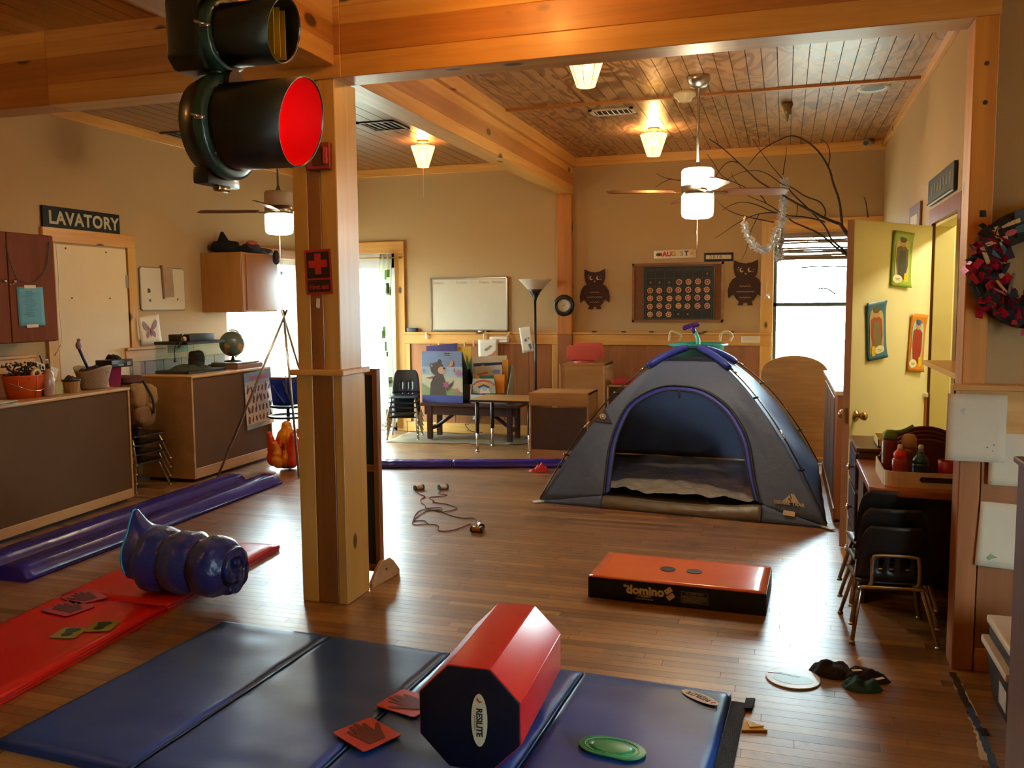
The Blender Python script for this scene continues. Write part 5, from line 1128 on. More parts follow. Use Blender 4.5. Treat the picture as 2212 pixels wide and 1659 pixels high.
blob([(-.03, -.04), (.045, -.03), (.045, .05), (-.03, .05)], -.004, .004, frame(onY(2212, 480, 3.85), (1, 0, .1), (-.1, 0, 1)), 'foam_square', mat('slate_foam', '#3a4850', .8), wr)
for k, m in enumerate(('#7a8a86', '#9a3a40', '#b9a04a', '#5a6a5a')): MB().ball(onY(2180+k*10, 684+k, 3.88), .009, 10, 8).build('bead', mat(m+'_bead', m, .3), wr)
# drink cooler
cz = fl(2152, 1548, 0); t = thing('drink_cooler', 'navy drink cooler with white lid half hidden at the right edge', 'cooler', (cz.x+.12, cz.y-.02, 0)); x0 = cz.x-.0; y0 = cz.y-.16
MB().add([(x0+.02, y0, 0), (x0+.26, y0, 0), (x0+.26, y0+.32, 0), (x0+.02, y0+.32, 0), (x0-.012, y0-.03, .24), (x0+.29, y0-.03, .24), (x0+.29, y0+.35, .24), (x0-.012, y0+.35, .24)], [(0, 3, 2, 1), (4, 5, 6, 7), (0, 1, 5, 4), (1, 2, 6, 5), (2, 3, 7, 6), (3, 0, 4, 7)]).build('body', mat('navy_cooler_plastic', '#10141e', .4), t, .01, 2)
MB().box(x0-.022, x0+.3, y0-.04, y0+.36, .215, .245).build('rim', mat('white_cooler_plastic', '#d6cdb8', .4), t, .008, 2)
MB().box(x0+.0, x0+.28, y0-.015, y0+.335, .245, .3).build('liner', mat('navy_cooler_plastic', '#10141e', .4), t, .01, 2)
MB().box(x0-.008, x0+.29, y0-.025, y0+.345, .30, .33).build('lid', mat('white_cooler_plastic', '#d6cdb8', .4), t, .01, 3)
MB().box(x0+.0, x0+.004, y0+.03, y0+.14, .07, .19).build('sticker', mat('cooler_sticker', '#b9b2a4', .5, var=.3, ns=30), t)
# tall cabinet end at the very right
cx0 = onY(2186, 1300, 2.98).x; t = thing('tall_cabinet', 'dark brown cabinet side at the right edge of the picture', 'cabinet', (cx0+.3, 2.75, 0)); ZK = onY(2197, 1000, 2.98).z; ND = wood('walnut_side', '#5f3a34', '#4a2a26', 'z')
MB().box(cx0, cx0+.6, 2.5, 2.98, 0, ZK).build('body', ND, t, .004, 1); MB().box(cx0-.012, cx0+.61, 2.49, 2.99, ZK, ZK+.02).build('top_panel', ND, t, .004, 1)
for k in range(2): q = MB().box(cx0+.02+.29*k, cx0+.3+.29*k, 2.484, 2.5, .06, ZK-.03).build('door', ND, t, .003, 1); MB().ball((cx0+.28+.05*k, 2.47, .7), .012, 10, 8).build('knob', BRASS, q)
# ------------------------------------------------------------------ back wall
YW = YB-.004
def wallM(x, z, y=YW): return frame((x, y, z), (1, 0, 0), (0, 0, 1))      # local z points into the room (-Y)
INK = mat('ink_black', '#1a1410', .6); FADE = mat('faded_marker', '#8f8a72', .8)
wb = thing('whiteboard', 'large white dry erase board on the back wall', 'whiteboard', (-3.6, YW, 1.55))
MB().box(-4.07, -3.12, YW-.012, YW, 1.245, 1.858).build('writing_surface', mat('white_melamine', '#c9bda2', .3, var=.03), wb)
for b in ((-4.085, -4.065, 1.23, 1.87), (-3.125, -3.105, 1.23, 1.87)): MB().box(b[0], b[1], YW-.02, YW, b[2], b[3]).build('frame_bar', STEEL, wb, .003, 1)
for b in ((-4.085, -3.105, 1.85, 1.87), (-4.085, -3.105, 1.23, 1.25)): MB().box(b[0], b[1], YW-.02, YW, b[2], b[3]).build('frame_bar', STEEL, wb, .003, 1)
for s, x, k in (('Letters', -3.98, .05), ('Colors', -3.68, .05), ('Shapes', -3.4, .045), ('Numbers', -3.22, .04)): text(s, k, frame((x, YW-.0125, 1.81), (1, 0, -.02), (0, 0, 1)), 'lettering', mat('green_marker', '#8f9478', .8) if s == 'Colors' else FADE, wb)
t = thing('board_eraser', 'black eraser on the chair rail left of the whiteboard', 'eraser', (-4.32, YB-.03, 1.222)); MB().box(-4.39, -4.26, YB-.05, YB-.005, 1.223, 1.272).build('eraser', BLACK, t, .006, 2)
for x, lab, m in ((-3.44, 'white marker lying on the whiteboard sill', WHITEPL), (-3.36, 'black marker cap on the whiteboard sill', BLACK)):
    t = thing('dry_marker', lab, 'marker', (x, YW-.03, 1.222)); MB().cyl((x-.03, YB-.04, 1.231), (x+.03, YB-.04, 1.231), .008, n=10).build('marker', m, t)
def pin(label, px, m, rot=0.0):
    p = onY(px[0], px[1], YB-.06); t = thing('clothespin', label, 'clothespin', p, 0, 'clothespins along the back rail')
    for s in (-1, 1):
        mb = MB(); mb.M = Matrix.Translation(p) @ Matrix.Rotation(rot, 4, 'Y'); mb.box(-.009, .009, s*.005-.003, s*.005+.003, -.035, .035); mb.build('prong', m, t)
PINW = wood('clothespin_wood', '#d8b37a', '#c09858', 'z')
pin('white clothespin left of the purple board', (920.5, 725), WHITEPL); pin('wooden clothespin above the purple board', (947.5, 746), PINW); pin('wooden clothespin above the yellow book', (1003.5, 746), PINW); pin('wooden clothespin right of the yellow book', (1023, 742), PINW); pin('white clothespin holding the fish drawing', (1045, 727), WHITEPL); pin('wooden clothespin at the right corner of the whiteboard', (1098, 722), PINW, .6)
ORI = mat('orange_crayon', '#b9683e', .8)
wpaper('child drawing of a red fish hanging over the book bin', ((1037, 732), (1079, 735), (1073, 783), (1030, 787)), YB-.08, marks=[([(-.3, -.2), (-.05, -.18), (.2, -.1), (.38, .05), (.4, -.02), (.25, -.2), (.05, -.26), (-.2, -.3)], ORI), ([(-.2, .1), (.15, .28), (.18, .22), (-.15, .02)], GR)], cat='drawing', name='child_drawing')
wpaper('narrow white note strip at the whiteboard corner', ((1058, 727), (1100, 727), (1100, 739), (1057, 740)), YB-.07, marks=[([(-.4, .02), (.4, .06), (.4, -.02), (-.4, -.06)], GR)], name='paper_strip')
wpaper('white sheet with blue doodles hanging beside the floor lamp', ((1122, 708), (1150, 704), (1151, 759), (1128, 763)), YB-.09, marks=[([(-.2, 0), (-.02, .08), (.02, -.05), (-.15, -.08)], mat('blue_pencil', '#5a6478', .8)), ([(.1, .1), (.28, .06), (.2, -.02)], GR), ([(.05, -.2), (.3, -.16), (.32, -.36), (.2, -.42)], mat('blue_pencil', '#5a6478', .8))], cat='drawing', name='child_drawing')
# floor lamp
fx, fy = -2.705, 9.55; ft = thing('floor_lamp', 'black torchiere floor lamp with white bowl, unlit', 'floor lamp', (fx, fy, 0))
MB().lathe([(.13, 0), (.13, .018), (.03, .03), (.014, .04)], 28, (fx, fy, 0)).build('base', BLACK, ft); MB().cyl((fx, fy, .03), (fx, fy, 1.6), .0135, n=12).build('pole', BLACK, ft)
MB().lathe([(.014, 1.58), (.025, 1.62), (.055, 1.68), (.085, 1.712), (.08, 1.715)], 28, (fx, fy, 0)).build('cup', BLACK, ft); MB().lathe([(.08, 1.71), (.183, 1.82), (.188, 1.828), (.18, 1.828), (.075, 1.718), (0, 1.716)], 32, (fx, fy, 0)).build('bowl_shade', mat('white_plastic_bowl', '#d9cfbf', .5), ft)
MB().cyl((fx+.01, fy, 1.66), (fx+.06, fy-.02, 1.662), .004, n=6).build('switch', BLACK, ft)
# clock
cc = onY(1218, 660, 9.72); ck = thing('wall_clock', 'round black wall clock with cream face on the post', 'clock', (cc.x, 9.73, cc.z)); M = wallM(cc.x, cc.z, 9.728)
mb = MB(); mb.M = M; mb.lathe([(.072, .02), (.08, .03), (.105, .032), (.12, .02), (.124, 0)], 36, caps=False); mb.build('rim', mat('black_clock_rim', '#14110f', .35), ck)
mb = MB(); mb.M = M; mb.lathe([(0, .008), (.08, .008)], 36); mb.build('face', mat('cream_face', '#cfc0a0', .5), ck)
for k in range(12): a = k*PI/6; blob([(.064*math.sin(a)-.002, .064*math.cos(a)-.004), (.064*math.sin(a)+.002, .064*math.cos(a)-.004), (.064*math.sin(a)+.002, .064*math.cos(a)+.004), (.064*math.sin(a)-.002, .064*math.cos(a)+.004)], .009, .01, M, 'hour_mark', INK, ck)
for a, l, w in ((.75, .05, .003), (-1.9, .036, .004)): blob([(-w*math.cos(a), w*math.sin(a)), (w*math.cos(a), -w*math.sin(a)), (l*math.sin(a), l*math.cos(a))], .011, .012, M, 'hand', INK, ck)
# owls
OWL = [(0, 488), (50, 478), (96, 457), (98, 520), (90, 570), (76, 598), (105, 615), (130, 655), (143, 710), (136, 772), (112, 748), (95, 742), (75, 775), (50, 800), (62, 828), (20, 830), (15, 808)]
def owl(label, cx, cy, sc):
    c = onY(cx, cy, YW); k = 9.8/FOC*1.0/4.424*sc*1.03; t = thing('owl_cutout', label, 'owl cutout', (c.x, YW, c.z), 0, 'brown owl cutouts'); M = wallM(c.x, c.z)
    R_ = [(x*k, (645-y)*k) for x, y in OWL]; blob(R_+[(-x, y) for x, y in reversed(R_[1:-1])][0:] if False else R_+[(-x, y) for x, y in R_[:0:-1]], .001, .012, M, 'body', mat('brown_felt', '#3a1c12', .9), t)
    CR = mat('cream_cutout', '#b99a68', .8)
    for s in (-1, 1):
        blob(ell(s*32*k, (645-540)*k, 17*k, 19*k, 16), .0122, .013, M, 'eye', CR, t); blob(ell((s*32+8)*k, (645-536)*k, 13*k, 13*k, 14), .013, .0138, M, 'pupil', mat('brown_felt', '#3a1c12', .9), t)
        for a in (-.5, .1, .7): x0_, y0_ = s*(32+26*math.cos(a)), 105+26*math.sin(a); x1_, y1_ = s*(32+38*math.cos(a)), 105+38*math.sin(a); blob([((x0_-2)*k, (y0_-2)*k), ((x0_+2)*k, (y0_+2)*k), ((x1_+2)*k, (y1_+2)*k), ((x1_-2)*k, (y1_-2)*k)], .0122, .013, M, 'lash', CR, t)
    blob([(-9*k, 80*k), (9*k, 80*k), (0, 64*k)], .0122, .013, M, 'beak', CR, t)
    for y_, h_ in ((672, 46), (718, 72), (765, 46)): MB().tube([M @ Vector((x*k, (645-y_+4*math.sin(x*.28))*k, .013)) for x in range(-h_, h_+1, 6)], 2.2*k, 5).build('feather_line', CR, t)
owl('brown owl cutout left of the calendar, beside the clock', 1285, 625, 1.0); owl('larger brown owl cutout right of the calendar, by the window', 1610.5, 611, 1.08)
# calendar
cal = thing('calendar_chart', 'black pocket calendar on brown cork board with flower number cards', 'calendar', (-1.13, YW, 1.66))
MB().box(-1.632, -.648, YW-.01, YW, 1.342, 1.985).build('cork_board', mat('brown_cork', '#6d4220', .85, var=.15, ns=40), cal); mb = MB()
for b in ((-1.64, -.64, 1.965, 1.99), (-1.64, -.64, 1.335, 1.36), (-1.64, -1.615, 1.335, 1.99), (-.665, -.64, 1.335, 1.99)): mb.box(b[0], b[1], YW-.016, YW, b[2], b[3])
mb.build('frame', wood('cork_frame', '#8f5f30', '#744a22', 'x'), cal)
X0, X1, Z0, Z1 = -1.515, -.733, 1.36, 1.958
MB().box(X0, X1, YW-.02, YW-.01, Z0, Z1).build('pocket_chart', mat('black_nylon', '#14100e', .6), cal); LN = mat('clear_pocket', '#5c5448', .15); mb = MB()
cw = (X1-X0-.06)/7; rh = .088
for k in range(8): mb.box(X0+.03+k*cw-.0015, X0+.03+k*cw+.0015, YW-.0215, YW-.02, Z0+.02, Z1-.06)
for k in range(7): mb.box(X0+.02, X1-.02, YW-.022, YW-.02, Z0+.02+k*rh-.0015, Z0+.02+k*rh+.0015)
for b in ((X0, X1, Z1-.012, Z1), (X0, X1, Z0, Z0+.012), (X0, X0+.012, Z0, Z1), (X1-.012, X1, Z0, Z1)): mb.box(b[0], b[1], YW-.023, YW-.02, b[2], b[3])
mb.build('pocket_seams', LN, cal)
for k in range(7): blob(rrect(-.04, .04, -.016, .016, .006), 0, .002, wallM(X0+.03+(k+.5)*cw, Z1-.045, YW-.021), 'weekday_card', mat('dark_weekday', '#2c2420', .6), cal)
FL_ = [((1 if i % 2 == 0 else .78)*.036*math.cos(PI*i/9), (1 if i % 2 == 0 else .78)*.036*math.sin(PI*i/9)) for i in range(18)]
RED2 = ['#8e2418', '#7a1a1a', '#a0582c', '#8a3a22']
for n in range(1, 29):
    i = n+2; col_, row_ = i % 7, i//7; x, z = X0+.03+(col_+.5)*cw+rnd.uniform(-.006, .006), Z0+.02+(4.5-row_)*rh+rnd.uniform(-.004, .004)
    M = wallM(x, z, YW-.022); q = blob(FL_, 0, .0015, M, 'number_card', mat('cream_flower', '#c9a27c', .7), cal); blob(ell(0, 0, .022, .022, 14), .0015, .0022, M, 'flower_center', mat(RED2[n % 4]+'_disc', RED2[n % 4], .7), q)
    text(str(n), .026, M @ Matrix.Translation((0, 0, .0024)), 'lettering', mat('pink_digit', '#dcb49c', .7), q, bold=.001)
for i in (0, 1, 2, 31, 32, -1):
    col_, row_ = i % 7, i//7; blob(ell(0, 0, .01, .01, 10), 0, .0015, wallM(X0+.03+(col_+.5)*cw, Z0+.02+(4.5-row_)*rh, YW-.022), 'hook_dot', mat('grey_dot', '#7d7870', .7), cal)
t, M, w, h = wpaper('white banner card spelling AUGUST above the calendar', ((1412, 541.5), (1503.5, 537.5), (1503.5, 556), (1412.5, 559.5)), YW-.002, name='month_banner', cat='banner', curl=.001)
for ch, x, m in (('A', -.24, '#a8281c'), ('U', -.13, '#9c2a2a'), ('G', -.03, '#b08a3c'), ('U', .075, '#d8c06a'), ('S', .165, '#9aa060'), ('T', .28, '#2a2a30')): text(ch, h*.78, M @ Matrix.Translation((x*w, 0, .004)), 'lettering', mat(m+'_ink', m, .7), t, bold=.003)
for x, m in ((-.4, '#3f5a34'), (-.34, '#a3282a'), (.41, '#d08a30')): mb = MB(); mb.M = M; mb.prism(ell(x*w, 0, .022, .02, 7), .004, .005, 'z'); mb.build('leaf_print', mat(m+'_ink', m, .7), t)
t, M, w, h = wpaper('small 2018 number card in black checked frame', ((1520.5, 546.5), (1584.5, 545), (1584, 564), (1521, 565)), YW-.002, m=mat('black_check_card', '#1d1712', .7, var=.5, ns=90), name='year_card', cat='card', curl=.0005)
mb = MB(); mb.M = M; mb.prism([(-.43*w, -.24*h), (.43*w, -.24*h), (.43*w, .24*h), (-.43*w, .24*h)], .003, .0035, 'z'); mb.build('window', mat('card_ivory', '#c9bb9a', .7), t); text('2018', h*.5, M @ Matrix.Translation((-.1*w, 0, .004)), 'lettering', INK, t, spacing=1.5)
for k, px in enumerate((1283, 1347, 1407, 1452, 1523, 1581)):
    p = onY(px, 721, YB-.05); t = thing('magnet_clip', ('black clip on the rail under the calendar, ' + ('first', 'second', 'third', 'fourth', 'fifth', 'sixth')[k] + ' from the clock post'), 'clip', (p.x, YB-.05, 1.222), 0, 'black clips on the rail'); MB().box(p.x-.024, p.x+.024, YB-.06, YB-.02, 1.222, 1.236).build('clip', BLACK, t, .002, 1)
wpaper('white name card on the rail left of the window', ((1600, 725), (1642, 726), (1643, 741), (1601, 742)), YB-.04, marks=[([(-.35, .02), (.3, .04), (.3, -.04), (-.35, -.06)], mat('smudge', '#c4bbaa', .8))], name='name_card', cat='card', curl=.001)
p = onY(1657, 610, YB-.06); t = thing('hanging_ornament', 'small white and brown ornament hanging by the window casing', 'ornament', p)
MB().tube([p, p+Vector((-.005, 0, -.1))], .003, 6).build('string', PAPER, t); heap(MB(), 0, 0, .03, .02, .05, 2).build('ornament', mat('white_ornament', '#cfc0b0', .6, var=.5, ns=30), t).location = p+Vector((0, 0, -.17))
# bench, bins, books
BEN = wood('dark_red_bench', '#3c1814', '#2a0f0c', 'x', rough=.4)
be = thing('plank_bench', 'dark red wooden bench carrying the picture book bins', 'bench', (-3.37, 9.33, 0)); MB().box(-3.96, -2.78, 9.12, 9.52, .40, .435).build('seat_plank', BEN, be, .004, 1); MB().box(-3.92, -2.82, 9.16, 9.185, .30, .4).build('apron', BEN, be)
for x in (-3.86, -2.9):
    for y_ in (9.17, 9.46): MB().box(x-.03, x+.03, y_-.02, y_+.02, .02, .4).build('leg', BEN, be, .003, 1)
    MB().box(x-.02, x+.02, 9.17, 9.46, .12, .16).build('stretcher', BEN, be)
for x0_, x1_ in ((-3.84, -3.5), (-2.92, -3.26)): MB().tube([(x0_, 9.3, .14), (x1_, 9.3, .38)], .022, 4).build('brace', BEN, be)
bb = thing('book_bin', 'blue book bin printed with a brown bear among flowers', 'book bin', (-3.72, 9.3, .437)); bx0, bx1, bz0, bz1, by = -3.965, -3.465, .437, 1.022, 9.2; BL = mat('grey_blue_card', '#6f7f9c', .5)
MB().box(bx0, bx1, by, by+.006, bz0, bz1).build('front_panel', BL, bb, .002, 1); MB().add([(bx1-.006, by, bz0), (bx1+.0, by, bz0), (bx1, by+.24, bz0), (bx1-.006, by+.24, bz0), (bx1-.006, by, bz1), (bx1, by, bz1), (bx1, by+.24, .72), (bx1-.006, by+.24, .72)], [(0, 3, 2, 1), (4, 5, 6, 7), (0, 1, 5, 4), (1, 2, 6, 5), (2, 3, 7, 6), (3, 0, 4, 7)]).build('side_panel', mat('navy_card', '#1f2634', .6), bb)
MB().box(bx0, bx1, by+.234, by+.24, bz0, .75).build('rear_panel', BL, bb); MB().box(bx0, bx0+.006, by, by+.24, bz0, .75).build('side_panel', BL, bb); MB().box(bx0, bx1, by, by+.24, bz0, bz0+.008).build('bottom', BL, bb)
BW, BH = bx1-bx0, bz1-bz0; MBF = wallM((bx0+bx1)/2, (bz0+bz1)/2, by-.0005); zz = [0.0]
def bp(poly, c): zz[0] += .0003; blob([(x*BW, y*BH) for x, y in poly], zz[0], zz[0]+.0003, MBF, 'print', mat(c+'_ink', c, .7), bb)
bp([(-.5, -.36), (.5, -.36), (.5, .2), (-.5, .2)], '#93a0a8'); bp([(-.5, -.36), (.5, -.36), (.5, -.02), (-.5, .05)], '#b0ab8c'); bp([(-.5, -.36), (.5, -.36), (.5, -.3), (.2, -.2), (-.3, -.22), (-.5, -.12)], '#78865c'); bp([(-.5, -.5), (.5, -.5), (.5, -.36), (-.5, -.36)], '#3c4484')
bp([(-.3, -.36), (-.28, -.12), (-.2, 0), (-.1, .08), (.02, .06), (.08, -.06), (.1, -.36)], '#40322a'); bp(ell(-.12, .16, .16, .13, 18), '#40322a'); bp(ell(-.25, .22, .055, .05, 12), '#40322a'); bp(ell(-.25, .22, .03, .028, 10), '#8a6a58'); bp(ell(-.06, .3, .04, .045, 12), '#40322a'); bp(ell(.0, .13, .1, .075, 14), '#b58a70'); bp(ell(.06, .17, .028, .022, 10), '#14100e'); bp([(.08, -.2), (.25, -.1), (.29, -.05), (.26, -.16), (.12, -.28)], '#40322a')
for x, y, r, c in ((.1, -.15, .1, '#8c4a64'), (.4, .08, .1, '#9a6680'), (.36, -.26, .08, '#a86a6a'), (.25, .14, .07, '#9aa0b0'), (-.44, .12, .05, '#7a80a0')):
    bp([(x+r*(1 if i % 2 == 0 else .55)*math.cos(PI*i/7), y+r*.85*(1 if i % 2 == 0 else .55)*math.sin(PI*i/7)) for i in range(14)], c)
bp([(.16, .22), (.26, .34), (.28, .24), (.22, .2)], '#b0824e'); bp([(.06, .42), (.2, .42), (.2, .47), (.06, .47)], '#20243c'); bp([(-.42, -.03), (-.2, .02), (-.22, -.04)], '#7a4a34')
text('Lakeshore', .022, MBF @ Matrix.Translation((-.0+.065, .445*BH, .006)), 'lettering', mat('card_ivory', '#c9bb9a', .7), bb)
def book(label, px, Y, col, th=.012, name='picture_book', marks=(), lean=.0):
    cs = [onY(x, y, Y) for x, y in px]; c = sum(cs, Vector())/4; t = thing(name, label, 'book', c, 0, 'picture books on the bench')
    n = 4; MB().add(cs+[p+Vector((0, th, 0)) for p in cs], [(0, 1, 2, 3), (7, 6, 5, 4), (0, 4, 5, 1), (1, 5, 6, 2), (2, 6, 7, 3), (3, 7, 4, 0)]).build('cover', mat(col+'_cover', col, .4), t)
    X = cs[1]-cs[0]; Yv = cs[0]-cs[3]; M = frame(c, X, Yv); z = .0008
    for poly, cc_ in marks: z += .0004; blob([(x*X.length, y*Yv.length) for x, y in poly], z, z+.0004, M, 'print', mat(cc_+'_ink', cc_, .6), t)
    return t
book('purple board standing behind the bear bin', ((921, 748), (987, 741), (989, 790), (922, 790)), 9.38, '#3d3160', name='purple_board')
book('yellow and green picture book behind the bear bin', ((988, 749), (1018, 748), (1018, 830), (1000, 830)), 9.4, '#c9a02c', marks=[([(-.1, -.5), (.2, -.5), (.3, .1), (.5, .25), (.5, -.5), (.1, .3)], '#3f5a2c')])
bk2 = thing('book_bin', 'pale book bin full of bright picture books', 'book bin', (-3.12, 9.3, .437)); LB_ = mat('pale_blue_card', '#a9b4b6', .5)
xa, xb = onY(1016, 855, 9.2).x, onY(1096, 855, 9.2).x
MB().box(xa, xb, 9.2, 9.206, .437, .535).build('front_lip', LB_, bk2, .002, 1); MB().box(xa, xb, 9.2, 9.44, .437, .445).build('bottom', LB_, bk2)
for x in (xa, xb-.006): MB().prism([(9.2, .437), (9.44, .437), (9.44, .86), (9.4, .86), (9.2, .56)], x, x+.006, 'x').build('side_panel', LB_, bk2)
MB().box(xa, xb, 9.434, 9.44, .437, .86).build('rear_panel', LB_, bk2)
book('rainbow picture book with a white rabbit at the front of the pale bin', ((1021, 818), (1068, 818), (1070, 850), (1021, 850)), 9.23, '#9aa898', marks=[([(-.5, .1), (-.3, .36), (0, .44), (.3, .36), (.5, .12), (.5, 0), (.3, .22), (0, .3), (-.3, .22), (-.5, 0)], '#a83c24'), ([(-.4, .0), (-.2, .2), (0, .26), (.2, .2), (.4, 0), (.3, -.06), (0, .16), (-.3, -.06)], '#c98a2c'), ([(-.3, -.05), (0, .14), (.3, -.05), (.22, -.16), (0, .0), (-.22, -.16)], '#24406a'), ([(-.2, -.5), (-.12, -.1), (-.02, -.3), (.12, -.3), (.2, -.08), (.3, -.5)], '#d6bfb4')])
book('green and orange picture book behind the rainbow book', ((1026, 811), (1090, 809), (1089, 850), (1030, 850)), 9.27, '#d2822a', marks=[([(-.3, -.5), (.15, -.5), (.15, .5), (-.35, .5)], '#2c5a30')])
book('pale cover book with red scribble above the green one', ((1024, 792), (1084, 788), (1086, 830), (1026, 830)), 9.32, '#a8a088', marks=[([(-.4, .1), (0, .2), (0, .1), (-.4, 0)], '#b04a30'), ([(.2, .3), (.45, .25), (.4, .02), (.15, .1)], '#5a6890')])
book('dark blue cover book at the back of the pale bin', ((1022, 785), (1092, 782), (1094, 830), (1024, 830)), 9.36, '#22264a', marks=[([(-.5, .1), (-.2, .45), (.1, .1)], '#6a8a6a')])
book('yellow orange book at the right rear of the pale bin', ((1085, 778), (1098, 776), (1096, 845), (1086, 845)), 9.34, '#b9822c')
book('cream book standing at the back of the pale bin', ((1024, 770), (1095, 768), (1095, 830), (1024, 830)), 9.41, '#c6b08c')
# low table
tb_ = thing('activity_table', 'low table with tan top and adjustable black legs', 'table', (-2.76, 8.8, 0)); zt_ = onY(1033, 862, 8.55).z
MB().box(-3.13, -2.43, 8.5, 9.05, zt_-.028, zt_).build('table_top', wood('tan_laminate', '#b68c56', '#a67c48', 'x', rough=.3, across=5), tb_, .006, 2); MB().box(-3.132, -2.428, 8.498, 9.052, zt_-.024, zt_-.006).build('edge_band', BLACK, tb_)
for x, y_ in ((-3.07, 8.57), (-2.5, 8.57), (-3.03, 8.95), (-2.5, 8.95)):
    q = MB().cyl((x, y_, .2), (x, y_, zt_-.028), .02, n=14).build('leg', BLACK, tb_); MB().cyl((x, y_, .02), (x, y_, .24), .015, n=14).build('leg_insert', CHROME, q); MB().lathe([(.022, 0), (.02, .014), (.008, .03)], 14, (x, y_, 0)).build('glide', STEEL, q)
# canvas on the floor, outlet, curtain
t = thing('drop_cloth', 'crumpled grey brown canvas on the floor under the bench', 'cloth', (-3.4, 9.2, 0)); a_, b_, c_, d_ = fl(832, 956, 0), fl(1118, 962, 0), Vector((-2.45, 9.7, 0)), Vector((-4.35, 9.7, 0))
MB().sheet(lambda u, v: tuple(a_.lerp(b_, u).lerp(d_.lerp(c_, u), v)+Vector((0, .05*mnoise.noise(Vector((u*9, v*2, 3))), .004+.02*max(0, mnoise.noise(Vector((u*12, v*4, 1))))))), 50, 12).build('canvas', mat('dirty_canvas', '#7a6a4e', .9, var=.2, ns=5), t, solid=.002)
t = thing('wall_outlet', 'white power outlet with black cord under the bench', 'outlet', (-3.5, YB-.02, .36)); po = onY(1027, 896, YB-.015); MB().box(po.x-.036, po.x+.036, YB-.022, YB-.015, po.z-.058, po.z+.058).build('plate', WHITEPL, t, .003, 1)
MB().box(po.x-.02, po.x+.02, YB-.05, YB-.022, po.z+.0, po.z+.04).build('plug', BLACK, t, .006, 2); MB().tube(spline([(po.x, YB-.05, po.z+.02), (po.x-.06, YB-.07, po.z-.1), (po.x-.1, YB-.1, .12), (po.x-.02, YB-.14, .05), (po.x+.15, YB-.2, .045)], 6), .005, 6).build('cord', BLACK, t)
cu = thing('window_curtain', 'white curtain with green leaf print tied beside the patio door', 'curtain', (-4.62, YB-.09, 2.2)); CUM = cloth('white_sheer', '#d9dccb', .55, .8, .04, .1)
def cur(u, v):
    w_ = .16+.04*v+.03*math.sin(3*v); x = -4.545-w_*(1-u)-.02*math.sin(v*4); return (x, YB-.1+.03*math.sin(u*5*PI)*(.5+.5*v), 2.17-2.12*v)
MB().sheet(cur, 34, 30).build('fabric', CUM, cu, solid=.0012)
for k in range(16):
    u_, v_ = rnd.uniform(.45, .95), rnd.choice((rnd.uniform(.38, .55), rnd.uniform(.3, .6), rnd.uniform(.7, .95), rnd.uniform(.1, .3))); p = Vector(cur(u_, v_)); s_ = rnd.uniform(.02, .05); m_ = rnd.choice(('#6c8a3a', '#2e4a30', '#a8b878'))
    MB().sheet(lambda a, b, s_=s_, u_=u_, v_=v_: tuple(Vector(cur(min(1, u_+(a-.5)*s_*5), min(1, v_+(b-.5)*s_*1.2)))+Vector((0, -.004, 0))), 5, 5).build('leaf_print', cloth(m_+'_leaf', m_, .4, .8), cu)
MB().cyl((-5.56, YB-.1, 2.12), (-4.44, YB-.1, 2.12), .008, n=10).build('curtain_rod', BRASS, cu)
for x in (-4.46, -5.4): MB().box(x-.01, x+.01, YB-.11, YB-.036, 2.11, 2.13).build('rod_bracket', BRASS, cu)
# ------------------------------------------------------------------ left side of the room
def lwM(y, z, x=XL+.004): return frame((x, y, z), (0, 1, 0), (0, 0, 1)) # seen from the room: local x = +Y, local z = +X
cs = [onX(x, y, XL+.01) for x, y in ((88, 443), (256, 464), (257, 509), (91, 495))]; ya, yb_ = (cs[0].y+cs[3].y)/2, (cs[1].y+cs[2].y)/2; za, zb_ = (cs[2].z+cs[3].z)/2, (cs[0].z+cs[1].z)/2
t = thing('lavatory_sign', 'black LAVATORY sign over the white door', 'sign', (XL, (ya+yb_)/2, za)); MB().box(XL+.001, XL+.022, ya, yb_, za, zb_).build('board', mat('black_green_board', '#131510', .6, spec=.2), t, .003, 1)
text('LAVATORY', .145, lwM((ya+yb_)/2+.02, (za+zb_)/2-.0, XL+.0222), 'lettering', mat('tan_letter', '#b0a684', .6), t, bold=.0045, spacing=1.08)
d1 = sroot('door_1', 'white lavatory door with pine casing', (XL, 6.1, 0)); MB().box(XL+.002, XL+.02, 5.71, 6.525, .01, 2.07).build('door_leaf', mat('cream_white_door', '#d9c193', .5, var=.03), d1, .003, 1)
for z in (1.78, .98, .25): MB().box(XL+.018, XL+.026, 6.505, 6.535, z-.06, z+.06).build('hinge', STEEL, d1)
for y_, z in ((5.83, 2.04), (6.28, 2.03), (5.87, 1.63), (6.3, 1.63)): MB().ball((XL+.024, y_, z), .007, 8, 6).build('hook', mat('small_brass_hook', '#6a5a3a', .4, .8), d1)
trim(PINE_Y, (XL, XL+.028, 5.6, 6.64, 2.085, 2.2), label='pine casing above the lavatory door'); trim(PINE_Z, (XL, XL+.028, 6.54, 6.64, 0, 2.085), (XL, XL+.028, 5.6, 5.70, 0, 2.085), label='pine casing beside the lavatory door')
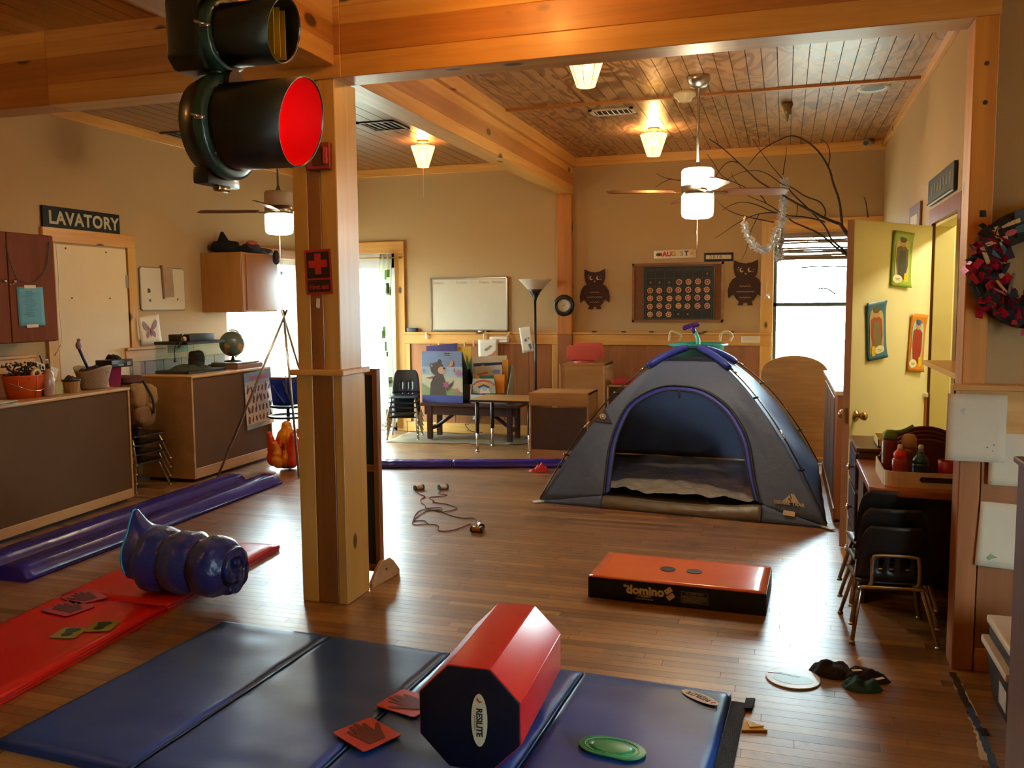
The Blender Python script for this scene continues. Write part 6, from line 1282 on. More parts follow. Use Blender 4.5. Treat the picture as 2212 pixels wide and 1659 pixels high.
# brown wall cabinet
bc = thing('wall_cabinet', 'dark brown wall cabinet with a blue notice at the left edge', 'cabinet', (-5.5, 4.9, 1.3)); BRW = wood('reddish_brown_veneer', '#7a4024', '#5f2f19', 'z', rough=.75, across=5, coat=0.0); BRW.node_tree.nodes['Principled BSDF'].inputs['Specular IOR Level'].default_value = .15
MB().box(XL+.002, -5.365, 4.3, 5.375, 1.295, 2.1).build('body', BRW, bc, .003, 1)
for y0_, y1_, yk in ((4.31, 4.945, 4.905), (4.953, 5.37, 4.99)):
    q = MB().box(-5.365, -5.345, y0_, y1_, 1.3, 2.095).build('door', BRW, bc, .003, 1); MB().lathe([(.006, 0), (.012, .012), (.013, .02), (0, .024)], 14).build('knob', CHROME, q, world=False); kk = q.children[0]; kk.matrix_parent_inverse = wm(q).inverted(); kk.matrix_basis = Matrix.Translation((-5.345, yk, 1.745)) @ Matrix.Rotation(PI/2, 4, 'Y')
MB().tube(spline([(-5.335, 4.93, 2.0), (-5.33, 4.97, 1.85), (-5.33, 5.02, 1.76), (-5.332, 5.15, 1.74), (-5.334, 5.28, 1.85), (-5.335, 5.32, 2.05)], 6), .003, 6).build('wire', BLACK, bc)
MB().tube(spline([(-5.335, 4.905, 1.745), (-5.32, 4.95, 1.72), (-5.32, 4.99, 1.745)], 6), .002, 5).build('wire', CHROME, bc); MB().tube(spline([(-5.33, 5.38, 2.05), (-5.325, 5.385, 1.8), (-5.33, 5.38, 1.55), (-5.33, 5.385, 1.3), (-5.4, 5.38, 1.18)], 6), .003, 5).build('wire', WHITEPL, bc)
tt, M, w, h = wpaper('light blue typed notice taped to the brown wall cabinet', ((36, 620), (93, 619), (96, 703), (40, 705)), -5.343, m=mat('light_blue_paper', '#5f9cab', .8, var=.04), axis='X', name='blue_notice', cat='notice', curl=.002)
for k in range(13): mb = MB(); mb.M = M; x_ = rnd.uniform(-.36, -.15); mb.prism([(x_*w, (.38-k*.052)*h), (rnd.uniform(0, .36)*w, (.38-k*.052)*h), (.1*w, (.365-k*.052)*h), (x_*w, (.365-k*.052)*h)], .0045, .005, 'z'); mb.build('typed_line', mat('grey_blue_ink', '#3d6a78', .8), tt)
for y_ in (.5, -.5): mb = MB(); mb.M = M; mb.box(-.22*w, .22*w, y_*h-.012, y_*h+.012, .004, .0055); mb.build('tape', PAPER, tt)
# low cabinets seen from behind
def place(root, loc, rz):
    o0 = root.location.copy(); root.location = Matrix.Translation(loc) @ Matrix.Rotation(rz, 4, 'Z') @ o0; root.rotation_euler = (0, 0, rz)
LOWW = wood('pale_birch_edge', '#c39a62', '#ad8350', 'x', across=6, rough=.45)
def low_cab(label, loc, rz, L, D, h, toe):
    t = thing('low_cabinet', label, 'cabinet', (L/2, D/2, 0))
    MB().box(0, .022, 0, D, .03, h-.02).build('side_panel', LOWW, t, .003, 1); MB().box(L-.022, L, 0, D, .03, h-.02).build('side_panel', LOWW, t, .003, 1); MB().box(-.004, L+.004, -.004, D, h-.024, h).build('top_panel', LOWW, t, .008, 3)
    MB().box(.022, L-.022, .008, .016, toe, h-.024).build('back_panel', mat('cabinet_hardboard', '#5d4128', .8, spec=.15, var=.08, ns=3), t); MB().box(.022, L-.022, 0, .02, .03, toe).build('bottom_rail', LOWW, t, .002, 1); MB().box(.02, L-.02, .02, D-.02, .45, .465).build('shelf', LOWW, t); MB().box(0.01, L-.01, .01, D-.01, .03, .05).build('bottom_panel', LOWW, t); MB().box(.03, L-.03, .05, D-.05, 0, .03).build('plinth', BLACK, t)
    place(t, loc, rz); return t
HC1, HC2 = .915, .945
low_cab('long brown backed cabinet at the left edge, bucket and baskets on top', (-4.847, 3.66, 0), math.radians(93.7), 2.03, .42, HC1, .1)
low_cab('brown backed cabinet carrying the aquarium and globe', (-4.942, 6.40, 0), math.radians(91), 1.27, .55, HC2, .12)
# poster on the second cabinet
cs = [onX(x, y, -4.938) for x, y in ((528, 806), (587, 796), (588, 912), (532, 932))]; c = sum(cs, Vector())/4; X = ((cs[1]-cs[0])+(cs[2]-cs[3]))/2; Yv = ((cs[0]-cs[3])+(cs[1]-cs[2]))/2; w, h = X.length, Yv.length; M = frame(c, X, Yv)
t = thing('alphabet_poster', 'hand sign alphabet poster with red title on the cabinet back', 'poster', c)
mb = MB(); mb.M = M; mb.sheet(lambda u, v: ((u-.5)*w, (v-.5)*h, .002+.012*max(0, .25-v)*u), 6, 10); mb.build('card', mat('cream_pink_card', '#c9b4a0', .5), t, solid=.001)
for y0_, y1_, cc_ in ((.34, .5, '#6f86a4'), (.27, .34, '#a0a4ac'), (-.5, -.42, '#7d94a8')): mb = MB(); mb.M = M; mb.prism([(-.5*w, y0_*h), (.5*w, y0_*h), (.5*w, y1_*h), (-.5*w, y1_*h)], .0035, .004, 'z'); mb.build('print_band', mat(cc_+'_ink', cc_, .6), t)
text('Sign Language', h*.105, M @ Matrix.Translation((0, .4*h, .0045)), 'lettering', mat('rose_ink', '#b04a5c', .6), t, bold=.002, spacing=.9)
HD = mat('brown_hand_ink', '#4a2f28', .7)
for r_ in range(4):
    for k in range(7 if r_ != 1 else 6):
        mb = MB(); mb.M = M @ Matrix.Translation(((-.4+.133*k+(.06 if r_ == 1 else 0))*w, (.2-.175*r_)*h, .004)) @ Matrix.Rotation(rnd.uniform(-.4, .4), 4, 'Z') @ Matrix.Scale(rnd.choice((.8, 1)), 4)
        sh_ = rnd.choice(([(-.016, -.04), (.014, -.04), (.018, .01), (.012, .03), (-.012, .035), (-.018, .0)], [(-.014, -.04), (.012, -.04), (.02, 0), (.014, .02), (.008, .015), (.006, .05), (-.004, .05), (-.008, .01), (-.018, .0)], [(-.01, -.04), (.012, -.04), (.016, .0), (.03, .03), (.022, .035), (.005, .015), (-.004, .045), (-.014, .04), (-.016, 0)]))
        mb.prism(sh_, 0, .0005, 'z'); mb.build('hand_print', HD, t)
# things on the first cabinet
Z1_ = HC1+.001
c = fl(54, 858, Z1_); bu = thing('orange_bucket', 'shiny orange oval bucket of craft scraps on the left cabinet', 'bucket', c); OB = mat('orange_enamel', '#d24a14', .22, coat=.5)
MB().lathe([(.125, 0), (.155, .155), (.16, .162), (.15, .16), (.12, .006), (0, .006)], 36, c, .78, 1).build('body', OB, bu); MB().tube([c+Vector((.125*math.cos(a)+.0, .165*math.sin(a), .12-.07*math.cos(a)**2)) for a in [-1.4+2.8*i/16 for i in range(17)]], .003, 6).build('handle', CHROME, bu)
for k in range(3): MB().tube([c+Vector((.098*math.cos(a), .126*math.sin(a), .008)) if False else c+Vector(((.1+.024*zv)*math.cos(a)*1.0, (.128+.03*zv)*math.sin(a), .155*zv)) for zv in (0, 1)], .003, 5).build('seam', OB, bu) if (a := -.9+.9*k) is not None else None
sc = thing('craft_scraps', 'dark tangled craft scraps filling the orange bucket', 'scraps', c+Vector((0, 0, .1))); mb = MB()
for _ in range(90):
    p = c+Vector((rnd.uniform(-.1, .1), rnd.uniform(-.13, .13), .13+rnd.random()*.12)); mb.tube([p, p+Vector((rnd.gauss(0, .03), rnd.gauss(0, .03), rnd.gauss(0, .02)))], .006, 4)
o = mb.build('scraps', mat('dark_scraps', '#2c2220', .7, var=.6, ns=20), sc); o['kind'] = 'stuff'
mb = MB(); mb.M = Matrix.Translation(c+Vector((.09, .02, .165))) @ Matrix.Rotation(PI/2, 4, 'Y'); mb.lathe([(.02, -.01), (.042, -.01), (.042, .01), (.02, .01), (.02, -.01)], 24); t = thing('tape_roll', 'cream tape roll standing at the bucket rim', 'tape roll', c+Vector((.09, .02, .13))); mb.build('roll', mat('cream_tape', '#c9a86a', .5), t)
c = fl(107, 855, Z1_); t = thing('pump_bottle', 'clear lotion pump bottle with dark collar beside the bucket', 'bottle', c); MB().lathe([(.036, 0), (.04, .01), (.04, .12), (.032, .17), (.016, .2)], 20, c).build('body', mat('beige_lotion', '#b08d72', .25, coat=.5), t); MB().lathe([(.017, .198), (.018, .232), (.006, .236)], 16, c).build('collar', mat('dark_collar', '#3c362c', .5), t); MB().tube([c+Vector((0, 0, .23)), c+Vector((0, 0, .262)), c+Vector((.01, -.035, .262))], .005, 8).build('pump', WHITEPL, t)
cs = [onX(x, y, c.x-.09) for x, y in ((78, 781), (127, 797), (120, 823), (72, 809))]; t = thing('white_card', 'tilted white card behind the lotion bottle', 'card', (cs[0]+cs[2])/2); MB().add(cs+[p+Vector((-.002, 0, 0)) for p in cs], [(0, 1, 2, 3), (7, 6, 5, 4), (0, 4, 5, 1), (1, 5, 6, 2), (2, 6, 7, 3), (3, 7, 4, 0)]).build('card', PAPER, t)
c = fl(127, 852, Z1_); t = thing('small_box', 'small yellow green box beside the lotion bottle', 'box', c); MB().box(c.x-.06, c.x+.005, c.y-.035, c.y+.035, Z1_, Z1_+.085).build('box', mat('yellow_green_card', '#a39a5c', .6), t, .002, 1); MB().box(c.x-.062, c.x+.007, c.y-.037, c.y+.037, Z1_+.085, Z1_+.09).build('flap', mat('yellow_green_card', '#a39a5c', .6), t)
c = fl(155, 848, Z1_); t = thing('wooden_pail', 'small wooden pail of dark oddments on the left cabinet', 'pail', c); MB().lathe([(.05, 0), (.066, .1), (.06, .1), (.046, .006), (0, .006)], 12, c, smooth=False).build('staves', wood('pail_wood', '#a87a3e', '#8a5f2c', 'z'), t); MB().lathe([(.0655, .086), (.068, .1), (.066, .1), (.064, .086)], 20, c).build('hoop', mat('dark_hoop', '#2a2018', .5, .5), t); heap(MB(), c.x, c.y, .055, .055, .04, 8).build('contents', mat('dark_scraps', '#2c2220', .7), t).location = (0, 0, Z1_+.09)
bpy.data.objects[t.children[-1].name].matrix_parent_inverse = wm(t).inverted()
c = fl(203, 840, Z1_); t = thing('fabric_basket', 'flared white woven basket on the left cabinet', 'basket', c); MB().sheet(lambda u, v: (c.x+(.075+.04*v)*math.cos(2*PI*u), c.y+(.1+.055*v)*math.sin(2*PI*u), Z1_+.165*v+.02*v*math.sin(4*PI*u+1)), 36, 10, True, True).build('wall', mat('off_white_weave', '#9a8770', .9, bump=.5, bs=120), t, solid=.006); MB().lathe([(0, 0), (.075, 0)], 24, c+Vector((0, 0, .003)), 1, 1.3).build('base', mat('off_white_weave', '#9a8770', .9), t)
heap(MB(), 0, 0, .1, .13, .05, 11).build('contents', mat('dark_scraps', '#2c2220', .7), t).location = c+Vector((0, 0, .13)); bpy.data.objects[t.children[-1].name].matrix_parent_inverse = wm(t).inverted()
b0 = c+Vector((.0, -.03, .12)); b1_ = onX(170, 752, c.x); t = thing('toy_wand', 'blue stick with a pink tip standing in the white basket', 'wand', b0); MB().tube([b0, b1_], .011, 8).build('stick', mat('blue_stick', '#1f3c8a', .4), t); MB().ball(b1_+Vector((0, 0, .02)), .022, 10, 8, 1, 1, 1.5).build('tip', mat('mauve_pompom', '#9a7a8c', .9), t); MB().ball(b1_+Vector((0, .005, .06)), .014, 10, 8).build('tip', mat('mauve_pompom', '#9a7a8c', .9), t)
c = fl(248, 834, Z1_); t = thing('pink_tub', 'magenta plastic tub under the black box', 'tub', c); MB().lathe([(.055, 0), (.075, .15), (.07, .15), (.05, .004), (0, .004)], 4, c, smooth=False).build('tub', mat('magenta_plastic_tub', '#a83a8a', .35), t, .004, 1)
t = thing('black_case', 'black electronics box resting on the magenta tub', 'box', c+Vector((0, 0, .152))); MB().box(c.x-.09, c.x+.07, c.y-.1, c.y+.14, Z1_+.153, Z1_+.215).build('case', mat('black_gloss_box', '#121210', .3), t, .006, 2); MB().box(c.x+.0701, c.x+.071, c.y-.03, c.y+.03, Z1_+.165, Z1_+.18).build('print', GREYI, t); MB().box(c.x+.0701, c.x+.071, c.y+.07, c.y+.11, Z1_+.165, Z1_+.195).build('print', GREYI, t)
t = thing('black_toy', 'fuzzy black toy lying on top of the black box', 'toy', c+Vector((0, 0, .217))); heap(MB(), 0, 0, .06, .06, .045, 14).build('body', mat('black_fuzz', '#151214', .95, bump=.6, bs=60), t, world=False)
c = fl(8, 874, Z1_); t = thing('paper_stack', 'small pile of papers at the left picture edge', 'papers', c)
for k in range(3): mb = MB(); mb.M = Matrix.Translation((c.x-.06, c.y-.05, Z1_+.006*k+.001)) @ Matrix.Rotation(.1*k, 4, 'Z'); mb.box(-.1, .1, -.14, .14, 0, .005); mb.build('sheets', PAPER if k != 1 else mat('dark_folder', '#3a3028', .6), t)
# backpack
bp0 = Vector((-5.3, 6.06, .53)); t = thing('canvas_backpack', 'tan canvas backpack slumped on the stacked chairs', 'backpack', bp0); TAN = mat('tan_canvas', '#7d5f3c', .9, bump=.4, bs=50, var=.15)
def lump(c, r, sx, sy, sz, seed, name, m, par, pw=.75):
    def f(u, v):
        a, b = 2*PI*u, PI*v; d = Vector((math.sin(b)*math.cos(a), math.sin(b)*math.sin(a), math.cos(b))); k = r*(1+.16*mnoise.noise(d*1.8+Vector((seed, 0, 0))))
        g = lambda q: math.copysign(abs(q)**pw, q)
        return (c[0]+k*sx*g(d.x), c[1]+k*sy*g(d.y), c[2]+k*sz*g(d.z))
    return MB().sheet(f, 28, 18, True, True).build(name, m, par)
lump(bp0+Vector((0, .0, .2)), .17, .85, .95, 1.18, 1, 'main_bag', TAN, t); lump(bp0+Vector((.13, .0, .105)), .1, .55, 1.25, .95, 4, 'pocket', TAN, t); lump(bp0+Vector((.105, -.06, .27)), .095, .7, .95, 1.15, 6, 'flap', mat('light_tan_canvas', '#94764c', .9, bump=.3), t); lump(bp0+Vector((.1, .11, .27)), .085, .7, .75, 1.1, 9, 'flap', mat('light_tan_canvas', '#94764c', .9), t); lump(bp0+Vector((-.02, .0, .40)), .09, 1.2, 1.5, .5, 12, 'collar', mat('maroon_lining', '#4a2018', .8), t)
MB().tube(spline([bp0+Vector((.12, .02, .4)), bp0+Vector((.2, .03, .25)), bp0+Vector((.2, .04, .12))], 6), .01, 6).build('strap', mat('dark_strap', '#2c2018', .8), t)
# small whiteboard and butterfly sheet on the left wall
cs = [onX(x, y, XL+.01) for x, y in ((300, 570), (398, 585), (399, 670), (303, 672))]; y0_, y1_, z0_, z1_ = (cs[0].y+cs[3].y)/2, (cs[1].y+cs[2].y)/2, (cs[2].z+cs[3].z)/2, (cs[0].z+cs[1].z)/2
t = thing('small_whiteboard', 'small rounded whiteboard beside the lavatory door', 'whiteboard', (XL, (y0_+y1_)/2, z0_)); w, h = y1_-y0_, z1_-z0_; M = lwM((y0_+y1_)/2, (z0_+z1_)/2)
blob(rrect(-w/2, w/2, -h/2, h/2, .03), 0, .012, M, 'frame', mat('grey_frame', '#7d7466', .5), t, .002, 1); blob(rrect(-w/2+.01, w/2-.01, -h/2+.01, h/2-.01, .024), .012, .0135, M, 'writing_surface', mat('white_melamine', '#c9bda2', .3), t)
mb = MB(); mb.M = M @ Matrix.Translation((.06, .06, 0)) @ Matrix.Rotation(.06, 4, 'Z'); mb.box(-.08, .08, -.14, .15, .0135, .018); mb.build('pinned_card', mat('tan_card', '#a08566', .7, var=.25, ns=8), t)
for a_, b_, s_ in ((-.2, -.02, .02), (-.19, -.11, .012), (.2, -.1, .01)): blob([(a_-s_, b_-s_), (a_+s_, b_-s_*.7), (a_+s_*.8, b_+s_), (a_-s_, b_+s_*1.2)], .0135, .0145, M, 'mark', mat('dark_ink_dot2', '#4a3f38', .8), t)
mb = MB(); mb.M = M @ Matrix.Translation((.06, .06, 0)) @ Matrix.Rotation(.06, 4, 'Z'); mb.box(-.085, -.06, -.15, .17, .018, .022); mb.build('ruler', mat('brown_ruler', '#6a4a34', .6), t)
tt, M, w, h = wpaper('paper with a coloured butterfly pinned beside the lavatory door', ((299, 683), (341, 681), (349, 735), (304, 748)), XL+.035, axis='X', name='butterfly_drawing', cat='drawing', marks=[], curl=.01)
for s in (-1, 1):
    for poly, cc_ in (([(0, .0), (.12, .18), (.3, .34), (.36, .24), (.3, .06), (.12, -.04)], '#8a7a74'), ([(.03, -.03), (.16, -.04), (.24, -.2), (.2, -.32), (.08, -.22)], '#8c5a62'), ([(.05, .04), (.14, .12), (.2, .08), (.1, -.02)], '#a83a44')):
        mb = MB(); mb.M = M; mb.prism([(s*x*w, y*h) for x, y in poly], .009+.0004*(cc_ == '#a83a44'), .0096+.0004*(cc_ == '#a83a44'), 'z'); mb.build('wing_print', mat(cc_+'_ink', cc_, .8), tt)
mb = MB(); mb.M = M; mb.prism(ell(0, -.03, .025*w, .15*h, 10), .009, .0104, 'z'); mb.build('body_print', mat('#5a3a34_ink', '#5a3a34', .8), tt)
wpaper('plain sheet half hidden under the butterfly drawing', ((294, 686), (338, 683), (344, 730), (297, 736)), XL+.03, axis='X')
# upper wall cabinet with plush
uc = thing('wall_cabinet', 'honey wood wall cabinet with a black plush on top', 'cabinet', (-5.45, 7.9, 1.49)); UW = wood('honey_birch', '#b07a3a', '#966328', 'z', across=6, rough=.35)
MB().box(XL+.002, -5.222, 7.6, 8.24, 1.49, 2.095).build('body', UW, uc, .003, 1); q = MB().box(-5.222, -5.2, 7.66, 8.235, 1.51, 2.075).build('door', wood('honey_door', '#a8744a', '#8f5c34', 'z', across=6), uc, .006, 2); MB().box(-5.224, -5.208, 7.6, 7.655, 1.49, 2.095).build('face_stile', UW, uc, .003, 1)
pl = thing('plush_animal', 'black furry plush with orange patterned cloth on the honey cabinet', 'plush toy', (-5.45, 7.8, 2.097)); FUR = mat('black_fur', '#0b090b', .95, bump=.9, bs=45)
lump((-5.5, 7.75, 2.16), .12, 1.2, .9, .55, 2, 'body', FUR, pl); MB().cyl((-5.5, 7.72, 2.18), (-5.5, 7.7, 2.31), .075, .012, 14).build('ear', FUR, pl); lump((-5.36, 7.78, 2.135), .08, 1.9, .8, .45, 5, 'leg', FUR, pl)
PC = mat('patterned_dark_cloth', '#2a2236', .8, var=.8, ns=18)
lump((-5.27, 7.86, 2.15), .08, .9, 1.3, .6, 8, 'patterned_cloth', PC, pl); lump((-5.26, 8.05, 2.125), .075, .9, 1.9, .45, 9, 'patterned_cloth', PC, pl); lump((-5.155, 8.14, 2.06), .05, .6, .7, 1.5, 10, 'patterned_cloth', PC, pl); lump((-5.25, 7.84, 2.195), .05, .9, 1.4, .5, 11, 'orange_patch', mat('orange_cloth', '#a8482a', .8), pl)
# aquarium, globe, books
aq = thing('aquarium', 'glass aquarium with black lid on the brown cabinet', 'aquarium', (-5.27, 6.83, HC2)); A = (-5.44, -5.09, 6.56, 7.1); za_, zt2 = HC2+.012, HC2+.27; AG = glass('aquarium_glass', '#eef5f1')
MB().box(A[0]-.005, A[1]+.005, A[2]-.005, A[3]+.005, HC2+.001, za_+.012).build('base_rim', BLACK, aq)
for b in ((A[0], A[0]+.005, A[2], A[3]), (A[1]-.005, A[1], A[2], A[3]), (A[0], A[1], A[2], A[2]+.005), (A[0], A[1], A[3]-.005, A[3])): MB().box(b[0], b[1], b[2], b[3], za_, zt2).build('glass_pane', AG, aq)
MB().box(A[0]-.006, A[1]+.006, A[2]-.006, A[3]+.006, zt2-.005, zt2+.022).build('lid', BLACK, aq, .004, 1); MB().box(A[0]+.1, A[1]-.02, A[2]+.06, A[3]-.12, zt2+.022, zt2+.085).build('hood', mat('black_hood', '#161412', .45), aq, .008, 2)
heap(MB(), -5.27, 6.83, .15, .24, .05, 6).build('gravel', mat('grey_green_gravel', '#57584a', .9, var=.4, ns=60), aq).location = (0, 0, za_+.01); bpy.data.objects[aq.children[-1].name].matrix_parent_inverse = wm(aq).inverted()
lump((-5.3, 6.95, za_+.09), .09, .7, .9, 1, 3, 'rock', mat('dark_rock', '#23231d', .9), aq); MB().box(A[0]+.02, A[0]+.024, 6.7, 7.0, zt2-.09, zt2-.02).build('back_card', mat('cream_card_box', '#d9cd90', .6), aq)
MB().tube(spline([(A[1]-.1, A[2]+.08, zt2+.09), (A[1]-.05, A[2]+.0, zt2+.08), (A[1]-.03, A[2]-.02, zt2+.03), (A[1]-.08, A[2]-.03, zt2-.03), (A[1]-.05, A[2]-.02, zt2+.05), (A[1]-.12, A[2]-.015, zt2-.02), (A[1]-.13, A[2]-.012, zt2-.13)], 6), .004, 6).build('cord', BLACK, aq); MB().cyl((A[1]-.13, A[2]-.012, zt2-.16), (A[1]-.13, A[2]-.012, zt2-.125), .012, .006, 8).build('plug', BLACK, aq)
lump((A[1]-.06, A[2]+.03, zt2+.045), .022, 1, 1, 1, 3, 'float_ball', mat('pink_bulb', '#b98a78', .5), aq)
for k, (zk, wk, cc_, lab) in enumerate(((0, .0, '#7a5634', 'thick brown book lying under the globe'), (.045, .02, '#8f8c86', 'grey magazine lying on the brown book under the globe'))):
    t = thing('lying_book', lab, 'book', (-5.22, 7.45, HC2+zk)); MB().box(-5.36+wk, -5.02-wk, 7.2+wk, 7.62-wk, HC2+.001+zk, HC2+.043+zk if k == 0 else HC2+.056+zk-.04).build('cover', mat(cc_+'_cover', cc_, .5), t, .003, 1)
gl_ = thing('desk_globe', 'green and tan desk globe beside the aquarium', 'globe', (-5.2, 7.38, HC2+.062)); gc = Vector((-5.2, 7.38, HC2+.062+.175)); MB().lathe([(.085, 0), (.08, .012), (.02, .02), (.012, .05)], 24, (gc.x, gc.y, HC2+.062)).build('base', BLACK, gl_)
gm, nt, bs_ = _new('globe_print'); MATS['globe_print'] = gm; v_ = _coords(nt, (1, 1, 1)); nz_ = _n(nt, 'ShaderNodeTexNoise', Scale=7.0, Detail=3.0); nt.links.new(v_, nz_.inputs['Vector']); nt.links.new(_ramp(nt, nz_.outputs['Fac'], [(.5, lin('#4c5a50')), (.54, lin('#9c7a44'))]), bs_.inputs['Base Color']); bs_.inputs['Roughness'].default_value = .35
MB().ball(gc, .125, 32, 20).build('sphere', gm, gl_); MB().tube([gc+Vector((.02*math.cos(a), .137*math.cos(a+.3), .137*math.sin(a+.3))) for a in [-PI/2+PI*i/24 for i in range(25)]], .007, 8).build('meridian_arm', BLACK, gl_)
# hanging blind weight
t = thing('blind_cord', 'black blind cord tassel hanging before the bright glass door', 'cord', (XL+.12, 8.8, 2.1)); pp = onX(609, 590, XL+.12); MB().box(pp.x-.012, pp.x+.012, pp.y-.025, pp.y+.025, pp.z-.022, pp.z+.022).build('tassel', BLACK, t, .004, 1)
for s in (-.012, .012): MB().cyl(pp+Vector((0, s, .02)), pp+Vector((0, s, .32)), .0018, n=5).build('string', GREYI, t)
MB().box(XL+.03, XL+.1, 8.0, 9.5, 2.1, 2.2).build('bamboo_header', wood('bamboo_slats', '#8d5a30', '#70421f', 'y', across=40), t)
t = thing('bamboo_wand', 'thin blind wand hanging before the glass door', 'wand', (XL+.1, 8.35, 1.4)); pq = onX(551, 680, XL+.1); MB().tube([Vector((pq.x-.05, pq.y, 2.12)), pq+Vector((0, .01, -.15))], .008, 6, taper=[1, .4]).build('wand', mat('grey_wand', '#55524a', .5), t)

# ------------------------------------------------------------------ pretend campfire
ap = onY(613, 676, 7.1); tp = thing('campfire_tripod', 'tall metal campfire tripod with hanging chain', 'tripod', (ap.x, ap.y, 0)); PIPE = mat('grey_pipe', '#8f8478', .3, .9)
for f in (fl(470, 1031, 0), Vector((-4.18, 6.86, 0)), Vector((-4.42, 7.78, 0))): MB().tube([Vector((f.x, f.y, .0)), ap+Vector((f.x-ap.x, f.y-ap.y, 0))*-.05+Vector((0, 0, .03))], .011, 8).build('leg', PIPE, tp)
MB().ball(ap, .022, 12, 8).build('hub', mat('dark_hub', '#2c2822', .5, .6), tp); mb = MB()
zz_ = ap.z-.05
while zz_ > .75:
    mb.tube([(ap.x+.006*math.cos(a)*(1 if int(zz_*100) % 4 < 2 else .3), ap.y+.006*math.cos(a)*(0 if int(zz_*100) % 4 < 2 else 1), zz_+.012*math.sin(a)) for a in [2*PI*i/8 for i in range(8)]], .0022, 4, True); zz_ -= .019
mb.build('chain', PIPE, tp)
ga = thing('black_grill_stand', 'black two tier round grill stand behind the inflatable fire', 'stand', (-4.5, 7.35, 0)); gx, gy = onY(622, 880, 7.5).x, 7.5
for px_y, R in ((877, .17), (899, .2)):
    z = onY(620, px_y, gy).z; MB().lathe([(0, -.012), (R*.9, -.012), (R, 0), (R, .012), (R*.93, .012), (R*.9, 0), (0, 0)], 28, (gx, gy, z)).build('plate', mat('black_iron', '#0e0d0c', .5), ga)
MB().cyl((gx, gy, .02), (gx, gy, onY(620, 877, gy).z), .018, n=10).build('post', mat('black_iron', '#0e0d0c', .5), ga); MB().lathe([(.14, 0), (.14, .02), (.02, .03)], 20, (gx, gy, 0)).build('base', mat('black_iron', '#0e0d0c', .5), ga)
zt3 = onY(620, 877, gy).z+.014; tbg = thing('blue_tote', 'clear blue vinyl tote standing on the black grill stand', 'tote bag', (gx-.02, gy, zt3)); BV = cloth('blue_clear_vinyl', '#2a52c8', .6, .2, .15, .3, 12)
MB().sheet(lambda u, v: (gx-.03+(.1+.03*v)*max(-1, min(1, 1.35*math.cos(2*PI*u))), gy+.07*max(-1, min(1, 1.35*math.sin(2*PI*u))), zt3+.26*v), 28, 8, True, True).build('bag', BV, tbg, solid=.003); MB().box(gx-.155, gx+.095, gy-.075, gy+.075, zt3+.25, zt3+.275).build('bag_rim', mat('red_floral_trim', '#6a3a38', .7, var=.6, ns=25), tbg)
MB().tube(spline([(gx-.12, gy-.08, zt3+.2), (gx-.05, gy-.082, zt3+.1), (gx+.02, gy-.082, zt3+.02)], 5), .012, 6).build('strap', mat('dark_blue_strap', '#16307a', .5), tbg); MB().tube(spline([(gx+.0, gy-.085, zt3+.24), (gx+.09, gy-.085, zt3+.02)], 5), .012, 6).build('strap', mat('dark_blue_strap', '#16307a', .5), tbg)
fcn = fl(622, 1012, 0); fi = thing('inflatable_fire', 'orange and red inflatable campfire flame on the floor', 'inflatable toy', (fcn.x, fcn.y, 0)); OR1 = mat('orange_inflatable', '#e08a12', .2, coat=.6); OR2 = mat('red_inflatable', '#d2330f', .2, coat=.6)
MB().lathe([(0, .005), (.07, .012), (.105, .06), (.1, .12), (.07, .17), (.062, .2), (.085, .25), (.1, .3), (.085, .35), (.055, .385), (.05, .41), (.045, .44), (.02, .46), (0, .462)], 24, fcn).build('core_flame', OR1, fi)
for k in range(6):
    a = k*PI/3+.35; d = Vector((math.cos(a), math.sin(a), 0)); q0 = fcn+d*.1; hh = (.2, .28)[k % 2]
    MB().tube(spline([q0+Vector((0, 0, .05)), q0+d*.05+Vector((0, 0, .1)), q0+d*.04+Vector((0, 0, .1+hh*.45)), q0+d*.07+Vector((0, 0, .08+hh))], 6), .052, 12, taper=[.75+.25*math.sin(PI*min(1, i/9)) if i < 10 else max(.45, 1-(i-9)/9*.6) for i in range(19)]).build('side_flame', (OR1, OR2)[k % 2], fi)
    MB().tube(spline([fcn+d*.085+Vector((0, 0, .14)), fcn+d*.1+Vector((0, 0, .22)), fcn+d*.075+Vector((0, 0, .33))], 5), .022, 8, taper=[.4]+[1]*8+[.3, .2]).build('flame_tongue', OR2, fi)
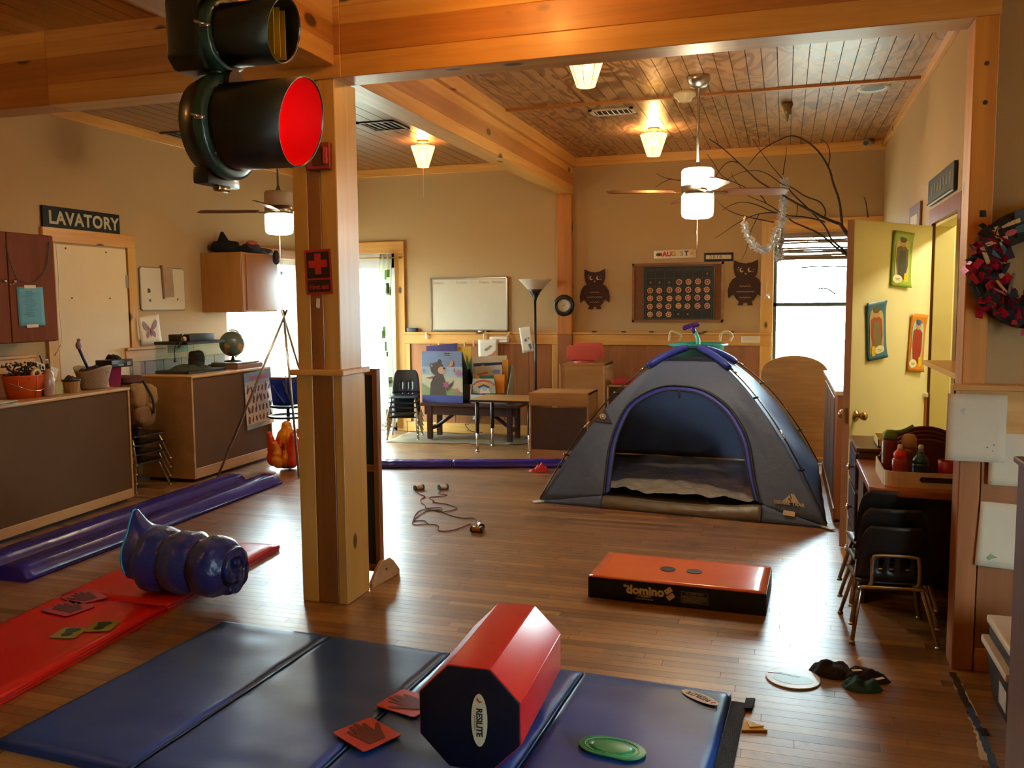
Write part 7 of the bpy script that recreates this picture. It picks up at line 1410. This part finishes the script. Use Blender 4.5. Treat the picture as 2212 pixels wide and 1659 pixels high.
# ------------------------------------------------------------------ traffic light
TLG = mat('dark_green_enamel', '#0d1512', .35, var=.2, coat=.3); TLK = mat('black_visor', '#0c0d0b', .4, coat=.3); TLR = mat('green_ring_enamel', '#1c3a34', .35, coat=.3)
_d = ray(500, 275); tlp = CAMP+_d*(3.42/_d.length)
tocam = Vector((CAMP.x-tlp.x, CAMP.y-tlp.y, 0)).normalized(); fdir = Matrix.Rotation(math.radians(57), 3, 'Z') @ tocam; sdir = Vector((-fdir.y, fdir.x, 0))
tl = thing('traffic_light', 'dark green traffic light with red lamp lit hanging before the post', 'traffic light', (tlp.x, tlp.y, tlp.z))
def tlM(dz): return Matrix(((sdir.x, 0, fdir.x, tlp.x), (sdir.y, 0, fdir.y, tlp.y), (0, 1, 0, tlp.z+dz), (0, 0, 0, 1)))   # local x side, y up, z facing
def visor(M, r, L, lens, par, ring_r, inner):
    n = 40; vs = []; fs = []
    mb = MB(); mb.M = M
    def pt(a, z, rr): return (rr*math.cos(a), rr*math.sin(a), z)
    for rr in (r, r-.004):
        for z in (0.0, 1.0):
            for i in range(n):
                a = 2*PI*i/n; zz = z*(L*(.90+.10*math.sin(a)))
                vs.append(pt(a, zz, rr))
    for b in (0, 2*n): fs += [(b+i, b+(i+1) % n, b+n+(i+1) % n, b+n+i) for i in range(n)]
    fs += [(n+i, n+(i+1) % n, 3*n+(i+1) % n, 3*n+i) for i in range(n)]
    mb.add(vs, fs, True); v = mb.build('visor', TLK, par)
    mb = MB(); mb.M = M; mb.sheet(lambda u, w: pt(2*PI*u, .004+w*(L*(.90+.10*math.sin(2*PI*u))-.008), r-.0055), n, 3, True, True); mb.build('visor_lining', inner, v)
    mb = MB(); mb.M = M; mb.lathe([(ring_r, -.03), (ring_r, .0), (ring_r-.012, .008), (r+.002, .008)], 40, caps=False); mb.build('lens_door', TLR, par)
    mb = MB(); mb.M = M; mb.lathe([(r, .004), (r*.7, -.012), (0, -.02)], 32, caps=False); mb.build('lens', lens, par)
    for a in (.75, 2.4, 3.9, 5.5):
        mb = MB(); mb.M = M; p = Vector((math.cos(a)*(r+.008), math.sin(a)*(r+.008), 0)); mb.cyl(p, p+Vector((0, 0, .016)), .006, n=8); mb.build('screw', CHROME, par)
    mb = MB(); mb.M = M; mb.cyl((-ring_r-.004, 0, -.02), (-ring_r+.012, 0, .012), .008, n=8); mb.cyl((-ring_r-.02, .01, -.03), (-ring_r-.0, .0, .0), .006, n=8); mb.build('latch', CHROME, par)
def housing(M, R, dep, par, oct_=True):
    mb = MB(); mb.M = M; k = R
    pf = [(-k, -k*.72), (-k*.72, -k), (k*.72, -k), (k, -k*.72), (k, k*.72), (k*.72, k), (-k*.72, k), (-k, k*.72)]
    mb.prism(pf, -dep, -.03, 'z'); mb.build('housing', TLG, par, .012, 2)
dzY = .318; dzG = dzY+.27
redlens = glow('lit_red_lens', '#ff0a12', 5.0); redin = mat('red_glow_tinted_lining', '#a81c22', .4)  # black lining coloured red to stand for the lamp's glow in the visor
visor(tlM(0), .152, .315, redlens, tl, .186, redin)
mb = MB(); mb.M = tlM(0); mb.lathe([(.0, -.14), (.11, -.13), (.165, -.1), (.183, -.05), (.184, -.03)], 36, caps=False); mb.build('housing', TLG, tl)
mb = MB(); mb.M = tlM(-.188); mb.box(-.1, .1, -.02, .04, -.1, -.035); mb.build('lower_bracket', TLG, tl, .01, 2)
mb = MB(); mb.M = tlM(-.2); mb.cyl((-.02, -.012, -.06), (.05, -.012, -.06), .014, n=10); mb.build('terminal_bolt', BRASS, tl)
visor(tlM(dzY), .108, .25, mat('amber_lens', '#d8a812', .3, emit='#c89a0a', es=.5), tl, .135, mat('visor_inside_dark', '#14120c', .5))  # amber lamp is off; slight emission added to brighten its lens
housing(tlM(dzY), .135, .16, tl)
for x in (-.028, .012, .05): mb = MB(); mb.M = tlM(dzY); mb.box(x-.001, x+.001, -.085, .085, .05, .2); mb.build('louver', mat('louver_olive', '#b8951c', .5), tl)
visor(tlM(dzG), .108, .25, mat('green_lens_off', '#123a2a', .25), tl, .135, mat('visor_inside_dark', '#14120c', .5)); housing(tlM(dzG), .135, .16, tl)
mb = MB(); mb.M = tlM(dzY-.17); mb.lathe([(.05, -.03), (.05, .03)], 20); mb.M = tlM(0); mb.cyl((0, .175, -.06), (0, .2, -.06), .06, n=20); mb.build('coupling', TLG, tl)
mb = MB(); mb.M = tlM(0); mb.cyl((0, dzG+.13, -.08), (0, ZF-tlp.z, -.08), .02, n=12); mb.build('hanging_pipe', TLG, tl)
l = bpy.data.lights.new('red_signal_light', 'SPOT'); l.energy = 3; l.color = (1, .03, .03); l.spot_size = 1.4; l.shadow_soft_size = .05; o = bpy.data.objects.new('red_signal_light', l); COL.objects.link(o); o.matrix_world = tlM(0) @ Matrix.Translation((0, 0, .02)) @ Matrix.Rotation(PI, 4, 'Y'); 

# ------------------------------------------------------------------ on the post
PFY = 3.949
def pM(x, z): return frame((x, PFY, z), (1, 0, 0), (0, 0, 1))
cs = [onY(x, y, PFY) for x, y in ((656, 540), (716, 538), (720, 635), (663, 637))]; c = sum(cs, Vector())/4; w, h = .148, (cs[0].z+cs[1].z-cs[2].z-cs[3].z)/2
M = pM(c.x, c.z) @ Matrix.Rotation(.035, 4, 'Z'); t = thing('first_aid_sign', 'red and black First aid sign with red cross on the post', 'sign', c); RS = mat('sign_red', '#a81c1c', .45); KS = mat('sign_black', '#241410', .45)
blob(rrect(-w/2, w/2, -h/2, h/2, .004), .0005, .004, M, 'plate', RS, t); blob(rrect(-w/2+.01, w/2-.01, -h*.135, h/2-.012, .006), .004, .005, M, 'black_field', KS, t); blob(rrect(-w/2+.01, w/2-.01, -h/2+.012, -h*.175, .006), .004, .005, M, 'black_field', KS, t)
a_ = .052; b_ = .018; y_ = h*.18
blob([(-b_, y_-a_), (b_, y_-a_), (b_, y_-b_), (a_, y_-b_), (a_, y_+b_), (b_, y_+b_), (b_, y_+a_), (-b_, y_+a_), (-b_, y_+b_), (-a_, y_+b_), (-a_, y_-b_), (-b_, y_-b_)], .005, .006, M, 'red_cross', mat('cross_red', '#b82222', .45), t)
text('First aid', .034, M @ Matrix.Translation((0, -h*.335, .0055)), 'lettering', mat('cross_red', '#b82222', .45), t, bold=.0006)
cs = [onY(x, y, PFY) for x, y in ((690, 309), (719, 309), (719, 368), (690, 368))]; c = (cs[0]+cs[2])/2; t = thing('fire_alarm', 'red fire alarm strobe on the post behind the traffic light', 'fire alarm', c); M = pM(c.x-.03, c.z)
blob(rrect(-.065, .065, -.065, .065, .006), .0005, .03, M, 'housing', mat('alarm_red', '#8e1414', .4), t, .004, 1); blob(rrect(-.03, .028, -.045, .045, .004), .03, .034, M, 'speaker_grille', mat('alarm_dark_red', '#4a0c0c', .5), t); blob(rrect(.036, .056, -.04, .04, .004), .03, .045, M, 'strobe_lens', mat('strobe_plastic', '#c83a30', .25), t)
p = onY(688, 655, PFY); t = thing('adhesive_hook', 'small white adhesive hook under the first aid sign', 'hook', p); blob(rrect(-.009, .009, -.026, .026, .008), .0005, .006, pM(p.x, p.z), 'pad', WHITEPL, t); MB().tube(spline([(p.x, PFY-.006, p.z-.005), (p.x, PFY-.02, p.z-.018), (p.x, PFY-.018, p.z-.002)], 4), .003, 6).build('hook', WHITEPL, t)

# ------------------------------------------------------------------ ceiling fittings
def vent(label, x0, x1, y0, y1, frame_c, slat_c, n=7, name='ceiling_vent'):
    t = thing(name, label, 'vent', ((x0+x1)/2, (y0+y1)/2, ZC)); z = ZC-.012; f = .03; mb = MB()
    for b in ((x0, x1, y0, y0+f), (x0, x1, y1-f, y1), (x0, x0+f, y0, y1), (x1-f, x1, y0, y1)): mb.box(b[0], b[1], b[2], b[3], z, ZC)
    mb.build('frame', mat(frame_c+'_vent', frame_c, .5), t); MB().box(x0+f, x1-f, y0+f, y1-f, ZC-.003, ZC-.001).build('duct_dark', BLACK, t)
    for k in range(n): xx = x0+f+(x1-x0-2*f)*(k+.5)/n; mb = MB(); mb.M = Matrix.Translation((xx, 0, z+.004)) @ Matrix.Rotation(.6, 4, 'Y'); mb.box(-.012, .012, y0+f, y1-f, -.001, .001); mb.build('slat', mat(slat_c+'_slat', slat_c, .5), t)
vent('white louvered vent in the plywood ceiling behind the beam', -1.63, -1.25, 7.44, 7.68, '#cfc2a8', '#d8ccb4')
vent('brown framed vent on the ceiling left of the beam', -3.72, -3.36, 7.24, 7.62, '#4a2a18', '#8a8478', 5)
vent('dark vent strip at the ceiling edge beside the post', -4.2, -3.72, 6.95, 7.05, '#4a2a18', '#4a2a18', 5)
_v = fl(398, 293, ZC); vent('brown framed vent near the left wall ceiling trim', _v.x-.2, _v.x+.16, _v.y-.2, _v.y+.16, '#4a2a18', '#8a8478', 5)
t = thing('smoke_detector', 'cream round smoke detector left of the fan canopy', 'smoke detector', (-.78, 7.08, ZC)); MB().lathe([(.03, -.075), (.05, -.07), (.06, -.045), (.085, -.03), (.095, 0)], 24, (-.78, 7.08, ZC)).build('body', mat('cream_plastic', '#d2bf94', .4), t)
t = thing('recessed_speaker', 'round recessed fitting in the plywood ceiling at right', 'ceiling fitting', (.62, 7.42, ZC)); MB().lathe([(.085, -.004), (.12, -.014), (.13, 0)], 28, (.62, 7.42, ZC), caps=False).build('ring', mat('white_ring', '#cfc8bc', .4), t); MB().lathe([(0, -.003), (.09, -.003)], 28, (.62, 7.42, ZC)).build('recess', mat('dark_recess', '#3a332c', .6), t)
p = fl(1700, 222, ZC); t = thing('fire_sprinkler', 'small brass bell shaped sprinkler under the plywood ceiling', 'sprinkler', p); MB().lathe([(.045, 0), (.05, -.02), (.035, -.06), (.04, -.09), (.02, -.1), (.012, -.15), (0, -.16)], 16, p).build('body', mat('dull_brass', '#7d6a48', .4, .7), t)
p = onY(1876, 308, YB-.12); t = thing('security_camera', 'small security camera in the upper right corner', 'camera', p); MB().cyl((p.x+.03, YB-.02, p.z+.06), (p.x+.02, YB-.1, p.z+.02), .02, n=10).build('bracket', mat('grey_bracket', '#8a8070', .5), t); MB().cyl((p.x+.03, YB-.05, p.z+.015), (p.x-.03, YB-.2, p.z-.015), .032, n=14).build('barrel', mat('grey_camera', '#a89c8a', .4), t); q = Vector((p.x-.03, YB-.2, p.z-.015)); MB().cyl(q, q+Vector((-.004, -.01, -.002)), .024, n=14).build('lens', BLACK, t)

# ------------------------------------------------------------------ branches, tinsel, blind in the window corner
BRK = mat('dark_bark', '#2e2018', .85, bump=.5, bs=60)
br = thing('bare_branch', 'large bare branch fixed in the window corner reaching toward the fan', 'branch', onY(1850, 560, 8.3))
def twig(px, Y0, Y1, r0, r1, name='twig'):
    n = len(px); pts = [onY(x, y, Y0+(Y1-Y0)*i/(n-1)) for i, (x, y) in enumerate(px)]; sp = spline(pts, 5); m = len(sp)
    MB().tube(sp, 1.0, 7, taper=[r0+(r1-r0)*i/(m-1) for i in range(m)]).build(name, BRK, br)
T = [([(1878, 796), (1886, 720), (1884, 650), (1872, 590), (1848, 530), (1833, 510), (1817, 487), (1806, 481), (1781, 471), (1757, 458), (1734, 446), (1710, 433), (1687, 419), (1640, 392), (1605, 360), (1561, 320), (1532, 300)], 8.2, 7.5, .022, .003, 'main_limb'),
     ([(1819, 488), (1816, 456), (1811, 427), (1800, 396), (1789, 360), (1760, 319), (1716, 294), (1679, 305), (1642, 327), (1617, 356)], 8.1, 7.9, .012, .003, 'limb'),
     ([(1890, 640), (1848, 572), (1825, 543), (1797, 518), (1781, 488), (1750, 455), (1710, 416), (1699, 397), (1660, 350), (1625, 300)], 8.3, 7.8, .012, .002, 'limb'),
     ([(1885, 630), (1844, 566), (1809, 537), (1773, 507), (1740, 491), (1715, 480), (1690, 462), (1656, 440), (1620, 425)], 8.3, 7.6, .011, .003, 'limb'),
     ([(1781, 480), (1775, 477), (1737, 469), (1703, 466), (1671, 458), (1630, 441), (1600, 437), (1575, 445), (1560, 455)], 8.2, 7.4, .008, .002, 'twig'),
     ([(1703, 466), (1680, 460), (1640, 462), (1600, 478), (1560, 505), (1543, 515)], 8.0, 7.5, .006, .002, 'twig'), ([(1671, 480), (1640, 474), (1600, 465), (1575, 455), (1555, 440), (1546, 431)], 8.0, 7.3, .006, .002, 'twig'),
     ([(1781, 470), (1783, 455), (1770, 436), (1740, 424), (1710, 405), (1690, 398), (1650, 372), (1610, 370), (1570, 388), (1556, 400)], 8.1, 7.4, .007, .002, 'twig'), ([(1722, 440), (1722, 455), (1720, 470)], 8.0, 8.0, .005, .002, 'twig'),
     ([(1789, 360), (1793, 335), (1786, 310), (1770, 300)], 8.05, 8.1, .005, .002, 'twig'), ([(1690, 398), (1692, 372), (1697, 340), (1699, 318)], 8.0, 8.0, .005, .002, 'twig'),
     ([(1605, 360), (1590, 350), (1570, 352), (1550, 375), (1535, 410)], 7.7, 7.4, .005, .002, 'twig'), ([(1561, 395), (1530, 380), (1480, 390), (1440, 385), (1418, 375)], 7.4, 7.2, .005, .002, 'twig'), ([(1450, 386), (1430, 395), (1415, 406)], 7.25, 7.2, .003, .002, 'twig'),
     ([(1875, 470), (1871, 440), (1866, 425)], 8.3, 8.3, .006, .003, 'twig'), ([(1640, 462), (1622, 500), (1612, 540), (1600, 565)], 7.9, 7.8, .004, .0015, 'twig'), ([(1620, 425), (1600, 405), (1585, 385), (1580, 372)], 7.7, 7.6, .004, .002, 'twig'),
     ([(1773, 507), (1760, 512), (1740, 525), (1733, 535)], 8.2, 8.1, .004, .002, 'twig'), ([(1656, 440), (1640, 420), (1600, 400), (1560, 380), (1540, 350), (1527, 333)], 7.8, 7.4, .005, .002, 'twig')]
for a in T: twig(*a)
TIN = mat('silver_tinsel', '#d9dce2', .3, .35)
def garland(label, px, Y, r, n):
    ps = spline([onY(x, y, Y) for x, y in px], 8); t = thing('tinsel_garland', label, 'tinsel', ps[0], 0, 'silver tinsel on the branch'); MB().tube(ps, .012, 6).build('core', TIN, t); mb = MB()
    for _ in range(n):
        p = ps[rnd.randrange(len(ps))]+Vector((rnd.gauss(0, .006), rnd.gauss(0, .006), rnd.gauss(0, .006))); d = Vector((rnd.gauss(0, 1), rnd.gauss(0, 1), rnd.gauss(0, 1))).normalized()*r*rnd.uniform(.6, 1.2); s = d.orthogonal().normalized()*.0035
        mb.quad(p-s, p+s, p+d+s, p+d-s)
    mb.build('strands', TIN, t)['kind'] = 'stuff'
garland('thick silver tinsel hanging straight down from the branch', [(1694, 390), (1695, 420), (1692, 450), (1688, 480), (1686, 510), (1686, 545), (1682, 560)], 7.75, .036, 1500)
garland('looped silver tinsel left of the hanging strand', [(1607, 483), (1612, 500), (1622, 520), (1636, 535), (1652, 541), (1668, 530), (1674, 512), (1679, 492)], 7.62, .032, 1000)
p = onY(1606, 476, 7.72); t = thing('clothespin', 'wooden clothespin clipping the looped tinsel to a twig', 'clothespin', p, 0, 'clothespins along the back rail')
for s in (-1, 1): mb = MB(); mb.M = Matrix.Translation(p) @ Matrix.Rotation(.4, 4, 'Y'); mb.box(-.008, .008, s*.005-.003, s*.005+.003, -.035, .035); mb.build('prong', PINW, t)
bl_ = thing('bamboo_blind', 'rolled up stick blind across the top of the bright window', 'window blind', (.37, YB-.05, 2.2)); BS = wood('grey_bamboo', '#8d7d6a', '#6a5a48', 'x', across=30)
MB().box(-.1, .86, YB-.045, YB-.01, 2.22, 2.275).build('head_rail', BS, bl_)
for k in range(12): z = 2.2-.018*k; yy_ = YB-.05-.012*math.sin(k*1.1); MB().tube(spline([(-.09, yy_, z+rnd.uniform(-.006, .006)), (.2, yy_, z+rnd.uniform(-.008, .008)), (.55, yy_-.004, z+rnd.uniform(-.008, .008)), (.84, yy_, z+rnd.uniform(-.006, .006))], 5), rnd.choice((.008, .010, .013)), 6).build('slat', BS, bl_) if k not in (3, 4, 8) else None
for x in (.05, .3, .6): MB().cyl((x, YB-.055, 2.26), (x, YB-.055, 1.98), .0025, n=5).build('cord', GREYI, bl_)
for px, lab in ([(1730, 578), (1745, 577), (1770, 576), (1798, 577), (1830, 576)], 'thin forked twig leaning across the upper window pane'), ([(1765, 625), (1780, 622), (1793, 627), (1805, 636)], 'short broken twig before the lower window pane'):
    t = thing('window_twig', lab, 'twig', onY(px[0][0], px[0][1], YB-.04)); MB().tube(spline([onY(x, y, YB-.03) for x, y in px], 5), .007, 6).build('twig', BRK, t)
